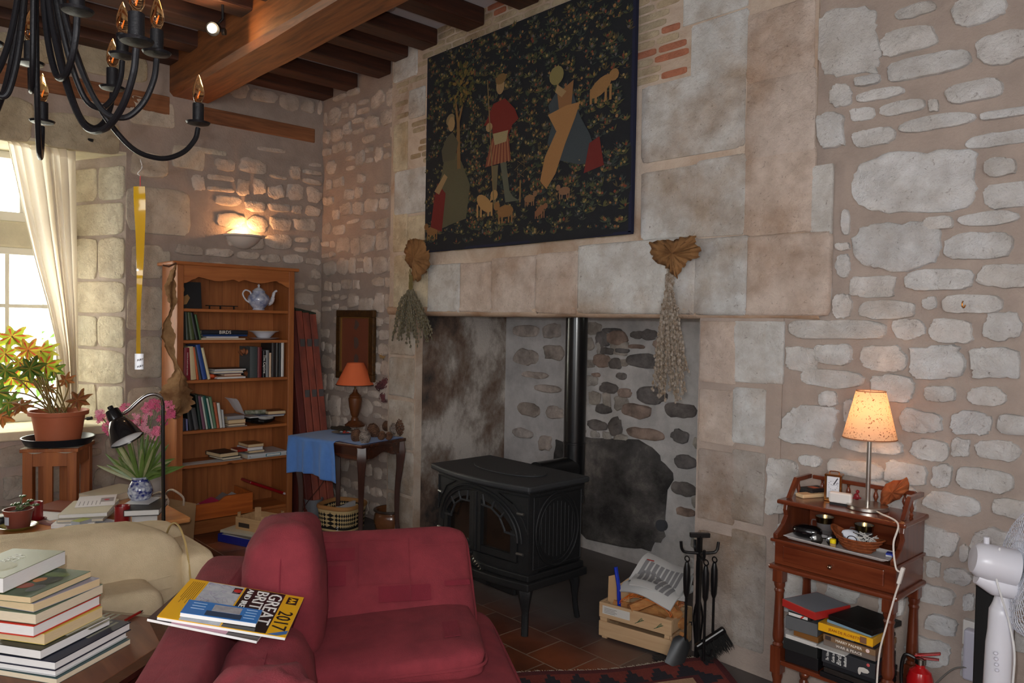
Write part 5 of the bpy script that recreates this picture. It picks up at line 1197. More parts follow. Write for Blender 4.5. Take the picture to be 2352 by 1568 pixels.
# bucket and jar behind the front leg
p=pz(720,1190,0)
o=thing('bucket','small grey plastic bucket under the left of the side table','bucket',(p.x,p.y,0)); MB().lathe([(.055,0),(.07,.15),(.074,.15),(.074,.156),(.066,.156),(.052,.006),(0,.006)],24).build('body',C(120,122,128,.5),o,smooth=True)
p=pz(712,1222,0)
o=thing('glass_jar','clear jar with a blue and white label by the front table leg','jar',(p.x-.03,p.y,0)); MB().lathe([(.045,0),(.05,.01),(.05,.1),(.04,.115),(.04,.125),(.037,.125),(.037,.11),(.046,.1),(.046,.01),(0,.008)],24).build('glass',mat('clear jar glass',(190,196,200),.1,alpha=.45),o,smooth=True)
MB().lathe([(.0508,.03),(.0508,.08)],24,caps=False).build('label_band',C(110,160,200,.5),o,smooth=True)
# cables
tag(MB().tube(cr([(-5.36,2.745,.5),(-5.35,2.75,.38),(-5.36,2.76,.3),(-5.33,2.77,.18),(-5.34,2.78,.05),(-5.31,2.8,.006),(-5.1,2.7,.005)],6),.004,6).build('white_cable',C(214,212,210,.5),smooth=True),'white cable hanging down the right side of the bookcase','cable')
tag(MB().tube(cr([(-5.2,3.1,.6),(-5.24,2.97,.4),(-5.3,2.9,.25),(-5.22,2.72,.12),(-5.1,2.66,.006),(-4.9,2.6,.005),(-4.7,2.5,.005)],6),.003,6).build('brown_cable',C(70,40,34,.5),smooth=True),'thin brown lamp cable under the side table','cable')
p=pz(700,1240,0); tag(MB().tube([Vector((p.x,p.y,.007))+Vector((math.cos(t*PI/6)*.03,math.sin(t*PI/6)*.02,0)) for t in range(9)],.006,8).build('white_hook',C(210,206,204,.5),smooth=True),'small white plastic hook lying on the tiles by the table leg','hook')
# ================================================================ STOVE
CI=mat('matt cast iron',(34,35,37),.5,.35,bump=.25,bs=160); CIL=mat('stove top iron',(52,54,57),.55,.3,bump=.2,bs=120)
SX0,SX1,SY0,SY1=-3.40,-2.67,2.60,2.99; Z0,Z2=.27,.72
sv=thing('wood_stove','black cast iron wood stove with double arched glass doors','stove',((SX0+SX1)/2,2.8,0))
cxs=(SX0+SX1)/2; W2=(SX1-SX0)/2
def bow(x,b): return SY0-b*(1-((x-cxs)/W2)**2)
def plate(z0,z1,ex_,b,nm,m=CI,yb=None,bev=.006):
    n=24; xs=[cxs+(W2+ex_)*(2*i/n-1) for i in range(n+1)]
    poly=[(x,SY0-ex_-b*max(0,1-((x-cxs)/(W2+ex_))**2)) for x in xs]; 
    poly=poly+[(SX1+ex_,(yb or SY1)+ex_*.5),(SX0-ex_,(yb or SY1)+ex_*.5)]
    return MB().prism(poly,z0,z1).build(nm,m,sv,w=True,bevel=bev)
plate(.228,.268,.03,.055,'base_rim'); plate(.268,.30,.012,.04,'base_moulding')
plate(.70,.715,.01,.045,'top_moulding'); plate(.716,.748,.035,.06,'top_plate',CIL,bev=.01)
# raised top lid
m_=MB(); n=28; poly=[(cxs+.26*math.cos(2*PI*i/n),2.80+.13*math.sin(2*PI*i/n)) for i in range(n)]; m_.prism(poly,.7482,.754); m_.build('top_lid',CIL,sv,w=True,bevel=.002)
for i in range(3): MB().ball((cxs+.12+.05*i,2.74+.02*i,.7545),.008,.006,.0015,8,4).build('ash_flake',C(90,86,84,.9),sv,w=True)
MB().box(SX0,SX1,SY0+.06,SY1,.30,.70).build('firebox',CI,sv,w=True,bevel=.012)
# front face plate with bowed form
def fy(x): return SY0-.04*(1-((x-cxs)/W2)**2)
m_=MB(); m_.grid(lambda u,v: Vector((SX0+(SX1-SX0)*u,fy(SX0+(SX1-SX0)*u),.30+.40*v)),24,2,thick=-.05); 
def strip(pts,r_,nm,mt=CI,off=.004): return MB().tube([Vector((x,fy(x)-off,z)) for x,z in pts],r_,6).build(nm,mt,sv,w=True,smooth=True)
# frame of front around the arched doors: build as columns between arch and border
def archz(x,wd=.30,zb=.45,ht=.22): 
    t=(x-cxs)/wd; return zb+ht*math.sqrt(max(0,1-t*t)) if abs(t)<1 else zb
m_=MB(); n=60
for i in range(n):
    xa=SX0+(SX1-SX0)*i/n; xb=SX0+(SX1-SX0)*(i+1)/n
    for (za,zb_) in (((archz(xa),.70),(archz(xb),.70)),) if abs((xa+xb)/2-cxs)<.30 else (((.30,.70),(.30,.70)),):
        pass
    if abs((xa+xb)/2-cxs)<.30:
        a0,a1=max(.36,archz(xa)),max(.36,archz(xb)); 
        m_.add([(xa,fy(xa),a0),(xb,fy(xb),a1),(xb,fy(xb),.70),(xa,fy(xa),.70),(xa,fy(xa)+.05,a0),(xb,fy(xb)+.05,a1)],[(0,1,2,3),(0,4,5,1)])
        m_.add([(xa,fy(xa),.30),(xb,fy(xb),.30),(xb,fy(xb),.345),(xa,fy(xa),.345),(xa,fy(xa)+.05,.345),(xb,fy(xb)+.05,.345)],[(0,1,2,3),(3,2,5,4)])
    else: m_.add([(xa,fy(xa),.30),(xb,fy(xb),.30),(xb,fy(xb),.70),(xa,fy(xa),.70)],[(0,1,2,3)])
m_.build('front_plate',CI,sv,w=True)
MB().box(SX0,SX0+.012,SY0,SY0+.07,.30,.70).build('corner_post',CI,sv,w=True); MB().box(SX1-.012,SX1,SY0,SY0+.07,.30,.70).build('corner_post',CI,sv,w=True)
for wd,ht,r_ in ((.30,.22,.008),(.325,.24,.006)):
    strip([(cxs+wd*math.cos(PI-PI*i/30),.45+ht*math.sin(PI*i/30)) for i in range(31)],r_,'arch_moulding')
for s in (-1,1):
    strip([(cxs+s*.36,.50),(cxs+s*.36,.685),(cxs+s*.17,.685),(cxs+s*.27,.64),(cxs+s*.335,.56),(cxs+s*.36,.50)],.004,'spandrel_moulding')
DGL=mat('sooty stove glass',(46,34,26),.12,col2=(24,20,18),vs=5,coat=.5)
for s in (-1,1):
    # door: stiles and arched rail as tubes/bars, glass behind
    dr=MB(); 
    for (xa,xb) in ((.012,.045),(.255,.295)):
        x_0,x_1=sorted((cxs+s*xa,cxs+s*xb)); zt1=archz(cxs+s*(xa if xa<.1 else xb)*.98)-.004; zt1=max(zt1,.46)
        dr.add([(x_0,fy(x_0)-.002,.35),(x_1,fy(x_1)-.002,.35),(x_1,fy(x_1)-.002,zt1),(x_0,fy(x_0)-.002,zt1),(x_0,fy(x_0)+.03,.35),(x_1,fy(x_1)+.03,.35),(x_1,fy(x_1)+.03,zt1),(x_0,fy(x_0)+.03,zt1)],[(0,1,2,3),(1,5,6,2),(4,0,3,7),(3,2,6,7)])
    x_0,x_1=sorted((cxs+s*.012,cxs+s*.295)); dr.add([(x_0,fy(x_0)-.002,.35),(x_1,fy(x_1)-.002,.35),(x_1,fy(x_1)-.002,.385),(x_0,fy(x_0)-.002,.385),(x_0,fy(x_0)+.03,.385),(x_1,fy(x_1)+.03,.385)],[(0,1,2,3),(3,2,5,4)])
    n=20
    for i in range(n):
        xs_=[cxs+s*(.012+(.283)*t/n) for t in (i,i+1)]; q=[]
        for x in xs_: q.append((x,archz(x,.297,.45,.215)))
        dr.add([(q[0][0],fy(q[0][0])-.002,q[0][1]-.035),(q[1][0],fy(q[1][0])-.002,q[1][1]-.035),(q[1][0],fy(q[1][0])-.002,q[1][1]),(q[0][0],fy(q[0][0])-.002,q[0][1])],[(0,1,2,3)])
        dr.add([(q[0][0],fy(q[0][0])-.002,q[0][1]-.035),(q[1][0],fy(q[1][0])-.002,q[1][1]-.035),(q[1][0],fy(q[1][0])+.03,q[1][1]-.035),(q[0][0],fy(q[0][0])+.03,q[0][1]-.035)],[(0,1,2,3)])
    do=dr.build('door',CI,sv,w=True)
    g=MB(); x_0,x_1=cxs+s*.02,cxs+s*.29
    for i in range(12):
        xa=x_0+(x_1-x_0)*i/12; xb=x_0+(x_1-x_0)*(i+1)/12; g.add([(xa,fy(xa)+.022,.37),(xb,fy(xb)+.022,.37),(xb,fy(xb)+.022,max(.44,archz(xb,.297,.45,.2))),(xa,fy(xa)+.022,max(.44,archz(xa,.297,.45,.2)))],[(0,1,2,3)])
    g.build('door_glass',DGL,do,w=True)
    # fan tracery
    tr_=[(.05,.60),(.12,.595),(.18,.56),(.215,.50),(.22,.485)]
    MB().tube([Vector((cxs+s*a,fy(cxs+s*a)-.0,z)) for a,z in tr_],.006,6).build('tracery',CIL,do,w=True)
    for (a,z,a2,z2) in ((.07,.60,.06,.655),(.125,.592,.15,.645),(.185,.555,.225,.60),(.215,.49,.285,.485)):
        MB().tube([Vector((cxs+s*a,fy(cxs+s*a),z)),Vector((cxs+s*a2,fy(cxs+s*a2),z2))],.0065,6).build('tracery',CIL,do,w=True)
MB().box(cxs-.014,cxs+.014,fy(cxs)-.008,fy(cxs)+.03,.35,.668).build('centre_post',CI,sv,w=True,bevel=.003)
for z in (.60,.40):
    for s in (-1,1): MB().tube([(cxs+s*.305,fy(cxs+s*.3)-.012,z),(cxs+s*.345,fy(cxs+s*.34)-.012,z)],.008,8).build('hinge',C(120,120,118,.35,metal=.8),sv,w=True)
SPR=C(190,186,176,.25,metal=1.)
h0=Vector((cxs+.0,fy(cxs)-.03,.345)); MB().ball(h0,.018,.014,.014).build('handle_boss',CI,sv,w=True,smooth=True)
hp=[h0+Vector((.012*i,-.006*math.sin(i),-.0055*i)) for i in range(2,9)]
MB().tube([h0+Vector((.0025*i,0,-.0022*i))+Vector((0,.009*math.sin(i*1.3),.009*math.cos(i*1.3))) for i in range(8,36)],.0024,5).build('spring_handle',SPR,sv,w=True)
# side oval panel
m_=MB()
for a_,b_2,r_ in ((.155,.185,.006),(.13,.16,.004)): m_.tube([Vector((SX1+.003,2.80+a_*math.cos(t*PI/24),.50+b_2*math.sin(t*PI/24))) for t in range(49)],r_,6)
m_.tube([Vector((SX1+.002,y,z)) for y,z in ((2.63,.32),(2.63,.68),(2.975,.68),(2.975,.32),(2.63,.32))],.004,5)
for i in range(-4,5):
    y=2.80+i*.028; h_=.14*math.sqrt(max(0,1-(i*.028/.13)**2)); m_.tube([(SX1+.001,y,.5-h_),(SX1+.001,y,.5+h_)],.002,4)
m_.build('side_relief',CI,sv,w=True,smooth=True)
MB().box(SX0+.12,SX1-.12,SY0+.02,SY1-.03,.155,.228).build('ash_pan',CI,sv,w=True,bevel=.01)
MB().box(cxs-.06,cxs+.06,SY0-.01,SY0+.019,.175,.20).build('ash_pan_handle',C(50,50,52,.4,metal=.5),sv,w=True)
MB().ball((cxs-.1,fy(cxs)-.03,.291),.05,.015,.004,10,5,nz=.4,ns=60).build('paper_ash',C(120,118,116,.9),sv,w=True)
for (x,y,sx,sy) in ((SX0+.02,SY0+.0,-1,-1),(SX1-.02,SY0+.0,1,-1),(SX0+.02,SY1-.03,-1,1),(SX1-.02,SY1-.03,1,1)):
    pts=cr([(x-sx*.02,y-sy*.02,.245),(x,y,.20),(x+sx*.004,y,.13),(x+sx*.008,y+sy*.004,.06),(x+sx*.016,y+sy*.012,.0)],4)
    MB().tube(pts,[.05-.032*min(1,i/9) for i in range(len(pts))],8,flat=.8).build('leg',CI,sv,w=True,smooth=True)
MB().tube([(SX0-.06,2.66,.60),(SX0,2.66,.60)],.012,10).ball((SX0-.06,2.66,.60),.02).build('air_knob',CI,sv,w=True,smooth=True)
# flue
PB_=mat('black enamel flue',(16,17,20),.3,.2,coat=.4)
px_,py__=-3.02,3.30
fl=thing('stove_pipe','tall black enamelled flue pipe rising behind the stove','flue',(px_,py__,.5))
MB().lathe([(.064,.50),(.064,.84),(.067,.842),(.067,.852),(.0645,.854),(.0645,2.19)],40,(px_,py__,0)).build('pipe',PB_,fl,w=True,smooth=True)
MB().lathe([(.066,.50),(.066,.54)],40,(px_,py__,0)).lathe([(.0655,.60),(.0655,.615)],40,(px_,py__,0)).build('collar',PB_,fl,w=True,smooth=True)
MB().tube(cr([(px_,py__-.02,.70),(px_,py__-.16,.70),(px_,py__-.31,.70)],3),.066,32).build('elbow',PB_,fl,w=True,smooth=True)
# ================================================================ TAPESTRY (generic millefleur hanging)
TX0,TX1,TZ0,TZ1=-4.16,-2.43,2.01,3.29; TY=YH-.035
NAVY=mat('dark woven wool',(26,28,34),.95,bump=.3,bs=300); TAP=mat('woven wool colours',(255,255,255),.95,tint=True,bump=.2,bs=300,var=.12,vs=200)
ta=thing('tapestry','dark woven wall hanging of flowers with figures, a tree and animals, above the fireplace','tapestry',((TX0+TX1)/2,TY,TZ0))
MB().grid(lambda u,v: Vector((TX0+(TX1-TX0)*u,TY-.004*math.sin(u*9+1)*(1-v)-.002*math.sin(v*7),TZ0+(TZ1-TZ0)*v-(.012*math.sin(u*PI)*(1-v)))),60,40,thick=-.012).build('ground',NAVY,ta,w=True,smooth=True)
ZL=TY-.0155
mb=MB(); r6=random.Random(21); TWd=TX1-TX0; THt=TZ1-TZ0
def tq(u,v,y=0): return Vector((TX0+TWd*u,ZL-y-.004*math.sin(u*9+1)*(1-v),TZ0+THt*v))
def poly(pts,col,y=.001):
    c=(sum(p[0] for p in pts)/len(pts),sum(p[1] for p in pts)/len(pts)); vs=[tq(a,b,y) for a,b in pts]; mb.add(vs,[tuple(range(len(vs)))],0,tuple(x*(.62 if y>=.0019 else .8) for x in lin(col)))
def el(cu,cv,a,b,col,rot=0,n=12,y=.001): 
    poly([(cu+(a*math.cos(2*PI*i/n)*math.cos(rot)-b*math.sin(2*PI*i/n)*math.sin(rot)),cv+(a*math.cos(2*PI*i/n)*math.sin(rot)+b*math.sin(2*PI*i/n)*math.cos(rot))*TWd/THt) for i in range(n)],col,y)
G=[(78,80,52),(66,74,62),(92,90,56),(56,66,62),(84,74,50),(60,70,50)]; FCL=[(150,110,72),(136,90,62),(120,62,44),(150,128,84),(98,92,92),(126,72,52),(138,112,60)]
for i in range(1500):
    u=r6.uniform(.012,.985); v=r6.uniform(.015,.985); g=r6.choice(G); s=r6.uniform(.008,.016)
    for t in range(r6.randint(4,6)):
        a=PI/2+r6.uniform(-1.5,1.5); e=(math.cos(a)*s*1.6,math.sin(a)*s*1.6*TWd/THt); nrm_=(-math.sin(a)*s*.22,math.cos(a)*s*.22)
        poly([(u-nrm_[0]*.3,v-nrm_[1]*.3),(u+e[0]*.5+nrm_[0],v+e[1]*.5+nrm_[1]),(u+e[0],v+e[1]),(u+e[0]*.5-nrm_[0],v+e[1]*.5-nrm_[1])],g,.0008)
    if r6.random()<.85: el(u+r6.uniform(-.006,.006),v+s*.9,s*r6.uniform(.25,.42),s*r6.uniform(.25,.42),r6.choice(FCL),0,6,.0012)
mb.build('woven_flowers',TAP,ta,w=True)
mb=MB()
SKN=(176,146,104); Y2=.002
# tree
poly([(.195,.39),(.215,.39),(.205,.62),(.225,.70),(.215,.70),(.198,.64),(.185,.72),(.175,.71),(.188,.62)],(140,108,66),Y2)
for i in range(90):
    a=r6.uniform(0,2*PI); q=math.sqrt(r6.random()); el(.205+.075*q*math.cos(a),.80+.11*q*math.sin(a),.010,.006,r6.choice([(96,92,50),(120,108,56),(76,80,50),(150,118,60)]),a,7,Y2+.0004)
# seated lady left
poly([(.09,.10),(.16,.12),(.25,.14),(.27,.30),(.22,.42),(.17,.50),(.12,.47),(.10,.36),(.06,.12)],(104,100,76),Y2)
poly([(.04,.12),(.11,.09),(.13,.28),(.08,.34),(.06,.26)],(128,38,36),Y2+.0006)
poly([(.11,.44),(.18,.44),(.20,.52),(.165,.58),(.13,.56),(.10,.50)],(96,92,74),Y2+.0006); el(.158,.62,.020,.027,SKN,0,14,Y2+.001); el(.150,.645,.026,.02,(150,130,96),.4,12,Y2+.0006); poly([(.06,.30),(.12,.38),(.14,.36),(.09,.28)],SKN,Y2+.001)
# standing figure, centre
poly([(.36,.60),(.39,.66),(.45,.67),(.50,.61),(.52,.56),(.49,.54),(.47,.50),(.39,.50),(.385,.56),(.34,.57)],(132,44,36),Y2)
poly([(.385,.50),(.47,.50),(.485,.38),(.35,.37)],(140,78,58),Y2+.0003)
for i in range(7): poly([(.39+.012*i,.49),(.394+.012*i,.49),(.37+.018*i,.375),(.363+.018*i,.375)],(176,120,84),Y2+.0008)
poly([(.39,.52),(.47,.52),(.46,.47),(.40,.465)],(176,160,120),Y2+.001)
poly([(.385,.37),(.42,.37),(.41,.18),(.40,.17),(.39,.28)],(122,112,84),Y2); poly([(.43,.38),(.46,.38),(.48,.24),(.50,.21),(.53,.19),(.46,.19)],(104,106,90),Y2)
el(.425,.735,.021,.03,SKN,0,14,Y2+.001); el(.428,.765,.028,.018,(140,110,66),.1,12,Y2+.0012); el(.37,.555,.018,.016,SKN,0,10,Y2+.0014); poly([(.355,.78),(.36,.78),(.405,.17),(.40,.17)],(140,120,80),Y2+.0016)
# seated figure right
poly([(.66,.58),(.71,.65),(.77,.60),(.80,.50),(.84,.42),(.88,.30),(.80,.30),(.70,.34),(.66,.42),(.68,.50)],(72,82,88),Y2); poly([(.70,.62),(.77,.66),(.76,.52),(.71,.54)],(156,112,72),Y2+.0005)
poly([(.82,.26),(.90,.28),(.88,.40),(.84,.38)],(126,44,40),Y2+.0006); el(.695,.70,.032,.03,(150,138,88),0,14,Y2+.001); poly([(.70,.66),(.74,.62),(.72,.60),(.69,.63)],SKN,Y2+.001)
poly([(.63,.26),(.66,.22),(.70,.28),(.74,.40),(.78,.50),(.80,.56),(.74,.56),(.66,.54),(.70,.46),(.65,.36)],(182,134,84),Y2+.0012)
# animals
def beast(u,v,s,col,fl=1,up=0):
    el(u,v,.032*s,.016*s,col,up,14,Y2+.0003); el(u+fl*.034*s,v+.022*s,.013*s,.012*s,col,0,10,Y2+.0006); poly([(u+fl*.018*s,v),(u+fl*.03*s,v+.01*s),(u+fl*.036*s,v+.03*s),(u+fl*.024*s,v+.028*s)],col,Y2+.0005)
    for dx in (-.025,-.012,.014,.026): poly([(u+dx*s-.003*s,v),(u+dx*s+.003*s,v),(u+dx*s+.003*s,v-.042*s),(u+dx*s-.003*s,v-.042*s)],col,Y2+.0002)
beast(.05,.10,1.1,(150,110,66),-1); beast(.35,.20,1.5,(190,148,94),1,-.6); beast(.46,.15,1.3,(158,116,70),-1); beast(.88,.60,1.5,(170,128,80),1,.5); beast(.58,.19,.8,(150,112,80),1); beast(.63,.13,.8,(150,104,74),1,.6); beast(.74,.20,.8,(150,112,84),-1)
# spinning wheel like star
for t in range(6):
    a=t*PI/3; poly([(.535+.03*math.cos(a),.33+.042*math.sin(a)),(.535+.026*math.cos(a+.12),.33+.036*math.sin(a+.12)),(.535+.03*math.cos(a+2*PI/3),.33+.042*math.sin(a+2*PI/3)),(.535+.033*math.cos(a+2*PI/3),.33+.046*math.sin(a+2*PI/3))],(164,132,78),Y2+.0008)
poly([(.53,.28),(.537,.28),(.537,.18),(.53,.18)],(150,116,70),Y2)
mb.build('woven_figures',TAP,ta,w=True)
m_=MB()
for (a,b2,c_,d_) in ((TX0-.006,TX1+.006,TZ0-.008,TZ0+.006),(TX0-.006,TX0+.004,TZ0,TZ1),(TX1-.01,TX1+.008,TZ0,TZ1)): m_.box(a,b2,TY-.012,TY+.012,c_,d_)
m_.build('hem',C(22,26,52,.9),ta,w=True)
# ================================================================ DRIED BUNCHES
TWG=mat('dried lavender',(124,118,100),.9,col2=(92,84,66),vs=40); TWL=mat('dried lavender stems',(122,108,66),.9); EUC=mat('dried seed stems',(160,152,142),.9,col2=(110,90,68),vs=60); DLF=mat('papery dried leaf',(150,110,68),.85,col2=(116,80,46),vs=9,bump=.5,bs=40)
def bunch(name,label,top,tie,ys,spread,n,mt,stm,seed,leafpts,bl,ybase,yw=.03,lmat=DLF,tag_='dried flowers'):
    o=thing(name,label,tag_,pY(*tie,YH-.06)); r_=random.Random(seed); T=pY(tie[0],tie[1],ybase)
    st_=MB(); fl_=MB()
    for i in range(n):
        a=r_.uniform(-1,1); yy=r_.uniform(*ys); ex_=pY(tie[0]+spread*a*(.4+.6*(yy-tie[1])/(ys[1]-tie[1])),yy-abs(a)*18,ybase-r_.uniform(.0,yw)); up0=pY(tie[0]+r_.uniform(-8,8),tie[1]-r_.uniform(20,50),ybase-r_.uniform(0,.015))
        m0=T+(ex_-T)*.5+Vector((0,-r_.uniform(0,.03),.02)); ln=cr([up0,T+Vector((r_.uniform(-.012,.012),-r_.uniform(0,.02),0)),m0,ex_],4)
        st_.tube(ln,.0016,4)
        L_=len(ln); 
        for j in range(int(L_*bl),L_):
            for t in range(2):
                c=ln[j]+Vector((r_.uniform(-1,1),r_.uniform(-1,1),r_.uniform(-1,1)))*.006
                fl_.ball(c,.006,.006,.009,5,3)
            if j<L_-1:
                c=(ln[j]+ln[j+1])/2; fl_.ball(c+Vector((0,-.003,0)),.0075,.006,.012,5,3)
    st_.build('stems',stm,o,w=True,smooth=True); fl_.build('flower_spikes',mt,o,w=True,smooth=False)
    LP=[pY(x,y,ybase-.02) for x,y in leafpts]; c=sum(LP,Vector())/len(LP); m_=MB(); nn=len(LP)
    rings=[]
    for q in (1.,.66,.33): rings.append([c+(p-c)*q+Vector((0,-.03*(1-q)+.008*math.sin(i*1.7+q*5),0)) for i,p in enumerate(LP)])
    vs=[p for r0 in rings for p in r0]+[c+Vector((0,-.032,0))]; f=[(q*nn+i,q*nn+(i+1)%nn,(q+1)*nn+(i+1)%nn,(q+1)*nn+i) for q in range(2) for i in range(nn)]+[(2*nn+i,2*nn+(i+1)%nn,3*nn) for i in range(nn)]
    m_.add(vs,f); lo=m_.build('dry_leaf',lmat,o,w=True,smooth=True,ang=60); s_=lo.modifiers.new('s','SOLIDIFY'); s_.thickness=.0015
    return o
def dense(pts,seed,jit=2.5,sub=5):
    r_=random.Random(seed); out=[]
    for i in range(len(pts)):
        a=pts[i]; b=pts[(i+1)%len(pts)]
        for k_ in range(sub): t=k_/sub; out.append((a[0]+(b[0]-a[0])*t+r_.uniform(-jit,jit),a[1]+(b[1]-a[1])*t+r_.uniform(-jit,jit)))
    return out
bunch('lavender_bunch','dried lavender bunch with a long lobed leaf at the left of the mantel',None,(946,660),(745,800),52,46,TWG,TWL,3,dense([(955,546),(975,552),(985,575),(988,605),(978,625),(962,648),(950,645),(948,620),(934,600),(930,572),(940,550)],5),.42,YH-.03,.08)
bunch('seedhead_bunch','large dried seed stalk bunch with a broad brown leaf, right of the mantel',None,(1541,650),(800,925),46,70,EUC,mat('grey dried stalks',(136,122,104),.9),8,dense([(1494,556),(1522,551),(1548,552),(1566,545),(1598,541),(1598,560),(1610,570),(1604,590),(1580,600),(1565,620),(1556,640),(1540,625),(1530,612),(1505,602),(1494,580)],9,2.),.25,YH-.03,.10)
# ================================================================ SOFAS
def fabric(name,c1,c2,sc=7,bs=260):
    M=mat(name,c1,.92,col2=c2,vs=sc,bump=.5,bs=bs); return M
REDF=fabric('raspberry corduroy',(140,50,59),(114,38,47)); REDP=fabric('dark raspberry patch',(128,34,50),(112,28,42))
CRF=fabric('cream linen cover',(226,206,170),(204,184,148)); CRP=fabric('worn cream patch',(178,162,126),(164,148,112))
def cushion(name,mt,parent,M,w,d,h,e=.28,e2=.42,nz=.02,seed=0,n=44,m2=22,wr=.0,sag=0):
    """superellipsoid cushion w x d x h centred, soft wrinkles"""
    mb=MB(); mb.M=M; sg=lambda x,p: math.copysign(abs(x)**p,x); vs=[];f=[]
    for j in range(m2+1):
        ph=-PI/2+PI*j/m2
        for i in range(n):
            a=2*PI*i/n; p=Vector((w/2*sg(math.cos(ph),e2)*sg(math.cos(a),e),d/2*sg(math.cos(ph),e2)*sg(math.sin(a),e),h/2*sg(math.sin(ph),e2)))
            q=Vector((p.x*4+seed,p.y*4,p.z*4)); k=1+nz*noise.noise(q)*2
            wv=1.9*wr*(noise.noise(Vector((p.x*14+seed,p.y*5,p.z*22)))+.5*noise.noise(Vector((p.x*30,p.y*30+seed,p.z*30))))
            if sag and p.z>0: p.z-=sag*(1-min(1,(p.x/(w/2))**2))*(1-min(1,(p.y/(d/2))**2))
            vs.append(p*k+p.normalized()*wv if p.length>0 else p)
    for j in range(m2):
        for i in range(n): k=(i+1)%n; f.append((j*n+i,j*n+k,(j+1)*n+k,(j+1)*n+i))
    mb.add(vs,f); return mb.build(name,mt,parent,w=True,smooth=True,ang=180)
def piping(parent,mt,M,w,d,z,r=.005,e=.28,nm='piping'):
    sg=lambda x,p: math.copysign(abs(x)**p,x)
    pts=[M@Vector((w/2*sg(math.cos(2*PI*i/60),e),d/2*sg(math.sin(2*PI*i/60),e),z)) for i in range(61)]
    return MB().tube(pts,r,6).build(nm,mt,parent,w=True,smooth=True)
def seamline(parent,mt,pts,r=.0022,nm='seam'): return MB().tube(cr(pts,4),r,5).build(nm,mt,parent,w=True,smooth=True)
O=Vector((-2.54,1.05,0)); S_=Vector((.86,-.51,0)).normalized(); F_=Vector((.51,.86,0)).normalized()
MR=axes(O,S_,F_,(0,0,1))
rs=thing('red_sofa','raspberry red fabric sofa facing the stove, with loose patched cushions','sofa',M=MR)
def T(x,y,z,rx=0,ry=0,rz=0): return MR@Matrix.Translation((x,y,z))@Matrix.Rotation(R(rz),4,'Z')@Matrix.Rotation(R(ry),4,'Y')@Matrix.Rotation(R(rx),4,'X')
LEN=1.62
cushion('seat_base',REDF,rs,T(LEN/2-.2,.44,.20),LEN+.30,.98,.37,.12,.2,.01,1,60,16)
cushion('back_frame',REDF,rs,T(LEN/2-.10,.0,.375),LEN+.10,.17,.72,.25,.22,.015,2,60,24,.002)
cushion('seat_cushion',REDF,rs,T(.62,.50,.40),1.45,.84,.17,.14,.4,.015,3,60,16,.004)
piping(rs,REDF,T(.62,.50,.44),1.45,.835,0,.005,.14)
# left (far) arm, low, rounded front
cushion('arm',REDF,rs,T(-.25,.40,.29),.20,.84,.52,.25,.3,.015,4,40,22,.003)
cushion('back_cushion',REDF,rs,T(.17,.20,.64,0,0,0),.48,.25,.52,.5,.62,.03,5,44,26,.006)
cushion('back_cushion',REDF,rs,T(.78,.19,.49,0,0,0),.66,.25,.44,.5,.62,.02,6,44,26,.005)
for x0,x1,z in ((-.03,.43,.63),(.47,1.09,.49)):
    seamline(rs,REDP,[T(x0+(x1-x0)*(0.5-.5*math.cos(t*PI/10)),.20,z)@Vector((0,0,.265*math.sin(t*PI/10)**.6 if z>.6 else .22*math.sin(t*PI/10)**.6)) for t in range(11)],.002)
# big patched cushion leaning on the far arm
MCB=T(-.03,.53,.60,0,-50,0)@Matrix.Rotation(R(90),4,'Y')
cb=cushion('arm_cushion',REDF,rs,MCB,.42,.62,.15,.22,.55,.02,7,48,22,.004)
piping(rs,REDF,MCB@Matrix.Translation((0,0,.0)),.425,.625,0,.005,.22)
def patch(M,x,y,w,d,z,mt=REDP,par=None,nm='patch'):
    m_=MB(); m_.M=M; m_.grid(lambda u,v: Vector((x+w*u,y+d*v,z)),4,4,thick=.0015); return m_.build(nm,mt,par or rs,w=True)
for (y,x,dd,ww) in ((.57-.44,.0,0,0),): pass
for (x,y,w,d) in ((-.10,-.24,.05,.13),(-.03,-.20,.08,.06),(.06,-.03,.06,.18),(.05,.2,.02,.09)):
    patch(MCB,x,y,w,d,.0815)
for q in ([(-.13,-.26),(-.13,.05)],[(-.13,-.1),(.06,-.1)],[(.05,-.1),(.05,.12)],[(-.13,.08),(.12,.08)],[(-.1,.1),(-.1,.28)]):
    seamline(rs,REDF,[MCB@Vector((a,b,.081)) for a,b in q],.0018)
# lower loose cushion in front
MC2=T(.25,.52,.505,3,0,-2)
cushion('loose_cushion',REDF,rs,MC2,.5,.60,.11,.2,.5,.02,8,48,18,.006); piping(rs,REDF,MC2,.505,.605,0,.005,.2)
patch(MC2,.02,.18,.12,.05,.056)
# near pillow end at the bottom of the picture
cushion('back_pillow',REDF,rs,T(1.16,.22,.62,0,-14,8),.34,.28,.44,.6,.7,.04,11,44,26,.012)
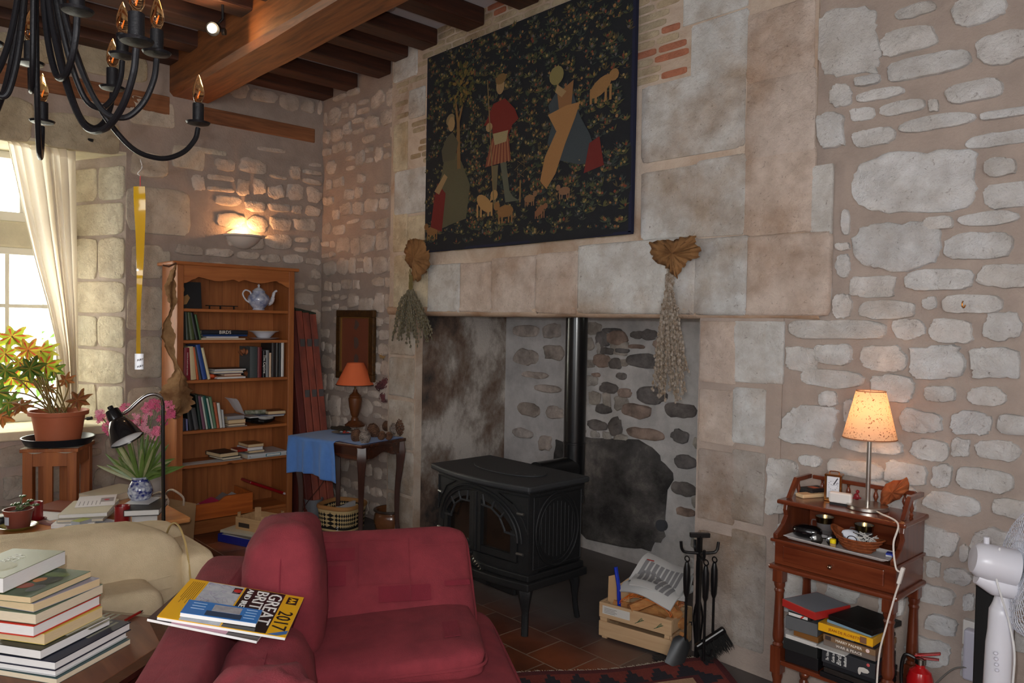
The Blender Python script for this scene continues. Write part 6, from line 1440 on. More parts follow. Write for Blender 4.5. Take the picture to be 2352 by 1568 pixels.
# cream sofa
CT_=thing('cream_sofa','cream linen armchair with a big rounded patched back cushion, behind the octagonal table','armchair',(-3.3,.6,0))
def K(x,y,z,rx=0,ry=0,rz=0): return Matrix.Translation((x,y,z))@Matrix.Rotation(R(rz),4,'Z')@Matrix.Rotation(R(ry),4,'Y')@Matrix.Rotation(R(rx),4,'X')
cushion('back_cushion',CRF,CT_,K(-3.28,.50,.43,0,-6,0),.36,1.28,.58,.42,.5,.015,21,60,34,.006)
cushion('back_frame',CRF,CT_,K(-3.50,.55,.33),.16,1.34,.62,.2,.16,.008,22,44,16)
cushion('seat_cushion',CRF,CT_,K(-3.10,.42,.33,0,0,0),.34,1.10,.42,.16,.2,.01,23,44,20,.004)
cushion('arm',CRF,CT_,K(-3.33,1.17,.30),.44,.13,.56,.2,.2,.008,25,40,16)
seamline(CT_,C(176,150,96,.8),[(-3.27+.17*math.cos(t*PI/12),1.125,.42+.26*math.sin(t*PI/12)) for t in range(-4,13)],.004,'piping')
for k_ in range(4): seamline(CT_,CRF,[(-3.10+.0*t,.2+.17*t,.40+.03*k_*1.6+.03*math.sin(t*1.1)) for t in range(6)],.0018)
m_=MB(); m_.grid(lambda u,v: Vector((-3.118,.86+.1*u,.50+.08*v)),4,4,thick=.001); 
# ================================================================ OCTAGONAL TABLE
OC=Vector((-2.56,.50,0)); OZ=.55; RO=.353
WM=wood('worn mahogany top',(120,74,48),(92,52,34),0,.45,.7); WMD=wood('dark mahogany',(70,34,22),(44,20,14),2,.3,.8,coat=.4)
ot=thing('octagonal_table','dark octagonal occasional table carrying the tall book pile','table',OC)
th0=math.atan2(.80-.50,-2.38+2.56)
def octp(r): return [(r*math.cos(th0+i*PI/4),r*math.sin(th0+i*PI/4)) for i in range(8)]
MB().prism(octp(RO*.93),OZ-.02,OZ+.001).build('tabletop',WM,ot,bevel=.002)
mb=MB(); a=octp(RO*.93);b_=octp(RO*1.03);c_=octp(RO*1.0)
vs=[(x,y,OZ+.0005) for x,y in a]+[(x,y,OZ-.006) for x,y in b_]+[(x,y,OZ-.03) for x,y in c_]+[(x,y,OZ-.03) for x,y in octp(RO*.86)]
mb.add(vs,[(q*8+i,q*8+(i+1)%8,(q+1)*8+(i+1)%8,(q+1)*8+i)[::-1] for q in range(3) for i in range(8)]); mb.build('edge_moulding',WMD,ot)
mb=MB(); p1=octp(RO*.84); p0=octp(RO*.80)
for i in range(8):
    q=[p1[i],p1[(i+1)%8],p0[(i+1)%8],p0[i]]; mb.prism(q[::-1],OZ-.10,OZ-.03)
mb.build('apron',WMD,ot)
for i in range(0,8,1):
    x,y=octp(RO*.80)[i]
    if i%2: continue
    MB().lathe([(.012,0),(.02,.03),(.014,.06),(.02,.2),(.026,.3),(.016,.36),(.028,.4),(.018,.425),(.03,.45),(.022,.5),(.022,OZ-.03)],16,(x,y,0)).build('leg',WMD,ot,smooth=True)
MB().prism(octp(RO*.6),.16,.18).build('lower_shelf',WMD,ot)
# book pile
PPX=OC+Vector((-.03,-.12,0))
def pile(px,py,z,w,h,t,rot,col,label,pages=PAGEW,soft=False,col2=None,spine_away=True,art=None):
    """px,py = nearest visible corner of the book (fore edge/bottom corner) at height z (pixel of photo)"""
    c=pz(px,py,z); M=Matrix.Translation((c.x,c.y,z))@Matrix.Rotation(R(rot),4,'Z')@Matrix.Translation((-w,-0,0))
    o=book(M,w,h,t,col,label,pages=pages,soft=soft)
    return o,M
BK=[(130,1572,.55,.20,.27,.0175,33,(70,92,92),'thin green-grey paperback at the very bottom of the tall pile',PAGE,True),
(127,1554,.568,.20,.27,.0195,34,(188,190,190),'white hardback second from the bottom of the tall pile',PAGEW,False),
(126,1541,.588,.21,.285,.0265,34,(28,32,50),'large navy-covered hardback third from the bottom of the pile',PAGEW,False),
(93,1514,.615,.16,.245,.0255,33,(52,58,52),'dark illustrated book lying on the large navy hardback',PAGEW,True),
(102,1481,.641,.15,.21,.0315,34,(216,190,90),'thick tan-paged paperback with a yellow spine edge mid-pile',PAGEC,True),
(77,1464,.673,.16,.245,.0335,35,(196,52,36),'thick book with a bright red cover in the tall pile',PAGEW,False),
(82,1434,.707,.16,.245,.0295,35,(90,110,90),'fat white-paged book directly on the red-covered one',PAGE,True),
(77,1406,.737,.14,.22,.0255,30,(150,146,160),'cream-paged paperback below the jungle-cover book',PAGEC,True),
(70,1386,.763,.14,.22,.0195,36,(74,92,66),'paperback with a green jungle cover, second from the top of the pile',PAGEC,True),
(7,1362,.783,.17,.25,.043,42,(112,112,76),'thick olive book crowning the tall pile by the armchair',PAGEW,True)]
for (x,y,z,w,h,t,ro,c_,l,pg,so) in BK:
    o,M=pile(x,y,z+.0008,w,h,t-.0012,ro,c_,l,pg,so)
    if 'jungle' in l and 'second' in l:
        for i,(a,b,r1,r2,cc) in enumerate([(.05,.07,.03,.022,(150,70,50)),(.09,.12,.03,.04,(48,56,44)),(.07,.17,.04,.02,(100,120,70)),(.1,.06,.02,.03,(90,96,92)),(.06,.12,.02,.02,(190,120,60))]): MB().ball((a,b,t-.0007),r1,r2,.0009+.0002*i,14,4).build('cover_art',C(*cc,.4),o)
    if 'navy' in l:
        for i in range(3): MB().box(.13+.02*i,.14+.02*i,.17-.01*i,.27,t-.0012,t-.0007).build('cover_lettering',C(120,120,104,.4),o)
        MB().ball((.09,.2,t-.0012),.05,.05,.0008,14,4).build('cover_art',C(58,60,56,.4),o)
    if 'dark illustrated' in l:
        MB().box(.11,.13,.12,.22,t-.0012,t-.0006).build('red_band',C(170,50,36,.4),o); MB().box(.135,.15,.1,.24,t-.0012,t-.0006).build('pale_band',C(170,170,160,.4),o)
    if 'crowning' in l:
        for i,(s_,wd) in enumerate((('CAMERON',.04),('AMAS',.07),('CAT',.05))): text('cover_lettering',s_,C(226,226,214,.5),o,Matrix.Translation((.045+.022*i,.16,t-.0008))@Matrix.Rotation(R(90),4,'Z') ,width=wd,w=False) if i else None
        MB().ball((.08,.08,t-.0012),.06,.05,.0008,14,4).build('cover_art',C(134,130,90,.5),o)
q0=pz(288,1424,OZ+.006);q1=pz(322,1405,OZ+.006)
pn=thing('pencil','red pencil lying on the octagonal table beside the books','pencil',q0); MB().tube([q0,q1],.0045,6).build('shaft',C(150,30,24,.4),pn,w=True); d_=(q1-q0).normalized(); MB().tube([q1,q1+d_*.014],[.0045,.001],6).build('tip',C(40,34,30,.4),pn,w=True)
# road atlas, map, magazine on the red sofa back
AZ=.803
A0=Vector((-2.197,.797,.800)); AY0=((Vector((-2.005,1.052,.750))-A0)+(Vector((-1.801,.89,.733))-Vector((-1.988,.643,.803))))/2; AX0=((Vector((-1.988,.643,.803))-A0)+(Vector((-1.801,.89,.733))-Vector((-2.005,1.052,.750))))/2
AY=AY0.normalized(); AX=(AX0-AY*AX0.dot(AY)).normalized()
NZ=AX.cross(AY)
MA=axes(A0-Vector((0,0,.008)),AX,AY,NZ)
def onA(px,py,h=0):
    d=ray(px,py); o_=A0+NZ*h*(1 if NZ.z>0 else -1); return CAM+d*((o_-CAM).dot(NZ)/d.dot(NZ))
 
if NZ.z<0: pass
at=thing('road_atlas','big yellow and black road atlas lying across the red sofa back','atlas',M=MA)
AW,AH=AX0.length,AY0.length; YL=C(232,176,26,.3); 
sgn=1 if NZ.z>0 else -1
def lay(x0,x1,y0,y1,h0,h1,mt_,nm,par=at): 
    a_,b_=sorted((sgn*h0,sgn*h1)); return MB().box(x0,x1,y0,y1,a_,b_).build(nm,mt_,par)
lay(0,AW,0,AH,0,.007,PAGEW,'pages'); lay(-.001,AW+.001,-.001,AH+.001,.007,.0085,YL,'cover')
lay(0.002,AW-.002,AH*.16,AH*.475,.0085,.0089,mat('map print',(196,200,204),.35,col2=(160,170,182),vs=40),'map_panel'); lay(0.002,AW-.002,AH*.49,AH*.84,.0085,.0089,C(24,22,22,.3),'title_panel')
hh_=sgn*.0093
def at_text(s,x,y,w_,h_,mt_): text('lettering',s,mt_,at,Matrix.Translation((x,y,hh_))@Matrix.Diagonal((1,1,1,1)),width=w_,height=h_,w=False)
WHT2=C(236,236,232,.4); BLK2=C(24,20,20,.4)
at_text('GREAT',AW*.43,AH*.765,AW*.76,AH*.115,WHT2); at_text('BRITAIN',AW*.47,AH*.645,AW*.86,AH*.10,WHT2); at_text('AND IRELAND',AW*.43,AH*.54,AW*.80,AH*.05,WHT2); at_text('2017',AW*.66,AH*.91,AW*.44,AH*.12,BLK2)
lay(AW*.06,AW*.24,AH*.875,AH*.965,.0085,.0089,BLK2,'logo_plate'); at_text('AA',AW*.15,AH*.92,AW*.13,.018,YL)
lay(AW*.05,AW*.2,AH*.40,AH*.47,.0089,.0092,C(30,26,26,.4),'badge'); 
o=MB(); o.lathe([(0,0),(.011,0),(.011,.0004),(0,.0004)],20,(AW*.125,AH*.437,sgn*.0092 if sgn>0 else -.0097)); o.build('badge_ring',C(190,40,40,.4),at)
for i in range(7): lay(AW*.06,AW*(.5+.06*(i%3)),AH*(.135-.016*i),AH*(.139-.016*i),.0085,.0088,C(70,56,30,.5),'text_line')
r7=random.Random(2)
m_=MB()
for i in range(26):
    p_=[Vector((r7.uniform(.05,.75)*AW,r7.uniform(.18,.46)*AH,hh_*.98))]
    for t in range(4): q=p_[-1]+Vector((r7.uniform(-.02,.02),r7.uniform(-.02,.02),0)); q.x=min(max(q.x,.01),AW-.01); q.y=min(max(q.y,AH*.17),AH*.47); p_.append(q)
    m_.tube(p_,.0004,3)
m_.build('map_roads',C(120,110,130,.5),at)
lay(AW*.80,AW,AH*.86,AH*.998,.0085,.00885,YL,'corner') if False else None
m_=MB(); z_=sgn*.0091; m_.add([(AW*.86,AH*.998,z_),(AW*.999,AH*.85,z_),(AW*.999,AH*.93,z_),(AW*.94,AH*.998,z_)],[(0,1,2,3)]); m_.build('corner_flash',C(60,110,170,.4),at)
# folded blue map
b0=onA(434,1377,.012); bx=(onA(413,1406,.012)-b0); by=(onA(598,1406,.012)-b0); BLm=by.length; bxn=bx.normalized(); byn=(by-bxn*by.dot(bxn)).normalized(); bn=bxn.cross(byn)
MBm=axes(b0-Vector((0,0,.010)),bxn,byn,bn); s2=1 if bn.z>0 else -1
mp=thing('folded_map','folded blue-covered map lying on the road atlas','map',M=MBm)
def lay2(x0,x1,y0,y1,h0,h1,mt_,nm): a_,b_=sorted((s2*h0,s2*h1)); return MB().box(x0,x1,y0,y1,a_,b_).build(nm,mt_,mp)
MW=max(.07,bx.length)
lay2(0,MW,0,BLm,0,.010,PAGEW,'pages'); lay2(-.001,MW+.001,-.001,BLm+.001,.010,.011,C(44,118,190,.3),'cover'); lay2(MW*.1,MW*.58,BLm*.36,BLm*.74,.011,.0114,mat('grey map panel',(170,172,176),.4,col2=(140,140,146),vs=60),'map_panel'); lay2(MW*.6,MW*.95,BLm*.3,BLm*.78,.011,.0113,C(30,60,90,.4),'dark_band')
for i in range(4): lay2(MW*(.12+.2*i),MW*(.16+.2*i),BLm*.80,BLm*.95,.011,.0113,C(170,200,226,.4),'text_line')
for i in range(3): lay2(MW*(.15+.2*i),MW*(.19+.2*i),BLm*.08,BLm*.26,.011,.0113,C(170,200,226,.4),'text_line')
o=thing('magazine','white-edged magazine under the road atlas on the sofa','magazine',M=Matrix.Translation(Vector((0,0,-.0085)))@MA@Matrix.Translation((.02,-.004,0))@Matrix.Rotation(R(-5*sgn),4,'Z'))
a_,b_=sorted((0,sgn*.0065)); MB().box(0,.24,0,.28,a_,b_).build('pages',PAGEW,o)
a_,b_=sorted((sgn*.0065,sgn*.0072)); MB().box(0,.24,0,.28,a_,b_).build('cover',C(60,52,56,.3),o); a_,b_=sorted((sgn*.0072,sgn*.0076)); MB().box(.18,.24,.06,.2,a_,b_).build('pink_panel',C(196,150,170,.4),o)
# ================================================================ RUG
RUG0=Vector((-1.88,3.03,0)); e1=Vector((-.55,-.835,0)).normalized(); e2=Vector((.835,-.55,0)).normalized(); RWD,RLN=1.3,.95
rg=thing('rug','patterned red and navy kilim rug with a zigzag border at the bottom edge','rug',RUG0)
CR=[lin((120,48,40)),lin((36,34,44)),lin((176,140,110)),lin((140,84,60)),lin((84,30,34))]
mb=MB(); nu,nv=60,80
def rz_(a,b): 
    d=math.hypot(a,b); return .012+.028*math.exp(-(d/.25)**2)+.006*math.sin(a*9)*math.exp(-b*4)+.004*math.sin(b*8+a*3)
def rp(i,j): a=RLN*i/nu; b=RWD*j/nv; p=RUG0+e1*a+e2*b; return (p.x,p.y,rz_(a,b))
for i in range(nu):
    for j in range(nv):
        a=RLN*(i+.5)/nu; b=RWD*(j+.5)/nv; m1=min(a,b); s_=a if m1==b else b
        if m1<.03: c=CR[4]
        elif m1<.15:
            t=(m1-.03)/.12; ph=abs(((s_/.12)%1)-.5)*2; c=CR[0] if t<ph else CR[1]
        elif m1<.17: c=CR[4]
        elif m1<.36:
            uu=((s_/.16)%1)-.5; vv=(m1-.265)/.095*.5; r_=abs(uu)+abs(vv); an=math.atan2(vv,uu); c=CR[0] if r_<.24+.1*math.cos(an*4) else (CR[1] if r_<.36 else CR[2])
        elif m1<.38: c=CR[1]
        else:
            uu=((a/.22)%1)-.5; vv=((b/.22)%1)-.5; c=CR[1] if abs(uu)+abs(vv)<.3 else CR[0]
        mb.add([rp(i,j),rp(i+1,j),rp(i+1,j+1),rp(i,j+1)],[(0,1,2,3)],0,c)
mb.build('pile',mat('kilim wool',(255,255,255),.95,tint=True,bump=.6,bs=300,var=.25,vs=120),rg,w=True,smooth=True,ang=180)
m_=MB()
for (fa,fb,n_) in ((lambda t:RUG0+e1*t,RLN,90),(lambda t:RUG0+e2*t,RWD,10)):
    for i in range(n_):
        t=fb*i/n_; p=fa(t)
        if n_==90: zz=rz_(t,0); m_.tube([p+Vector((0,0,zz)),p-e2*(.02+.01*r7.random())+Vector((0,0,max(.003,zz-.008)))+e1*r7.uniform(-.01,.01)],.0018,4)
m_.build('fringe',C(170,160,146,.9),rg,w=True)
# ================================================================ FIREWOOD CRATE
CRW=wood('crate poplar',(204,172,134),(182,148,110),0,.65,1.)
cA=Vector((-2.43,2.86,0)); cB=Vector((-2.05,2.93,0)); ex=(cB-cA).normalized(); ey=Vector((-ex.y,ex.x,0)); cw=(cB-cA).length; cdp=.235
MK=axes(cA,ex,ey,(0,0,1)); fc=thing('firewood_crate','pale wooden crate of netted firewood and newspapers in the hearth mouth','crate',M=MK)
for y in (0,cdp-.01): 
    MB().box(0,cw,y,y+.01,.012,.085).build('slat',CRW,fc,bevel=.002); MB().box(0,cw,y,y+.01,.105,.178).build('slat',CRW,fc,bevel=.002)
for x in (0.0,cw-.012):
    MB().box(x,x+.012,.0105,cdp-.0105,.012,.10).build('end_slat',CRW,fc,bevel=.002); MB().box(x,x+.012,.0105,cdp-.0105,.112,.178).build('end_slat',CRW,fc,bevel=.002)
for x in (.013,cw-.04):
    for y in (.0105,cdp-.038): MB().box(x,x+.027,y,y+.027,0,.176).build('corner_post',CRW,fc)
MB().box(.013,cw-.013,.0105,cdp-.0105,.012,.018).build('base_slat',CRW,fc)
MB().box(.02,.17,-.0012,-.0002,.125,.165).build('paper_label',C(206,204,198,.6),fc)
for i in range(4): MB().box(.03,.09+.01*(i%2),-.0018,-.0012,.132+.007*i,.1335+.007*i).build('label_print',C(70,70,70,.6),fc)
for x in (.21,.31):
    m_=MB(); 
    for t in range(7): a=.6+.3*(t-3)*.5; m_.tube([(x+.006*t*.8,-.0015,.125+.003*t),(x+.006*t*.8+.012*math.cos(a+1.),-.0018,.125+.003*t+.012*math.sin(a+.6))],.0012,4)
    m_.tube([(x-.012,-.0015,.12),(x+.035,-.0015,.146)],.0013,4); m_.build('fir_sprig_print',C(52,92,62,.6),fc)
LOG=mat('split firewood',(206,150,90),.8,col2=(168,100,52),vs=14,bump=.5,bs=60,stretch=(1,1,4))
r8=random.Random(9)
for i,(x,y,z,rz,ry,l,lab) in enumerate([(.10,.12,.05,10,0,.28,'split firewood log low at the left of the crate'),(.28,.12,.05,-8,5,.26,'split firewood log low at the right of the crate'),(.17,.11,.12,20,4,.26,'split firewood log seen through the gap of the crate'),(.30,.13,.12,-20,8,.22,'pale firewood log near the right end of the crate'),(.22,.09,.175,55,-16,.2,'split log with orange bark slanting up from the crate'),(.31,.11,.185,-35,14,.2,'pale split log poking over the right end of the crate'),(.24,.16,.20,5,10,.22,'golden split log under the newspapers'),(.16,.15,.19,80,20,.18,'short split log under the left of the newspapers')]):
    M=MK@TR(x,y,z+.03,R(rz),0,R(ry)); mb=MB(); n=7; mb.M=M
    cs=[(r8.uniform(.022,.034)*math.cos(2*PI*t/n),r8.uniform(.02,.03)*math.sin(2*PI*t/n)) for t in range(n)]
    vs=[(sx*l/2*(1+.03*r8.random()),a,b) for sx in (-1,1) for a,b in cs]; mb.add(vs,[tuple(range(n))[::-1],tuple(range(n,2*n))]+[(t,(t+1)%n,(t+1)%n+n,t+n) for t in range(n)])
    tag(mb.build('firewood_log',LOG),lab,'firewood','firewood in the crate')
NET=mat('orange net',(236,130,40),.4,alpha=.4)
m_=MB(); m_.M=MK
def nt(u,v): a=u*PI; return Vector((.235+.135*math.cos(a)*(1-.15*v),.02+.2*v,.185+.075*math.sin(a)*(.7+.3*math.sin(v*PI))+.008*noise.noise(Vector((u*9,v*9,1)))))
for i in range(0,25): m_.tube([nt(i/24,j/12) for j in range(13)],.0009,3)
for j in range(0,13): m_.tube([nt(i/24,j/12) for i in range(25)],.0009,3)
tag(m_.build('net_sack',C(226,112,30,.5)),'orange net sack stretched over the firewood','net')
NW=mat('newsprint',(196,196,194),.75,col2=(150,150,150),vs=120,stretch=(1,.15,1))
for i,(x,y,z,rz,rx,w_,d_,lab) in enumerate([(.24,.14,.275,-8,12,.30,.24,'lowest folded newspaper on the firewood'),(.26,.15,.303,12,14,.27,.2,'folded newspaper second on the firewood'),(.25,.18,.328,-4,18,.27,.2,'open newspaper page with a red rule on top of the firewood')]):
    M=MK@TR(x,y,z,R(rz),R(rx)); mb=MB(); mb.M=M
    mb.grid(lambda u,v: Vector(((u-.5)*w_,(v-.5)*d_,.02*math.sin(u*4+i)+.012*math.sin(v*5+i*2)-.03*max(0,.25-v)*2)),20,14,thick=.008)
    o=thing('newspaper',lab,'newspaper',M=M); mb.build('sheets',C(190,190,188,.8),o,w=True,smooth=True)
    m2=MB(); 
    for q in range(8): 
        x0=-w_*.4+w_*.1*q; m2.grid(lambda u,v: Vector((x0+w_*.07*u,-d_*.3+d_*.5*v,.0025+.02*math.sin((x0/w_+.5+w_*.07*u/w_)*4+i)+.012*math.sin((.2+.5*v)*5+i*2))),2,8)
    m2.build('print_columns',C(128,128,130,.8),o)
    if i==2: MB().box(-.1,-.06,.03,.033,.03,.034).build('red_rule',C(170,50,44,.7),o)
# saw with a blue handle, cardboard
q=[MK@Vector(v) for v in ((.085,.06,.10),(.082,.05,.2),(.078,.05,.26),(.066,.05,.32),(.06,.05,.35))]
o=thing('bow_saw','tool with a curved blue tubular handle standing in the crate','tool',q[0]); MB().tube(cr(q,5),.012,12,flat=.7).build('handle',C(20,50,170,.25,coat=.4),o,w=True,smooth=True)
o=thing('cardboard_piece','torn brown cardboard standing at the left of the crate','cardboard',M=MK@TR(.02,.05,.09,R(25),R(-6))); MB().prism([(0,0),(.11,0),(.1,.2),(.06,.17),(.03,.21),(0,.2)],0,.005).build('sheet',KR,o).matrix_local=Matrix.Rotation(R(90),4,'X')
# ================================================================ FIRE TOOLS
IR2=mat('black painted iron',(18,18,20),.35,.2,coat=.2)
tx,ty=-1.93,2.96
ts=thing('fire_tool_stand','black iron fireside tool stand with a T-shaped top handle','tool stand',(tx,ty,0))
t1=Vector((.73,.68,0)).normalized(); t1=RT.copy(); t1.z=0; t1.normalize(); t2=Vector((-t1.y,t1.x,0))
MB().box(tx-.07,tx+.07,ty-.05,ty+.05,0,.012).build('base',IR2,ts,w=True,bevel=.003)
MB().box(tx-.009,tx+.009,ty-.009,ty+.009,.012,.60).build('post',IR2,ts,w=True)
c=Vector((tx,ty,.60)); MB().bar(c-t1*.045-t2*.0,c+t1*.045,.02,.02).build('t_handle',IR2,ts,w=True,bevel=.002)
for a,b in ((t1,.52),(t2,.505)):
    MB().tube(cr([Vector((tx,ty,b))-a*.085+Vector((0,0,.05)),Vector((tx,ty,b))-a*.078+Vector((0,0,.012)),Vector((tx,ty,b))-a*.05,Vector((tx,ty,b))+a*.05,Vector((tx,ty,b))+a*.078+Vector((0,0,.012)),Vector((tx,ty,b))+a*.085+Vector((0,0,.05))],5),.007,8).build('hook_bar',IR2,ts,w=True,smooth=True)
def rod(nm,lab,off,zt,zb,extra=None):
    p=Vector((tx,ty,0))+off; o=thing(nm,lab,'fire tool',(p.x,p.y,zb)); MB().tube([p+Vector((0,0,zb)),p+Vector((0,0,zt-.17))],.006,8).build('shaft',IR2,o,w=True)
    MB().lathe([(.006,0),(.013,.02),(.016,.08),(.015,.13),(.008,.16),(.0,.165)],12,p+Vector((0,0,zt-.175))).build('handle',IR2,o,w=True,smooth=True)
    MB().tube([p+Vector((.012*math.cos(t*PI/6),0,zt+.0+.012*math.sin(t*PI/6))) for t in range(13)],.003,6).build('hang_loop',IR2,o,w=True); return o,p
# shovel
o,p=rod('ash_shovel','black ash shovel hanging at the left of the tool stand',-t1*.062-t2*.03,.50,.13)
m_=MB(); cs=p+Vector((0,0,.14)); ax=(-t1*.45-t2*.35+Vector((0,0,-.85))).normalized(); sd=ax.cross(Vector((t2.x,t2.y,0))).normalized(); fn=sd.cross(ax)
m_.grid(lambda u,v: cs+ax*(.135*v)+sd*((u-.5)*.085*(1 if v>.15 else .5+3.3*v))+fn*(.022*abs(2*u-1)**2*(1-v*.6)),10,10,thick=.002); m_.build('pan',C(62,64,66,.4,metal=.5),o,w=True,smooth=True)
# brush
o,p=rod('hearth_brush','black hearth brush hanging at the right of the tool stand',t1*.06-t2*.035,.50,.17)
bc_=p+Vector((0,0,.15)); bd=(t1*.8+Vector((0,0,.55))).normalized(); dn=(t1*.45+Vector((0,0,-.85))-t2*.15).normalized()
MB().bar(bc_-bd*.09,bc_+bd*.065,.03,.028).build('brush_head',IR2,o,w=True,bevel=.008)
m_=MB()
for i in range(420):
    s=bc_+bd*r8.uniform(-.085,.06)+t2*r8.uniform(-.012,.012); d_=dn*r8.uniform(.065,.085)+t2*r8.uniform(-.02,.02)+t1*r8.uniform(-.012,.012); m_.tube([s,s+d_],[.0016,.0007],3,caps=False)
m_.build('bristles',C(14,13,12,.9),o,w=True)
o,p=rod('poker','black iron poker hanging in the middle of the tool stand',t1*.01-t2*.08,.50,.06); MB().tube([p+Vector((0,0,.09)),p+t1*.03+Vector((0,0,.08)),p+t1*.035+Vector((0,0,.11))],.005,6).build('barb',IR2,o,w=True)
o,p=rod('fire_tongs','black iron tongs hanging at the back of the tool stand',t2*.075+t1*.02,.50,.2)
for s in (-1,1): MB().tube(cr([p+Vector((0,0,.3)),p+t1*s*.02+Vector((0,0,.2)),p+t1*s*.008+Vector((0,0,.05))],5),.005,6).build('jaw',IR2,o,w=True)
tag(MB().lathe([(.035,0),(.034,.004),(.0,.008)],12,(tx-.16,ty-.04,0)).ball((tx-.1,ty-.07,.006),.09,.03,.006,14,5,nz=.8,ns=50).build('ash_litter',C(40,38,38,.95)),'spilled black ash and soot under the hearth brush','ash')['kind']='stuff'
# ================================================================ RIGHT SIDE CABINET
CH=wood('cherry stained wood',(116,58,32),(78,30,15),2,.28,.8,coat=.5); CHX=wood('cherry stained wood across',(118,58,32),(82,32,16),0,.26,.8,coat=.5)
X0,X1=-1.485,-1.025; YF,YBk=2.785,3.062
cbn=thing('telephone_cabinet','small cherry-stained cabinet with a gallery top, drawer and open lower shelf','cabinet',((X0+X1)/2,(YF+YBk)/2,0))
def cb(nm,*a,m=CH,bev=.003,par=None): return MB().box(*a).build(nm,m,par or cbn,w=True,bevel=bev)
ZD0,ZD1=.615,.705; ZT=.862
cb('drawer_case',X0,X1,YF+.02,YBk,ZD0,ZD1,m=CHX)
dr=cb('drawer',X0+.04,X1-.04,YF+.010,YF+.0195,ZD0+.018,ZD1-.012,m=CHX); MB().ball(((X0+X1)/2,YF+.002,(ZD0+ZD1)/2-.002),.009,.009,.009).build('knob',C(170,150,130,.2,metal=1.),dr,w=True,smooth=True)
cb('desk_top',X0-.008,X1+.008,YF-.004,YBk,ZD1,ZD1+.012,m=CHX); cb('lower_moulding',X0-.014,X1+.014,YF-.006,YBk,ZD0-.02,ZD0,m=CHX,bev=.008)
cb('back_panel',X0+.02,X1-.02,YBk-.012,YBk,ZD1+.012,ZT-.018,m=CHX)
# shaped ends
for x in (X0,X1-.018):
    mb=MB(); pr=[(YBk,ZD1+.012),(YF+.005,ZD1+.012),(YF+.003,ZD1+.03),(YF+.03,ZD1+.042),(YF+.06,ZD1+.06),(YF+.085,ZD1+.09),(YF+.075,ZD1+.115),(YF+.08,ZT-.018),(YBk,ZT-.018)]
    n=len(pr); mb.add([(x,a,b) for a,b in pr]+[(x+.018,a,b) for a,b in pr],[tuple(range(n)),tuple(range(n,2*n))[::-1]]+[((i+1)%n,i,i+n,(i+1)%n+n) for i in range(n)]); mb.build('shaped_end',CH,cbn,w=True,bevel=.003)
YT=YF+.06
cb('top_board',X0-.014,X1+.014,YT-.01,YBk+.004,ZT-.018,ZT,m=CHX,bev=.006)
# gallery
zr=ZT+.062
cb('gallery_rail',X0+.03,X1-.03,YBk-.016,YBk-.002,zr,zr+.016,m=CHX)
for x,s in ((X0+.006,1),(X1-.02,-1)):
    mb=MB(); pr=[(YBk-.0,zr+.016),(YT+.09,zr+.016),(YT+.03,ZT+.002),(YT+.05,ZT+.001),(YT+.105,zr),(YBk,zr)]
    n=len(pr); mb.add([(x,a,b) for a,b in pr]+[(x+.014,a,b) for a,b in pr],[tuple(range(n)),tuple(range(n,2*n))[::-1]]+[((i+1)%n,i,i+n,(i+1)%n+n) for i in range(n)]); mb.build('gallery_end',CH,cbn,w=True)
for x in [X0+.07+i*(X1-X0-.14)/3 for i in range(4)]:
    MB().lathe([(.005,0),(.008,.008),(.004,.016),(.010,.032),(.008,.042),(.004,.052),(.007,.061)],12,(x,YBk-.009,ZT)).build('spindle',CH,cbn,w=True,smooth=True)
for x in (X0+.013,X1-.013): MB().lathe([(.005,0),(.008,.008),(.004,.016),(.009,.032),(.004,.052),(.006,.061)],12,(x,YBk-.10,ZT)).build('spindle',CH,cbn,w=True,smooth=True)
lp_=[(.013,0),(.016,.012),(.012,.03),(.02,.034),(.014,.05),(.019,.056)]
for x in (X0+.022,X1-.022):
    for y in (YF+.026,YBk-.022):
        cb('leg_block',x-.021,x+.021,y-.021,y+.021,.545,ZD0-.02,par=cbn); 
        lg=MB().lathe([(.018,.29),(.021,.297),(.015,.306),(.02,.315),(.022,.33),(.0185,.42),(.016,.5),(.02,.512),(.016,.52),(.021,.532),(.021,.545)],20,(x,y,0)).lathe([(.012,0),(.017,.02),(.013,.05),(.02,.07),(.015,.085),(.02,.1),(.016,.15),(.021,.17),(.021,.185)],20,(x,y,0)).box(x-.021,x+.021,y-.021,y+.021,.185,.29).build('leg',CH,cbn,w=True,smooth=True)
cb('lower_shelf',X0+.005,X1-.005,YF+.01,YBk-.005,.222,.24,m=CHX)
MB().ball(((X0+.13),YF+.04,.208),.018,.018,.0135).build('shelf_stud',CH,cbn,w=True,smooth=True)
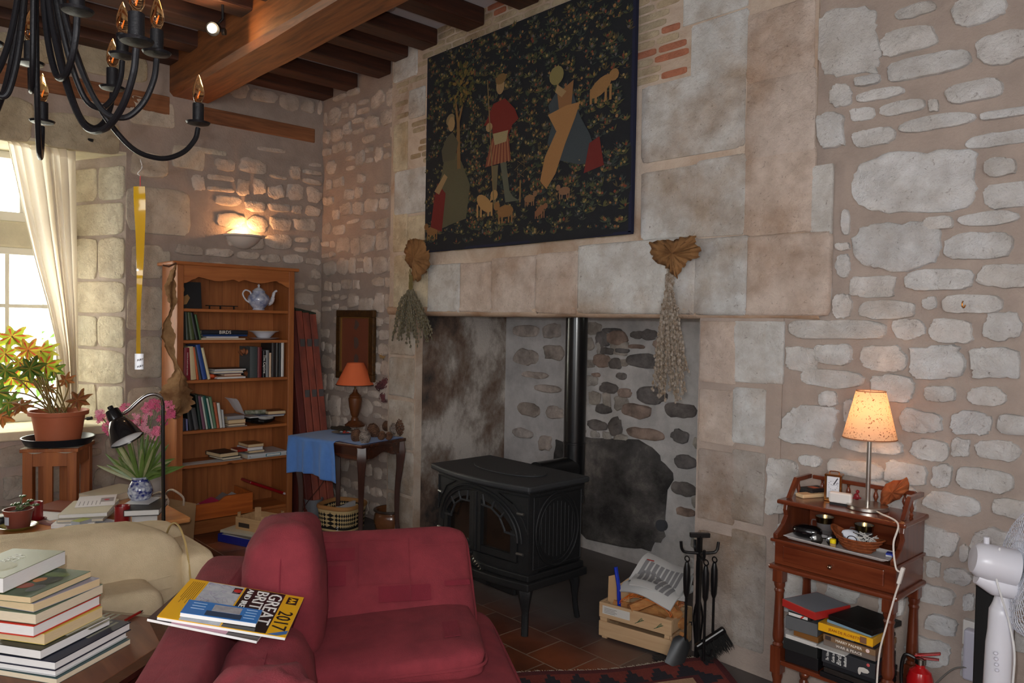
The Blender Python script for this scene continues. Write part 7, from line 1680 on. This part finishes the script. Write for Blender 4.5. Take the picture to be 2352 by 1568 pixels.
# stacks on the lower shelf
def vbox(x0,x1,y0,z0,t,col,name,label,cat,d=.2,rz=0,rough=.35,title=None,tc=(230,226,216),frac=.6,extras=None,top=None):
    w=x1-x0; M=TR(x0,y0,z0,R(rz)); o=thing(name,label,cat,M=M)
    MB().box(0,w,0,d,0,t).build('case',C(*col,rough),o,bevel=.0015)
    if top: MB().box(.004,w-.004,.004,d-.004,t,t+.0004).build('cover_print',C(*top,.25),o)
    if title: text('lettering',title,C(*tc,.5),o,axes((w*(.5),-.0006,t/2),(1,0,0),(0,0,1)),width=w*frac,height=t*.42,w=False)
    return o,w
ZS=.241; xl=X0+.055; z=ZS
for (dx,w,dy,t,c_,rz,nm,lab,cat,ti,top) in [(.0,.13,.02,.05,(26,26,28),3,'video_case','black box at the bottom of the left stack','box',None,None),(-.006,.135,.015,.042,(38,40,40),2,'video_case','black open-lidded case second from the bottom, left stack','box',None,None),(-.0,.125,.02,.016,(196,194,190),0,'card_box','white card box in the middle of the left stack','box',None,None),(.028,.1,.03,.022,(120,80,40),-2,'video_case','brown and gold picture case in the left stack','video',None,(150,100,50)),(-.002,.125,.02,.05,(92,94,96),4,'plastic_box','translucent grey plastic box in the left stack','box',None,None),(.004,.09,.028,.018,(36,34,34),0,'video_tape','black tape with a white and red striped label, left stack','video',None,None),(.002,.105,.03,.018,(110,112,114),-4,'audio_case','grey cassette case with pale lettering, left stack','cassette','BASF E-180',None),(-.012,.16,.01,.03,(166,40,36),-16,'flat_box','red-edged box with a grey lid topping the left stack','box',None,(128,132,140))]:
    o,w_=vbox(xl+dx,xl+dx+w,YF+dy,z,t-.0008,c_,nm,lab,cat,d=.19 if t<.045 else .2,rz=rz,title=ti,top=top)
    if 'striped' in lab:
        MB().box(.003,.08,-.0006,0,.003,.014).build('white_label',C(216,214,210,.5),o); m_=MB(); m_.add([(.05,-.0009,.003),(.058,-.0009,.003),(.068,-.0009,.014),(.06,-.0009,.014)],[(0,1,2,3)]); m_.build('red_stripe',C(200,50,40,.5),o)
    z+=t
xr=X0+.205; z=ZS
for (dx,w,dy,t,c_,rz,nm,lab,cat,ti,tc,top,fr) in [(.0,.2,.0,.02,(24,24,26),-3,'video_case','black case with tiny lettering at the bottom of the right stack','video',None,(190,190,190),None,.5),(.012,.19,.005,.018,(40,36,34),-2,'video_case','dark case with an orange spine mark near the bottom right','video',None,(200,150,80),None,.4),(.006,.2,.01,.018,(30,32,36),1,'video_case','black case with a red round logo in the right stack','video',None,(200,200,200),None,.3),
 (.004,.195,.004,.055,(48,50,54),0,'video_case','tall dark bird guide box in the right stack','video',None,(220,220,210),None,.5),(.006,.19,.01,.022,(110,98,90),0,'video_case','grey-brown case in the right stack under the tan one','video','WAR & PEACE',(226,220,210),None,.5),(.006,.192,.006,.022,(126,98,72),-1,'video_case','tan-spined case in the right stack under the thin black one','video','HARRY PALMER',(236,232,220),None,.5),(.008,.186,.01,.014,(24,24,28),0,'video_case','thin black case right beneath the yellow one','video','VERTIGO',(210,200,200),None,.2),
 (-.006,.2,-.012,.03,(222,164,28),0,'video_case','yellow video case with a photograph strip, right stack','video','JEAN DE FLORETTE',(150,70,20),(196,150,50),.6),(.016,.17,.012,.012,(120,150,170),-6,'video_case','thin pale blue case below the black folder at the top of the right stack','video',None,(0,0,0),None,.5),(.022,.175,.01,.02,(18,18,18),-10,'flat_box','glossy black box topping the right stack','box',None,(190,190,190),None,.12)]:
    o,w_=vbox(xr+dx,xr+dx+w,YF+dy,z,t-.0008,c_,nm,lab,cat,d=.185,rz=rz,title=ti,tc=tc,top=top,frac=fr)
    if 'bird guide' in lab:
        for i,(s_,sz) in enumerate((('The Video',.034),('Guide to',.034),('Birds',.04),('Identification',.036))): text('lettering',s_,C(220,220,216,.5),o,axes((.022+.022*i,-.0006,t/2),(0,0,1),(-1,0,0)),width=sz,height=.017 if i==2 else .011,w=False,shear=.2)
        MB().ball((.155,-.0006,.02),.02,.0008,.01,12,4).ball((.14,-.0006,.013),.006,.0008,.014,10,4).build('bird_figure',C(190,186,180,.5),o)
        MB().ball((.17,-.0006,.044),.006,.0006,.006,14,6).build('rating_mark',C(190,80,80,.5),o)
    if 'tan-spined' in lab:
        MB().box(.008,.03,-.0007,0,.003,.018).build('spine_photo',C(60,50,48,.5),o); MB().ball((.165,-.0006,.011),.007,.0007,.007,16,6).build('rating_mark',C(226,200,196,.5),o)
    if 'yellow' in lab:
        MB().box(.155,.178,-.0007,0,.003,.026).build('spine_photo',C(120,84,60,.5),o); MB().box(.1,.14,.02,.06,.0297,.0301).build('cover_photo',C(110,90,60,.4),o); MB().box(.145,.18,.02,.07,.0297,.0301).build('cover_photo',C(150,130,90,.4),o); MB().box(.02,.034,.09,.104,.0297,.0301).build('price_sticker',C(196,180,160,.4),o)
    z+=t
    if 'bird guide' in lab:
        o2,_=vbox(xr-.008,xr+.1,YF-.02,z,.006,(190,190,188),'card_flap','curved white card flap sticking out of the right stack','card',d=.12); z+=.0068
# lamp on the cabinet
lc=pz(2014,1160,ZT); lx,ly=lc.x,min(lc.y,YBk-.10); k=kk(Vector((lx,ly,ZT)))
STL=mat('brushed steel',(186,182,176),.28,1.)
tl=thing('table_lamp','lit table lamp with a leaf-speckled parchment shade on a steel stem','table lamp',(lx,ly,ZT))
MB().lathe([(.072,0),(.075,.003),(.075,.014),(.072,.017),(0,.017)],48).build('base',STL,tl,smooth=True)
zs0,zs1=(1160-997)*k,(1160-889)*k
MB().tube([(0,0,.017),(0,0,zs0+.04)],.0085,20).build('stem',STL,tl,smooth=True)
SHD=bpy.data.materials.new('parchment shade'); SHD.use_nodes=True; N=SHD.node_tree.nodes; L=SHD.node_tree.links; b=N['Principled BSDF']
tc=N.new('ShaderNodeTexCoord'); vo=N.new('ShaderNodeTexNoise'); vo.inputs['Scale'].default_value=58; vo.inputs['Detail'].default_value=3; vo.inputs['Distortion'].default_value=2.5; L.new(tc.outputs['Object'],vo.inputs['Vector'])
rr_=N.new('ShaderNodeValToRGB'); rr_.color_ramp.elements[0].position=.60; rr_.color_ramp.elements[0].color=lin((236,212,184))+(1,); rr_.color_ramp.elements[1].position=.64; rr_.color_ramp.elements[1].color=lin((130,84,56))+(1,)
L.new(vo.outputs['Fac'],rr_.inputs[0]); L.new(rr_.outputs[0],b.inputs[0]); b.inputs['Roughness'].default_value=.8
tr_=N.new('ShaderNodeBsdfTranslucent'); L.new(rr_.outputs[0],tr_.inputs[0]); mx=N.new('ShaderNodeMixShader'); mx.inputs[0].default_value=.55; L.new(b.outputs[0],mx.inputs[1]); L.new(tr_.outputs[0],mx.inputs[2]); L.new(mx.outputs[0],N['Material Output'].inputs[0])
MB().lathe([(58*k,zs0),(31.5*k,zs1)],48,caps=False).build('lamp_shade',SHD,tl,smooth=True)
MB().lathe([(57.5*k,zs0-.001),(58.6*k,zs0-.001),(58.4*k,zs0+.003),(57.3*k,zs0+.003)],48,caps=False).build('shade_trim',C(150,96,60,.6),tl,smooth=True)
MB().lathe([(31*k,zs1-.002),(32*k,zs1-.002),(31.8*k,zs1+.001),(30.8*k,zs1+.001)],48,caps=False).build('shade_trim',C(150,96,60,.6),tl,smooth=True)
MB().ball((0,0,zs0+.10),.022,.022,.03).build('bulb',mat('lamp bulb',(255,170,90),.4,em=5),tl,smooth=True)
tcb=thing('lamp_cable','white lamp cable with an inline switch hanging down the cabinet front','cable',(lx,ly,ZT))
cpts=[Vector((lx+.055,ly-.05,ZT+.008)),Vector((lx+.085,ly-.09,ZT+.012)),Vector((X1-.005,YT-.03,ZT+.002)),Vector((X1-.002,YF-.012,.80)),Vector((X1+.01,YF-.016,.72)),pY(2070,1320,YF-.022),pY(2055,1370,YF-.022),pY(2035,1440,YF-.022),pY(2020,1500,YF-.022),pY(2014,1580,YF-.022),pY(2020,1640,YF-.03)]
MB().tube(cr(cpts,8),.0032,8).build('wire',C(216,208,200,.4),tcb,w=True,smooth=True)
sw=pY(2070,1322,YF-.024); MB().bar(sw+Vector((.006,0,.03)),sw-Vector((.008,0,.03)),.016,.012).build('inline_switch',C(216,210,204,.4),tcb,w=True,bevel=.003)
# clock
def onc(px,py,z=ZT): p=pz(px,py,z); return p
BRS=mat('aged brass',(150,96,50),.25,1.)
p=onc(1925,1146); p.y=min(p.y,YBk-.07)
ck=thing('carriage_clock','brass carriage clock with a white dial and roman numerals','clock',M=TR(p.x,p.y,ZT,R(12)))
MB().box(-.032,.032,-.024,.024,0,.01).build('base',BRS,ck,bevel=.002); MB().box(-.032,.032,-.026,.026,.1,.108).build('top',BRS,ck,bevel=.003)
MB().box(-.026,.026,-.018,.02,.01,.1).build('case',C(110,84,56,.25,metal=.6),ck)
MB().box(-.023,.023,-.0195,-.0182,.014,.098).build('dial_plate',C(222,224,230,.3),ck)
for i in range(12):
    a=i*PI/6; text('numeral',['XII','I','II','III','IV','V','VI','VII','VIII','IX','X','XI'][i],C(50,50,60,.5),ck,axes((.017*math.sin(a),-.0198,.064+.017*math.cos(a)),(math.cos(a),0,-math.sin(a)),(math.sin(a),0,math.cos(a))),width=.0035+.0008*(i%3),w=False,ext=.0002)
MB().bar((0,-.0203,.064),(-.009,-.0203,.067),.0012,.0008).bar((0,-.0203,.064),(.014,-.0203,.068),.0012,.0008).build('hands',C(20,20,24,.4),ck)
MB().tube(cr([(-.018,0,.108),(-.015,0,.116),(.015,0,.116),(.018,0,.108)],4),.0022,6).build('carry_handle',C(200,130,80,.2,metal=1.),ck,smooth=True)
for x in (-.029,.029): MB().box(x-.003,x+.003,-.023,-.018,.01,.1).build('pillar',BRS,ck)
# white device, remote, box, red thing, leaf
p=onc(1927,1161); o=thing('white_timer','small rounded white plastic device with a black foot before the clock','device',M=TR(p.x,p.y+.012,ZT,R(8)))
MB().box(-.042,.042,-.012,.014,.008,.05).build('body',C(218,214,210,.3),o,bevel=.007); MB().box(-.038,.038,-.010,.012,0,.0075).build('foot',C(24,24,26,.4),o)
p=onc(1868,1140); o=thing('remote_control','cream remote control lying at the left of the cabinet top','remote control',M=TR(p.x,p.y,ZT,R(-24)))
MB().box(-.024,.024,-.07,.07,0,.016).build('body',C(206,176,136,.5),o,bevel=.005)
for i in range(4):
    for j in range(3): MB().box(-.014+.011*j,-.008+.011*j,-.02+.018*i,-.01+.018*i,.0162,.0172).build('button',C(176,144,106,.5),o)
p=onc(1845,1132); p.x=max(p.x,X0+.045); o=thing('black_case','small black zip case with an orange patch at the left of the cabinet top','case',M=TR(p.x,p.y+.01,ZT,R(-20)))
MB().box(-.035,.035,-.05,.05,0,.03).build('body',C(26,25,28,.5),o,bevel=.007); MB().box(-.018,.018,-.02,.01,.0302,.0306).build('orange_patch',C(180,90,50,.5),o)
p=onc(1967,1148); o=thing('toy_figure','tiny translucent red plastic figure by the lamp base','figure',M=TR(p.x,p.y,ZT)); MB().ball((0,0,.014),.012,.008,.0135,10,6).ball((.004,0,.034),.007,.007,.008,10,6).bar((-.02,-.01,.006),(.02,-.004,.012),.006,.006).build('body',C(150,44,50,.3),o,smooth=True)
p=onc(2050,1160); lfp=[(2022,1150),(2024,1130),(2034,1112),(2052,1103),(2072,1102),(2082,1096),(2089,1110),(2086,1126),(2074,1136),(2066,1146),(2052,1150),(2040,1158),(2026,1162)]
o=thing('dry_leaf','big curled rust-brown dry leaf standing at the right of the cabinet top','dried leaf',(p.x,p.y,ZT)); Yl=min(p.y,YBk-.05)
LP=[pY(x,y,Yl) for x,y in dense(lfp,4,.8,3)]; LP=[Vector((q.x,q.y,max(q.z,ZT+.002))) for q in LP]; c=sum(LP,Vector())/len(LP); m_=MB(); nn=len(LP)
vs=[c+(q-c)*kq+Vector((0,-.022*(1-kq)+.004*math.sin(i*1.3),0)) for kq in (1.,.6,.25) for i,q in enumerate(LP)]+[c+Vector((0,-.024,0))]
m_.add(vs,[(q*nn+i,q*nn+(i+1)%nn,(q+1)*nn+(i+1)%nn,(q+1)*nn+i) for q in range(2) for i in range(nn)]+[(2*nn+i,2*nn+(i+1)%nn,3*nn) for i in range(nn)]); lo=m_.build('blade',mat('rust dry leaf',(164,88,44),.8,col2=(130,66,32),vs=30,bump=.4,bs=60),o,w=True,smooth=True); s_=lo.modifiers.new('s','SOLIDIFY'); s_.thickness=.0015
# desk level
ZQ=ZD1+.0125
TRY=C(190,186,184,.3)
p=(X0+X1)/2
ty_=thing('serving_tray','pale grey rectangular tray on the cabinet ledge holding a basket','tray',M=TR(p+.01,YF+.075,ZQ,R(-2)))
def trayf(u,v):
    x=(u-.5)*.40; y=(v-.5)*.135; e=max(abs(u-.5)*2,abs(v-.5)*2); return Vector((x,y,.003+.012*max(0,(e-.86)/.14)))
MB().grid(trayf,40,20,thick=-.0025).build('dish',TRY,ty_,smooth=True)
ZY=ZQ+.0065
GBK=C(14,14,16,.12,coat=.6)
p=pz(1860,1228,ZQ); o=thing('sunglasses_case','glossy black rounded glasses case at the left of the tray','case',M=TR(X0+.10,YF+.085,ZY,R(10))); MB().ball((0,0,.026),.055,.035,.025,24,12,e=.7).build('shell',GBK,o,smooth=True); MB().tube([(-.05,-.02,.026),(0,-.036,.025),(.05,-.02,.026)],.0015,5).build('hinge_line',C(150,150,150,.3,metal=1.),o)
o=thing('sunglasses','black sunglasses leaning on the glasses case','sunglasses',M=TR(X0+.185,YF+.05,ZY,R(35)))
for s in (-1,1): 
    m_=MB(); m_.M=TR(s*.028,0,.018,0,R(80)); m_.lathe([(0,0),(.02,.001),(.022,.003),(.02,.004),(0,.0045)],24); m_.build('lens',GBK,o,smooth=True)
MB().tube([(-.008,0,.024),(.008,0,.024)],.002,6).build('bridge',GBK,o); MB().tube([(.05,0,.024),(.055,.05,.012),(.05,.08,.004)],.002,6).build('temple',GBK,o); MB().tube([(-.05,0,.024),(-.045,.05,.012),(-.04,.08,.004)],.002,6).build('temple',GBK,o)
GLS=mat('clear drinking glass',(150,150,150),.05,alpha=.16)
for (x,y,lab) in ((X0+.115,YBk-.075,'glass mug with a gilt rim behind the glasses case'),(X0+.27,YBk-.075,'glass mug with a gilt rim behind the wicker basket')):
    o=thing('glass_mug',lab,'mug',M=TR(x,y,ZQ)); MB().lathe([(.024,0),(.03,.006),(.032,.062),(.036,.075),(.0345,.075),(.0305,.06),(.028,.01),(0,.008)],24).build('glass',GLS,o,smooth=True)
    MB().lathe([(.0325,.052),(.0365,.074),(.037,.0755),(.0345,.0755)],24,caps=False).build('gilt_rim',C(190,166,110,.2,metal=1.),o,smooth=True); MB().tube(cr([(-.031,0,.055),(-.052,0,.052),(-.052,0,.028),(-.031,0,.018)],5),.003,8).build('handle',GLS,o,smooth=True)
WK=mat('wicker',(150,78,34),.55,col2=(104,48,20),vs=60,bump=.6,bs=120)
o=thing('wicker_basket','small boat-shaped wicker basket full of wires on the tray','basket',M=TR(X0+.30,YF+.07,ZY,R(-4)))
mb=MB()
def wkf(u,v):
    a=2*PI*u; rx,ry=.098,.05; k_=.55+.45*v; lift=.018*abs(math.cos(a))**3*(1.6 if math.cos(a)<0 else .6); return Vector((rx*k_*math.cos(a),ry*k_*math.sin(a),.002+(.045+lift)*v))
mb.grid(wkf,48,6,thick=.003); mb.build('woven_side',WK,o,smooth=True)
for v in (.25,.5,.75,1.): MB().tube([wkf(i/48,v)*1.012 for i in range(49)],.003,6).build('cane_ring',WK,o,smooth=True)
MB().grid(lambda u,v: Vector((.054*v*math.cos(2*PI*u),.0275*v*math.sin(2*PI*u),.003)),24,2).build('bottom',WK,o)
bw=MATS[o.name]
o=thing('wire_tangle','tangle of thin white and black wires in the wicker basket','wires',M=bw@Matrix.Translation((.035,0,.035))); r9=random.Random(6)
for cc,nn in ((C(214,210,204,.5),16),(C(24,24,26,.5),5)):
    m_=MB()
    for i in range(nn): m_.tube(cr([Vector((r9.uniform(-.05,.035),r9.uniform(-.025,.025),r9.uniform(0,.035))) for _ in range(5)],5),.0014,5)
    m_.build('wire',cc,o,smooth=True)
o=thing('white_tissue','crumpled white tissue in the wicker basket','tissue',M=bw@Matrix.Translation((-.02,.0,.05))); MB().ball((0,0,0),.034,.026,.022,18,10,e=.8,nz=.35,ns=40).build('sheet',C(206,210,220,.6),o,smooth=True)
o=thing('black_charger','black charger with a looped lead in the wicker basket','charger',M=bw@Matrix.Translation((-.035,-.018,.032))); MB().box(-.03,.03,-.01,.01,-.008,.01).build('body',GBK,o,bevel=.003); MB().tube([(.03+.018*math.cos(t*PI/8),-.012,.014+.012*math.sin(t*PI/8)) for t in range(17)],.0016,6).build('lead',GBK,o,smooth=True)
o=thing('yellow_bottle','tiny yellow-capped bottle on the tray before the basket','bottle',M=TR(X0+.225,YF+.035,ZY)); MB().lathe([(.009,0),(.011,.004),(.011,.016),(.008,.018)],14).build('bottle_body',C(170,140,90,.3),o,smooth=True); MB().lathe([(.011,.018),(.011,.032),(.008,.034),(0,.034)],14).build('cap',C(232,206,30,.3),o,smooth=True)
o=thing('blue_packet','small blue and white packet at the right end of the tray','packet',M=TR(X0+.415,YF+.1,ZY,R(10))); MB().box(-.02,.02,-.015,.015,0,.012).build('body',C(40,60,160,.4),o); MB().box(-.02,.0,-.0155,-.015,0,.006).build('white_panel',C(210,210,214,.4),o)
# ================================================================ FAN
WP=C(200,200,208,.3); DPH=2.25
fm=pD(2290,1290,DPH); k=DPH/FPX
fn=thing('pedestal_fan','white pedestal fan with a wire grille at the right edge','fan',pz(2295,1568,0) if False else (pD(2295,1500,DPH).x,pD(2295,1500,DPH).y,0))
fd=(RT*.93-FW*.25+Vector((0,0,-.16))).normalized()
hb=pD(2234,1282,DPH); he=pD(2332,1305,DPH-.03)
m_=MB(); ax=(he-hb); L_=ax.length; m_.M=Matrix.Translation(hb)@ax.to_track_quat('Z','Y').to_matrix().to_4x4(); m_.lathe([(0,-.002),(30*k,0),(38*k,.012),(41*k,.04),(42*k,L_)],36); m_.build('motor_housing',WP,fn,w=True,smooth=True)
m_=MB(); m_.tube([hb-UP*38*k+FW*.0+ax*.1,hb-UP*46*k+ax*.5,he-UP*44*k],[.022,.034,.034],16); m_.build('tilt_bracket',WP,fn,w=True,smooth=True)
p=pD(2266,1242,DPH); MB().tube([p-UP*.012,p+UP*.012],.008,12).build('oscillation_knob',WP,fn,w=True)
tp=pD(2304,1345,DPH); bt=pD(2290,1575,DPH); gd=Vector((bt.x,bt.y,.03))
pts=[tp+Vector((0,0,.02)),tp-Vector((0,0,.05)),tp+(bt-tp)*.35,bt]; MB().tube(cr(pts,5),[.020]*4+[.022,.025,.028,.03]+[.033]*4+[.036]*4,20).build('control_neck',WP,fn,w=True,smooth=True)
MB().tube([bt+Vector((0,0,.01)),gd],.018,16).build('pole',WP,fn,w=True,smooth=True); MB().lathe([(.14,0),(.14,.015),(.12,.03),(.03,.045),(0,.045)],40,(gd.x,gd.y,0)).build('base',WP,fn,w=True,smooth=True)
for i in range(4): c=pD(2287+i*1.0,1500+i*13,DPH-.035); MB().ball(c,.006,.006,.005).build('speed_button',C(200,200,212,.3),fn,w=True,smooth=True)
gc=he+fd*.055; GM=fd.to_track_quat('Z','Y').to_matrix().to_4x4(); GM.translation=gc; RG=.185
m_=MB(); m_.M=GM
for i in range(60):
    a=2*PI*i/60; m_.tube([(math.cos(a)*r_,math.sin(a)*r_,z_) for r_,z_ in ((.045,-.05),(.10,-.052),(.15,-.045),(.178,-.025),(RG,0),(.178,.025),(.13,.045),(.05,.05))],.0012,4,caps=False)
for r_,z_ in ((.06,-.051),(.08,-.052),(.10,-.052),(.12,-.051),(.14,-.048),(.16,-.038),(.175,-.028),(RG,0),(.17,.03),(.13,.045),(.09,.048),(.05,.05)): m_.tube([(math.cos(2*PI*t/60)*r_,math.sin(2*PI*t/60)*r_,z_) for t in range(61)],.0013 if r_<RG else .006,5,caps=False)
m_.build('wire_grille',C(200,202,212,.25),fn,w=True)
m_=MB(); m_.M=GM
for b_ in range(3):
    a0=b_*2*PI/3; m_.grid(lambda u,v: Vector(((.03+.13*v)*math.cos(a0+(u-.5)*1.3),(.03+.13*v)*math.sin(a0+(u-.5)*1.3),(u-.5)*.03)),10,8,thick=.002)
m_.lathe([(.035,-.02),(.035,.02),(0,.025)],24); m_.build('blades',mat('clear blue blade',(170,190,210),.2,alpha=.6),fn,w=True,smooth=True)
MB().tube(cr([pD(2296,1258,DPH-.04),pD(2288,1320,DPH-.05),pD(2300,1370,DPH-.05),pD(2318,1430,DPH-.04),pD(2330,1500,DPH-.05),pD(2326,1575,DPH-.04)],6),.003,6).build('loose_cable',C(206,206,206,.4),fn,w=True,smooth=True)
# black board behind the fan
a=pY(2248,1325,2.84); b_=pY(2330,1325,2.84)
tag(MB().box(a.x,b_.x+.0,2.81,2.87,0.0,a.z+.04).build('loudspeaker',C(10,10,11,.7),bevel=.004),'tall narrow black loudspeaker standing behind the white fan','loudspeaker')
# socket
a=pY(2214,1420,YR-.02); b_=pY(2236,1528,YR-.02)
so=thing('wall_socket','white wall socket with a plug low on the right wall beside the fan','socket',(a.x+.03,YR-.03,b_.z)); MB().box(a.x,a.x+.08,YR-.032,YR+.0,a.z-.09,a.z).build('plate',C(206,204,200,.4),so,w=True,bevel=.003); MB().box(a.x+.015,a.x+.06,YR-.075,YR-.033,a.z-.20,a.z-.02).build('plug',C(190,190,204,.35),so,w=True,bevel=.008)
tag(MB().tube(cr([(a.x+.04,YR-.07,a.z-.15),(a.x-.02,YR-.08,a.z-.18),(a.x-.12,YR-.06,a.z-.33),(a.x-.2,YR-.06,.01)],6),.003,6).build('grey_cable',C(110,108,104,.5),smooth=True),'thin grey cable running from the wall socket to the floor','cable')
# fire extinguisher
ex_=pD(2113,1560,2.78); exx,exy=ex_.x,ex_.y
fe=thing('fire_extinguisher','small red fire extinguisher on the floor right of the cabinet','fire extinguisher',(exx,exy,0)); REX=C(170,20,24,.2,coat=.5); zt=pD(2113,1530,2.78).z
MB().lathe([(.04,0),(.045,.01),(.045,zt-.045),(.036,zt-.015),(.016,zt),(.016,zt+.01),(0,zt+.01)],32).build('cylinder',REX,fe,smooth=True)
MB().lathe([(.016,zt+.008),(.019,zt+.012),(.019,zt+.03),(.01,zt+.034),(0,zt+.034)],16).build('valve',C(170,168,160,.25,metal=1.),fe,smooth=True)
MB().bar((-.02,0,zt+.036),(.06,.02,zt+.062),.02,.006).build('lever',REX,fe,bevel=.002); MB().bar((-.015,0,zt+.03),(.055,.02,zt+.038),.018,.005).build('lever',C(150,20,24,.3),fe,bevel=.002)
MB().tube(cr([(-.015,0,zt+.025),(-.05,-.01,zt+.03),(-.062,-.01,zt-.03),(-.056,-.01,zt-.12)],6),.006,8).build('hose',BLK,fe,smooth=True)
# hook in the right wall and nail holes
h=pY(2211,700,YR-.03); tag(MB().tube(cr([h+Vector((0,.03,.012)),h+Vector((0,.0,.012)),h+Vector((0,-.004,-.004)),h+Vector((.006,-.004,-.01)),h+Vector((.01,-.004,.0))],5),.0022,6).build('wall_hook',C(170,110,50,.3,metal=1.),smooth=True),'tiny brass hook screwed into the right stone wall','hook')
h=pY(1787,852,YR-.02); 
tag(MB().tube([h,h+Vector((0,-.03,0))],.01,10).build('iron_pin',C(70,58,54,.8)),'short rusty iron pin in the right jamb','pin') if False else None
# ================================================================ LIGHT
def area(name,loc,target,sx,sy,power,col,portal=False,spread=None):
    l=bpy.data.lights.new(name,'AREA'); l.shape='RECTANGLE'; l.size=sx; l.size_y=sy; l.energy=power; l.color=col
    o=bpy.data.objects.new(name,l); COL.objects.link(o); o.location=loc
    d=(Vector(target)-Vector(loc)).normalized(); o.rotation_euler=d.to_track_quat('-Z','Y').to_euler()
    if portal: l.cycles.is_portal=True
    if spread: l.spread=spread
    return o
def point(name,loc,power,col,rad=.02,spot=None,target=None):
    l=bpy.data.lights.new(name,'SPOT' if spot else 'POINT'); l.energy=power; l.color=col; l.shadow_soft_size=rad
    if spot: l.spot_size=R(spot); l.spot_blend=.6
    o=bpy.data.objects.new(name,l); COL.objects.link(o); o.location=loc
    if target is not None: o.rotation_euler=(Vector(target)-Vector(loc)).normalized().to_track_quat('-Z','Y').to_euler()
    return o
W=bpy.data.worlds.new('sky'); SC.world=W; W.use_nodes=True; bg=W.node_tree.nodes['Background']; bg.inputs[0].default_value=(.98,1.0,.86,1); bg.inputs[1].default_value=4.5
area('window_portal',(XO-.1,.75,1.75),(0,.75,1.75),1.6,2.,1,(1,1,1),portal=True)
area('window_daylight',(XO-.35,.6,1.9),(0,1.2,1.3),1.5,1.8,110,(1,.98,.86))
# added ambient fill behind the camera; the near wall has no window
area('rear_fill_light',(-1.2,YN+.1,1.9),(-3.2,3.2,1.3),3.2,1.9,75,(.92,.96,1.0))
# the photographer's flash, just above the lens
fl_=CAM+UP*.07-RT*.035
area('end_fill_light',(XR-.1,-.9,1.9),(-5.8,1.6,1.6),2.4,1.9,140,(1,.97,.92))  # added fill to brighten the left wall; the end wall has no window
point('camera_flash',fl_,105,(.95,.97,1),.012)
point('ceiling_spot_light',pz(487,65,3.22),30,(1,.62,.3),.03)
SC.view_settings.exposure=-.2
point('table_lamp_light',(lx,ly,ZT+zs0+.10),3.2,(1,.46,.19),.03)
point('uplighter_light',pX(557,541,XW)+Vector((.07,0,.03)),6.5,(1,.46,.17),.02)
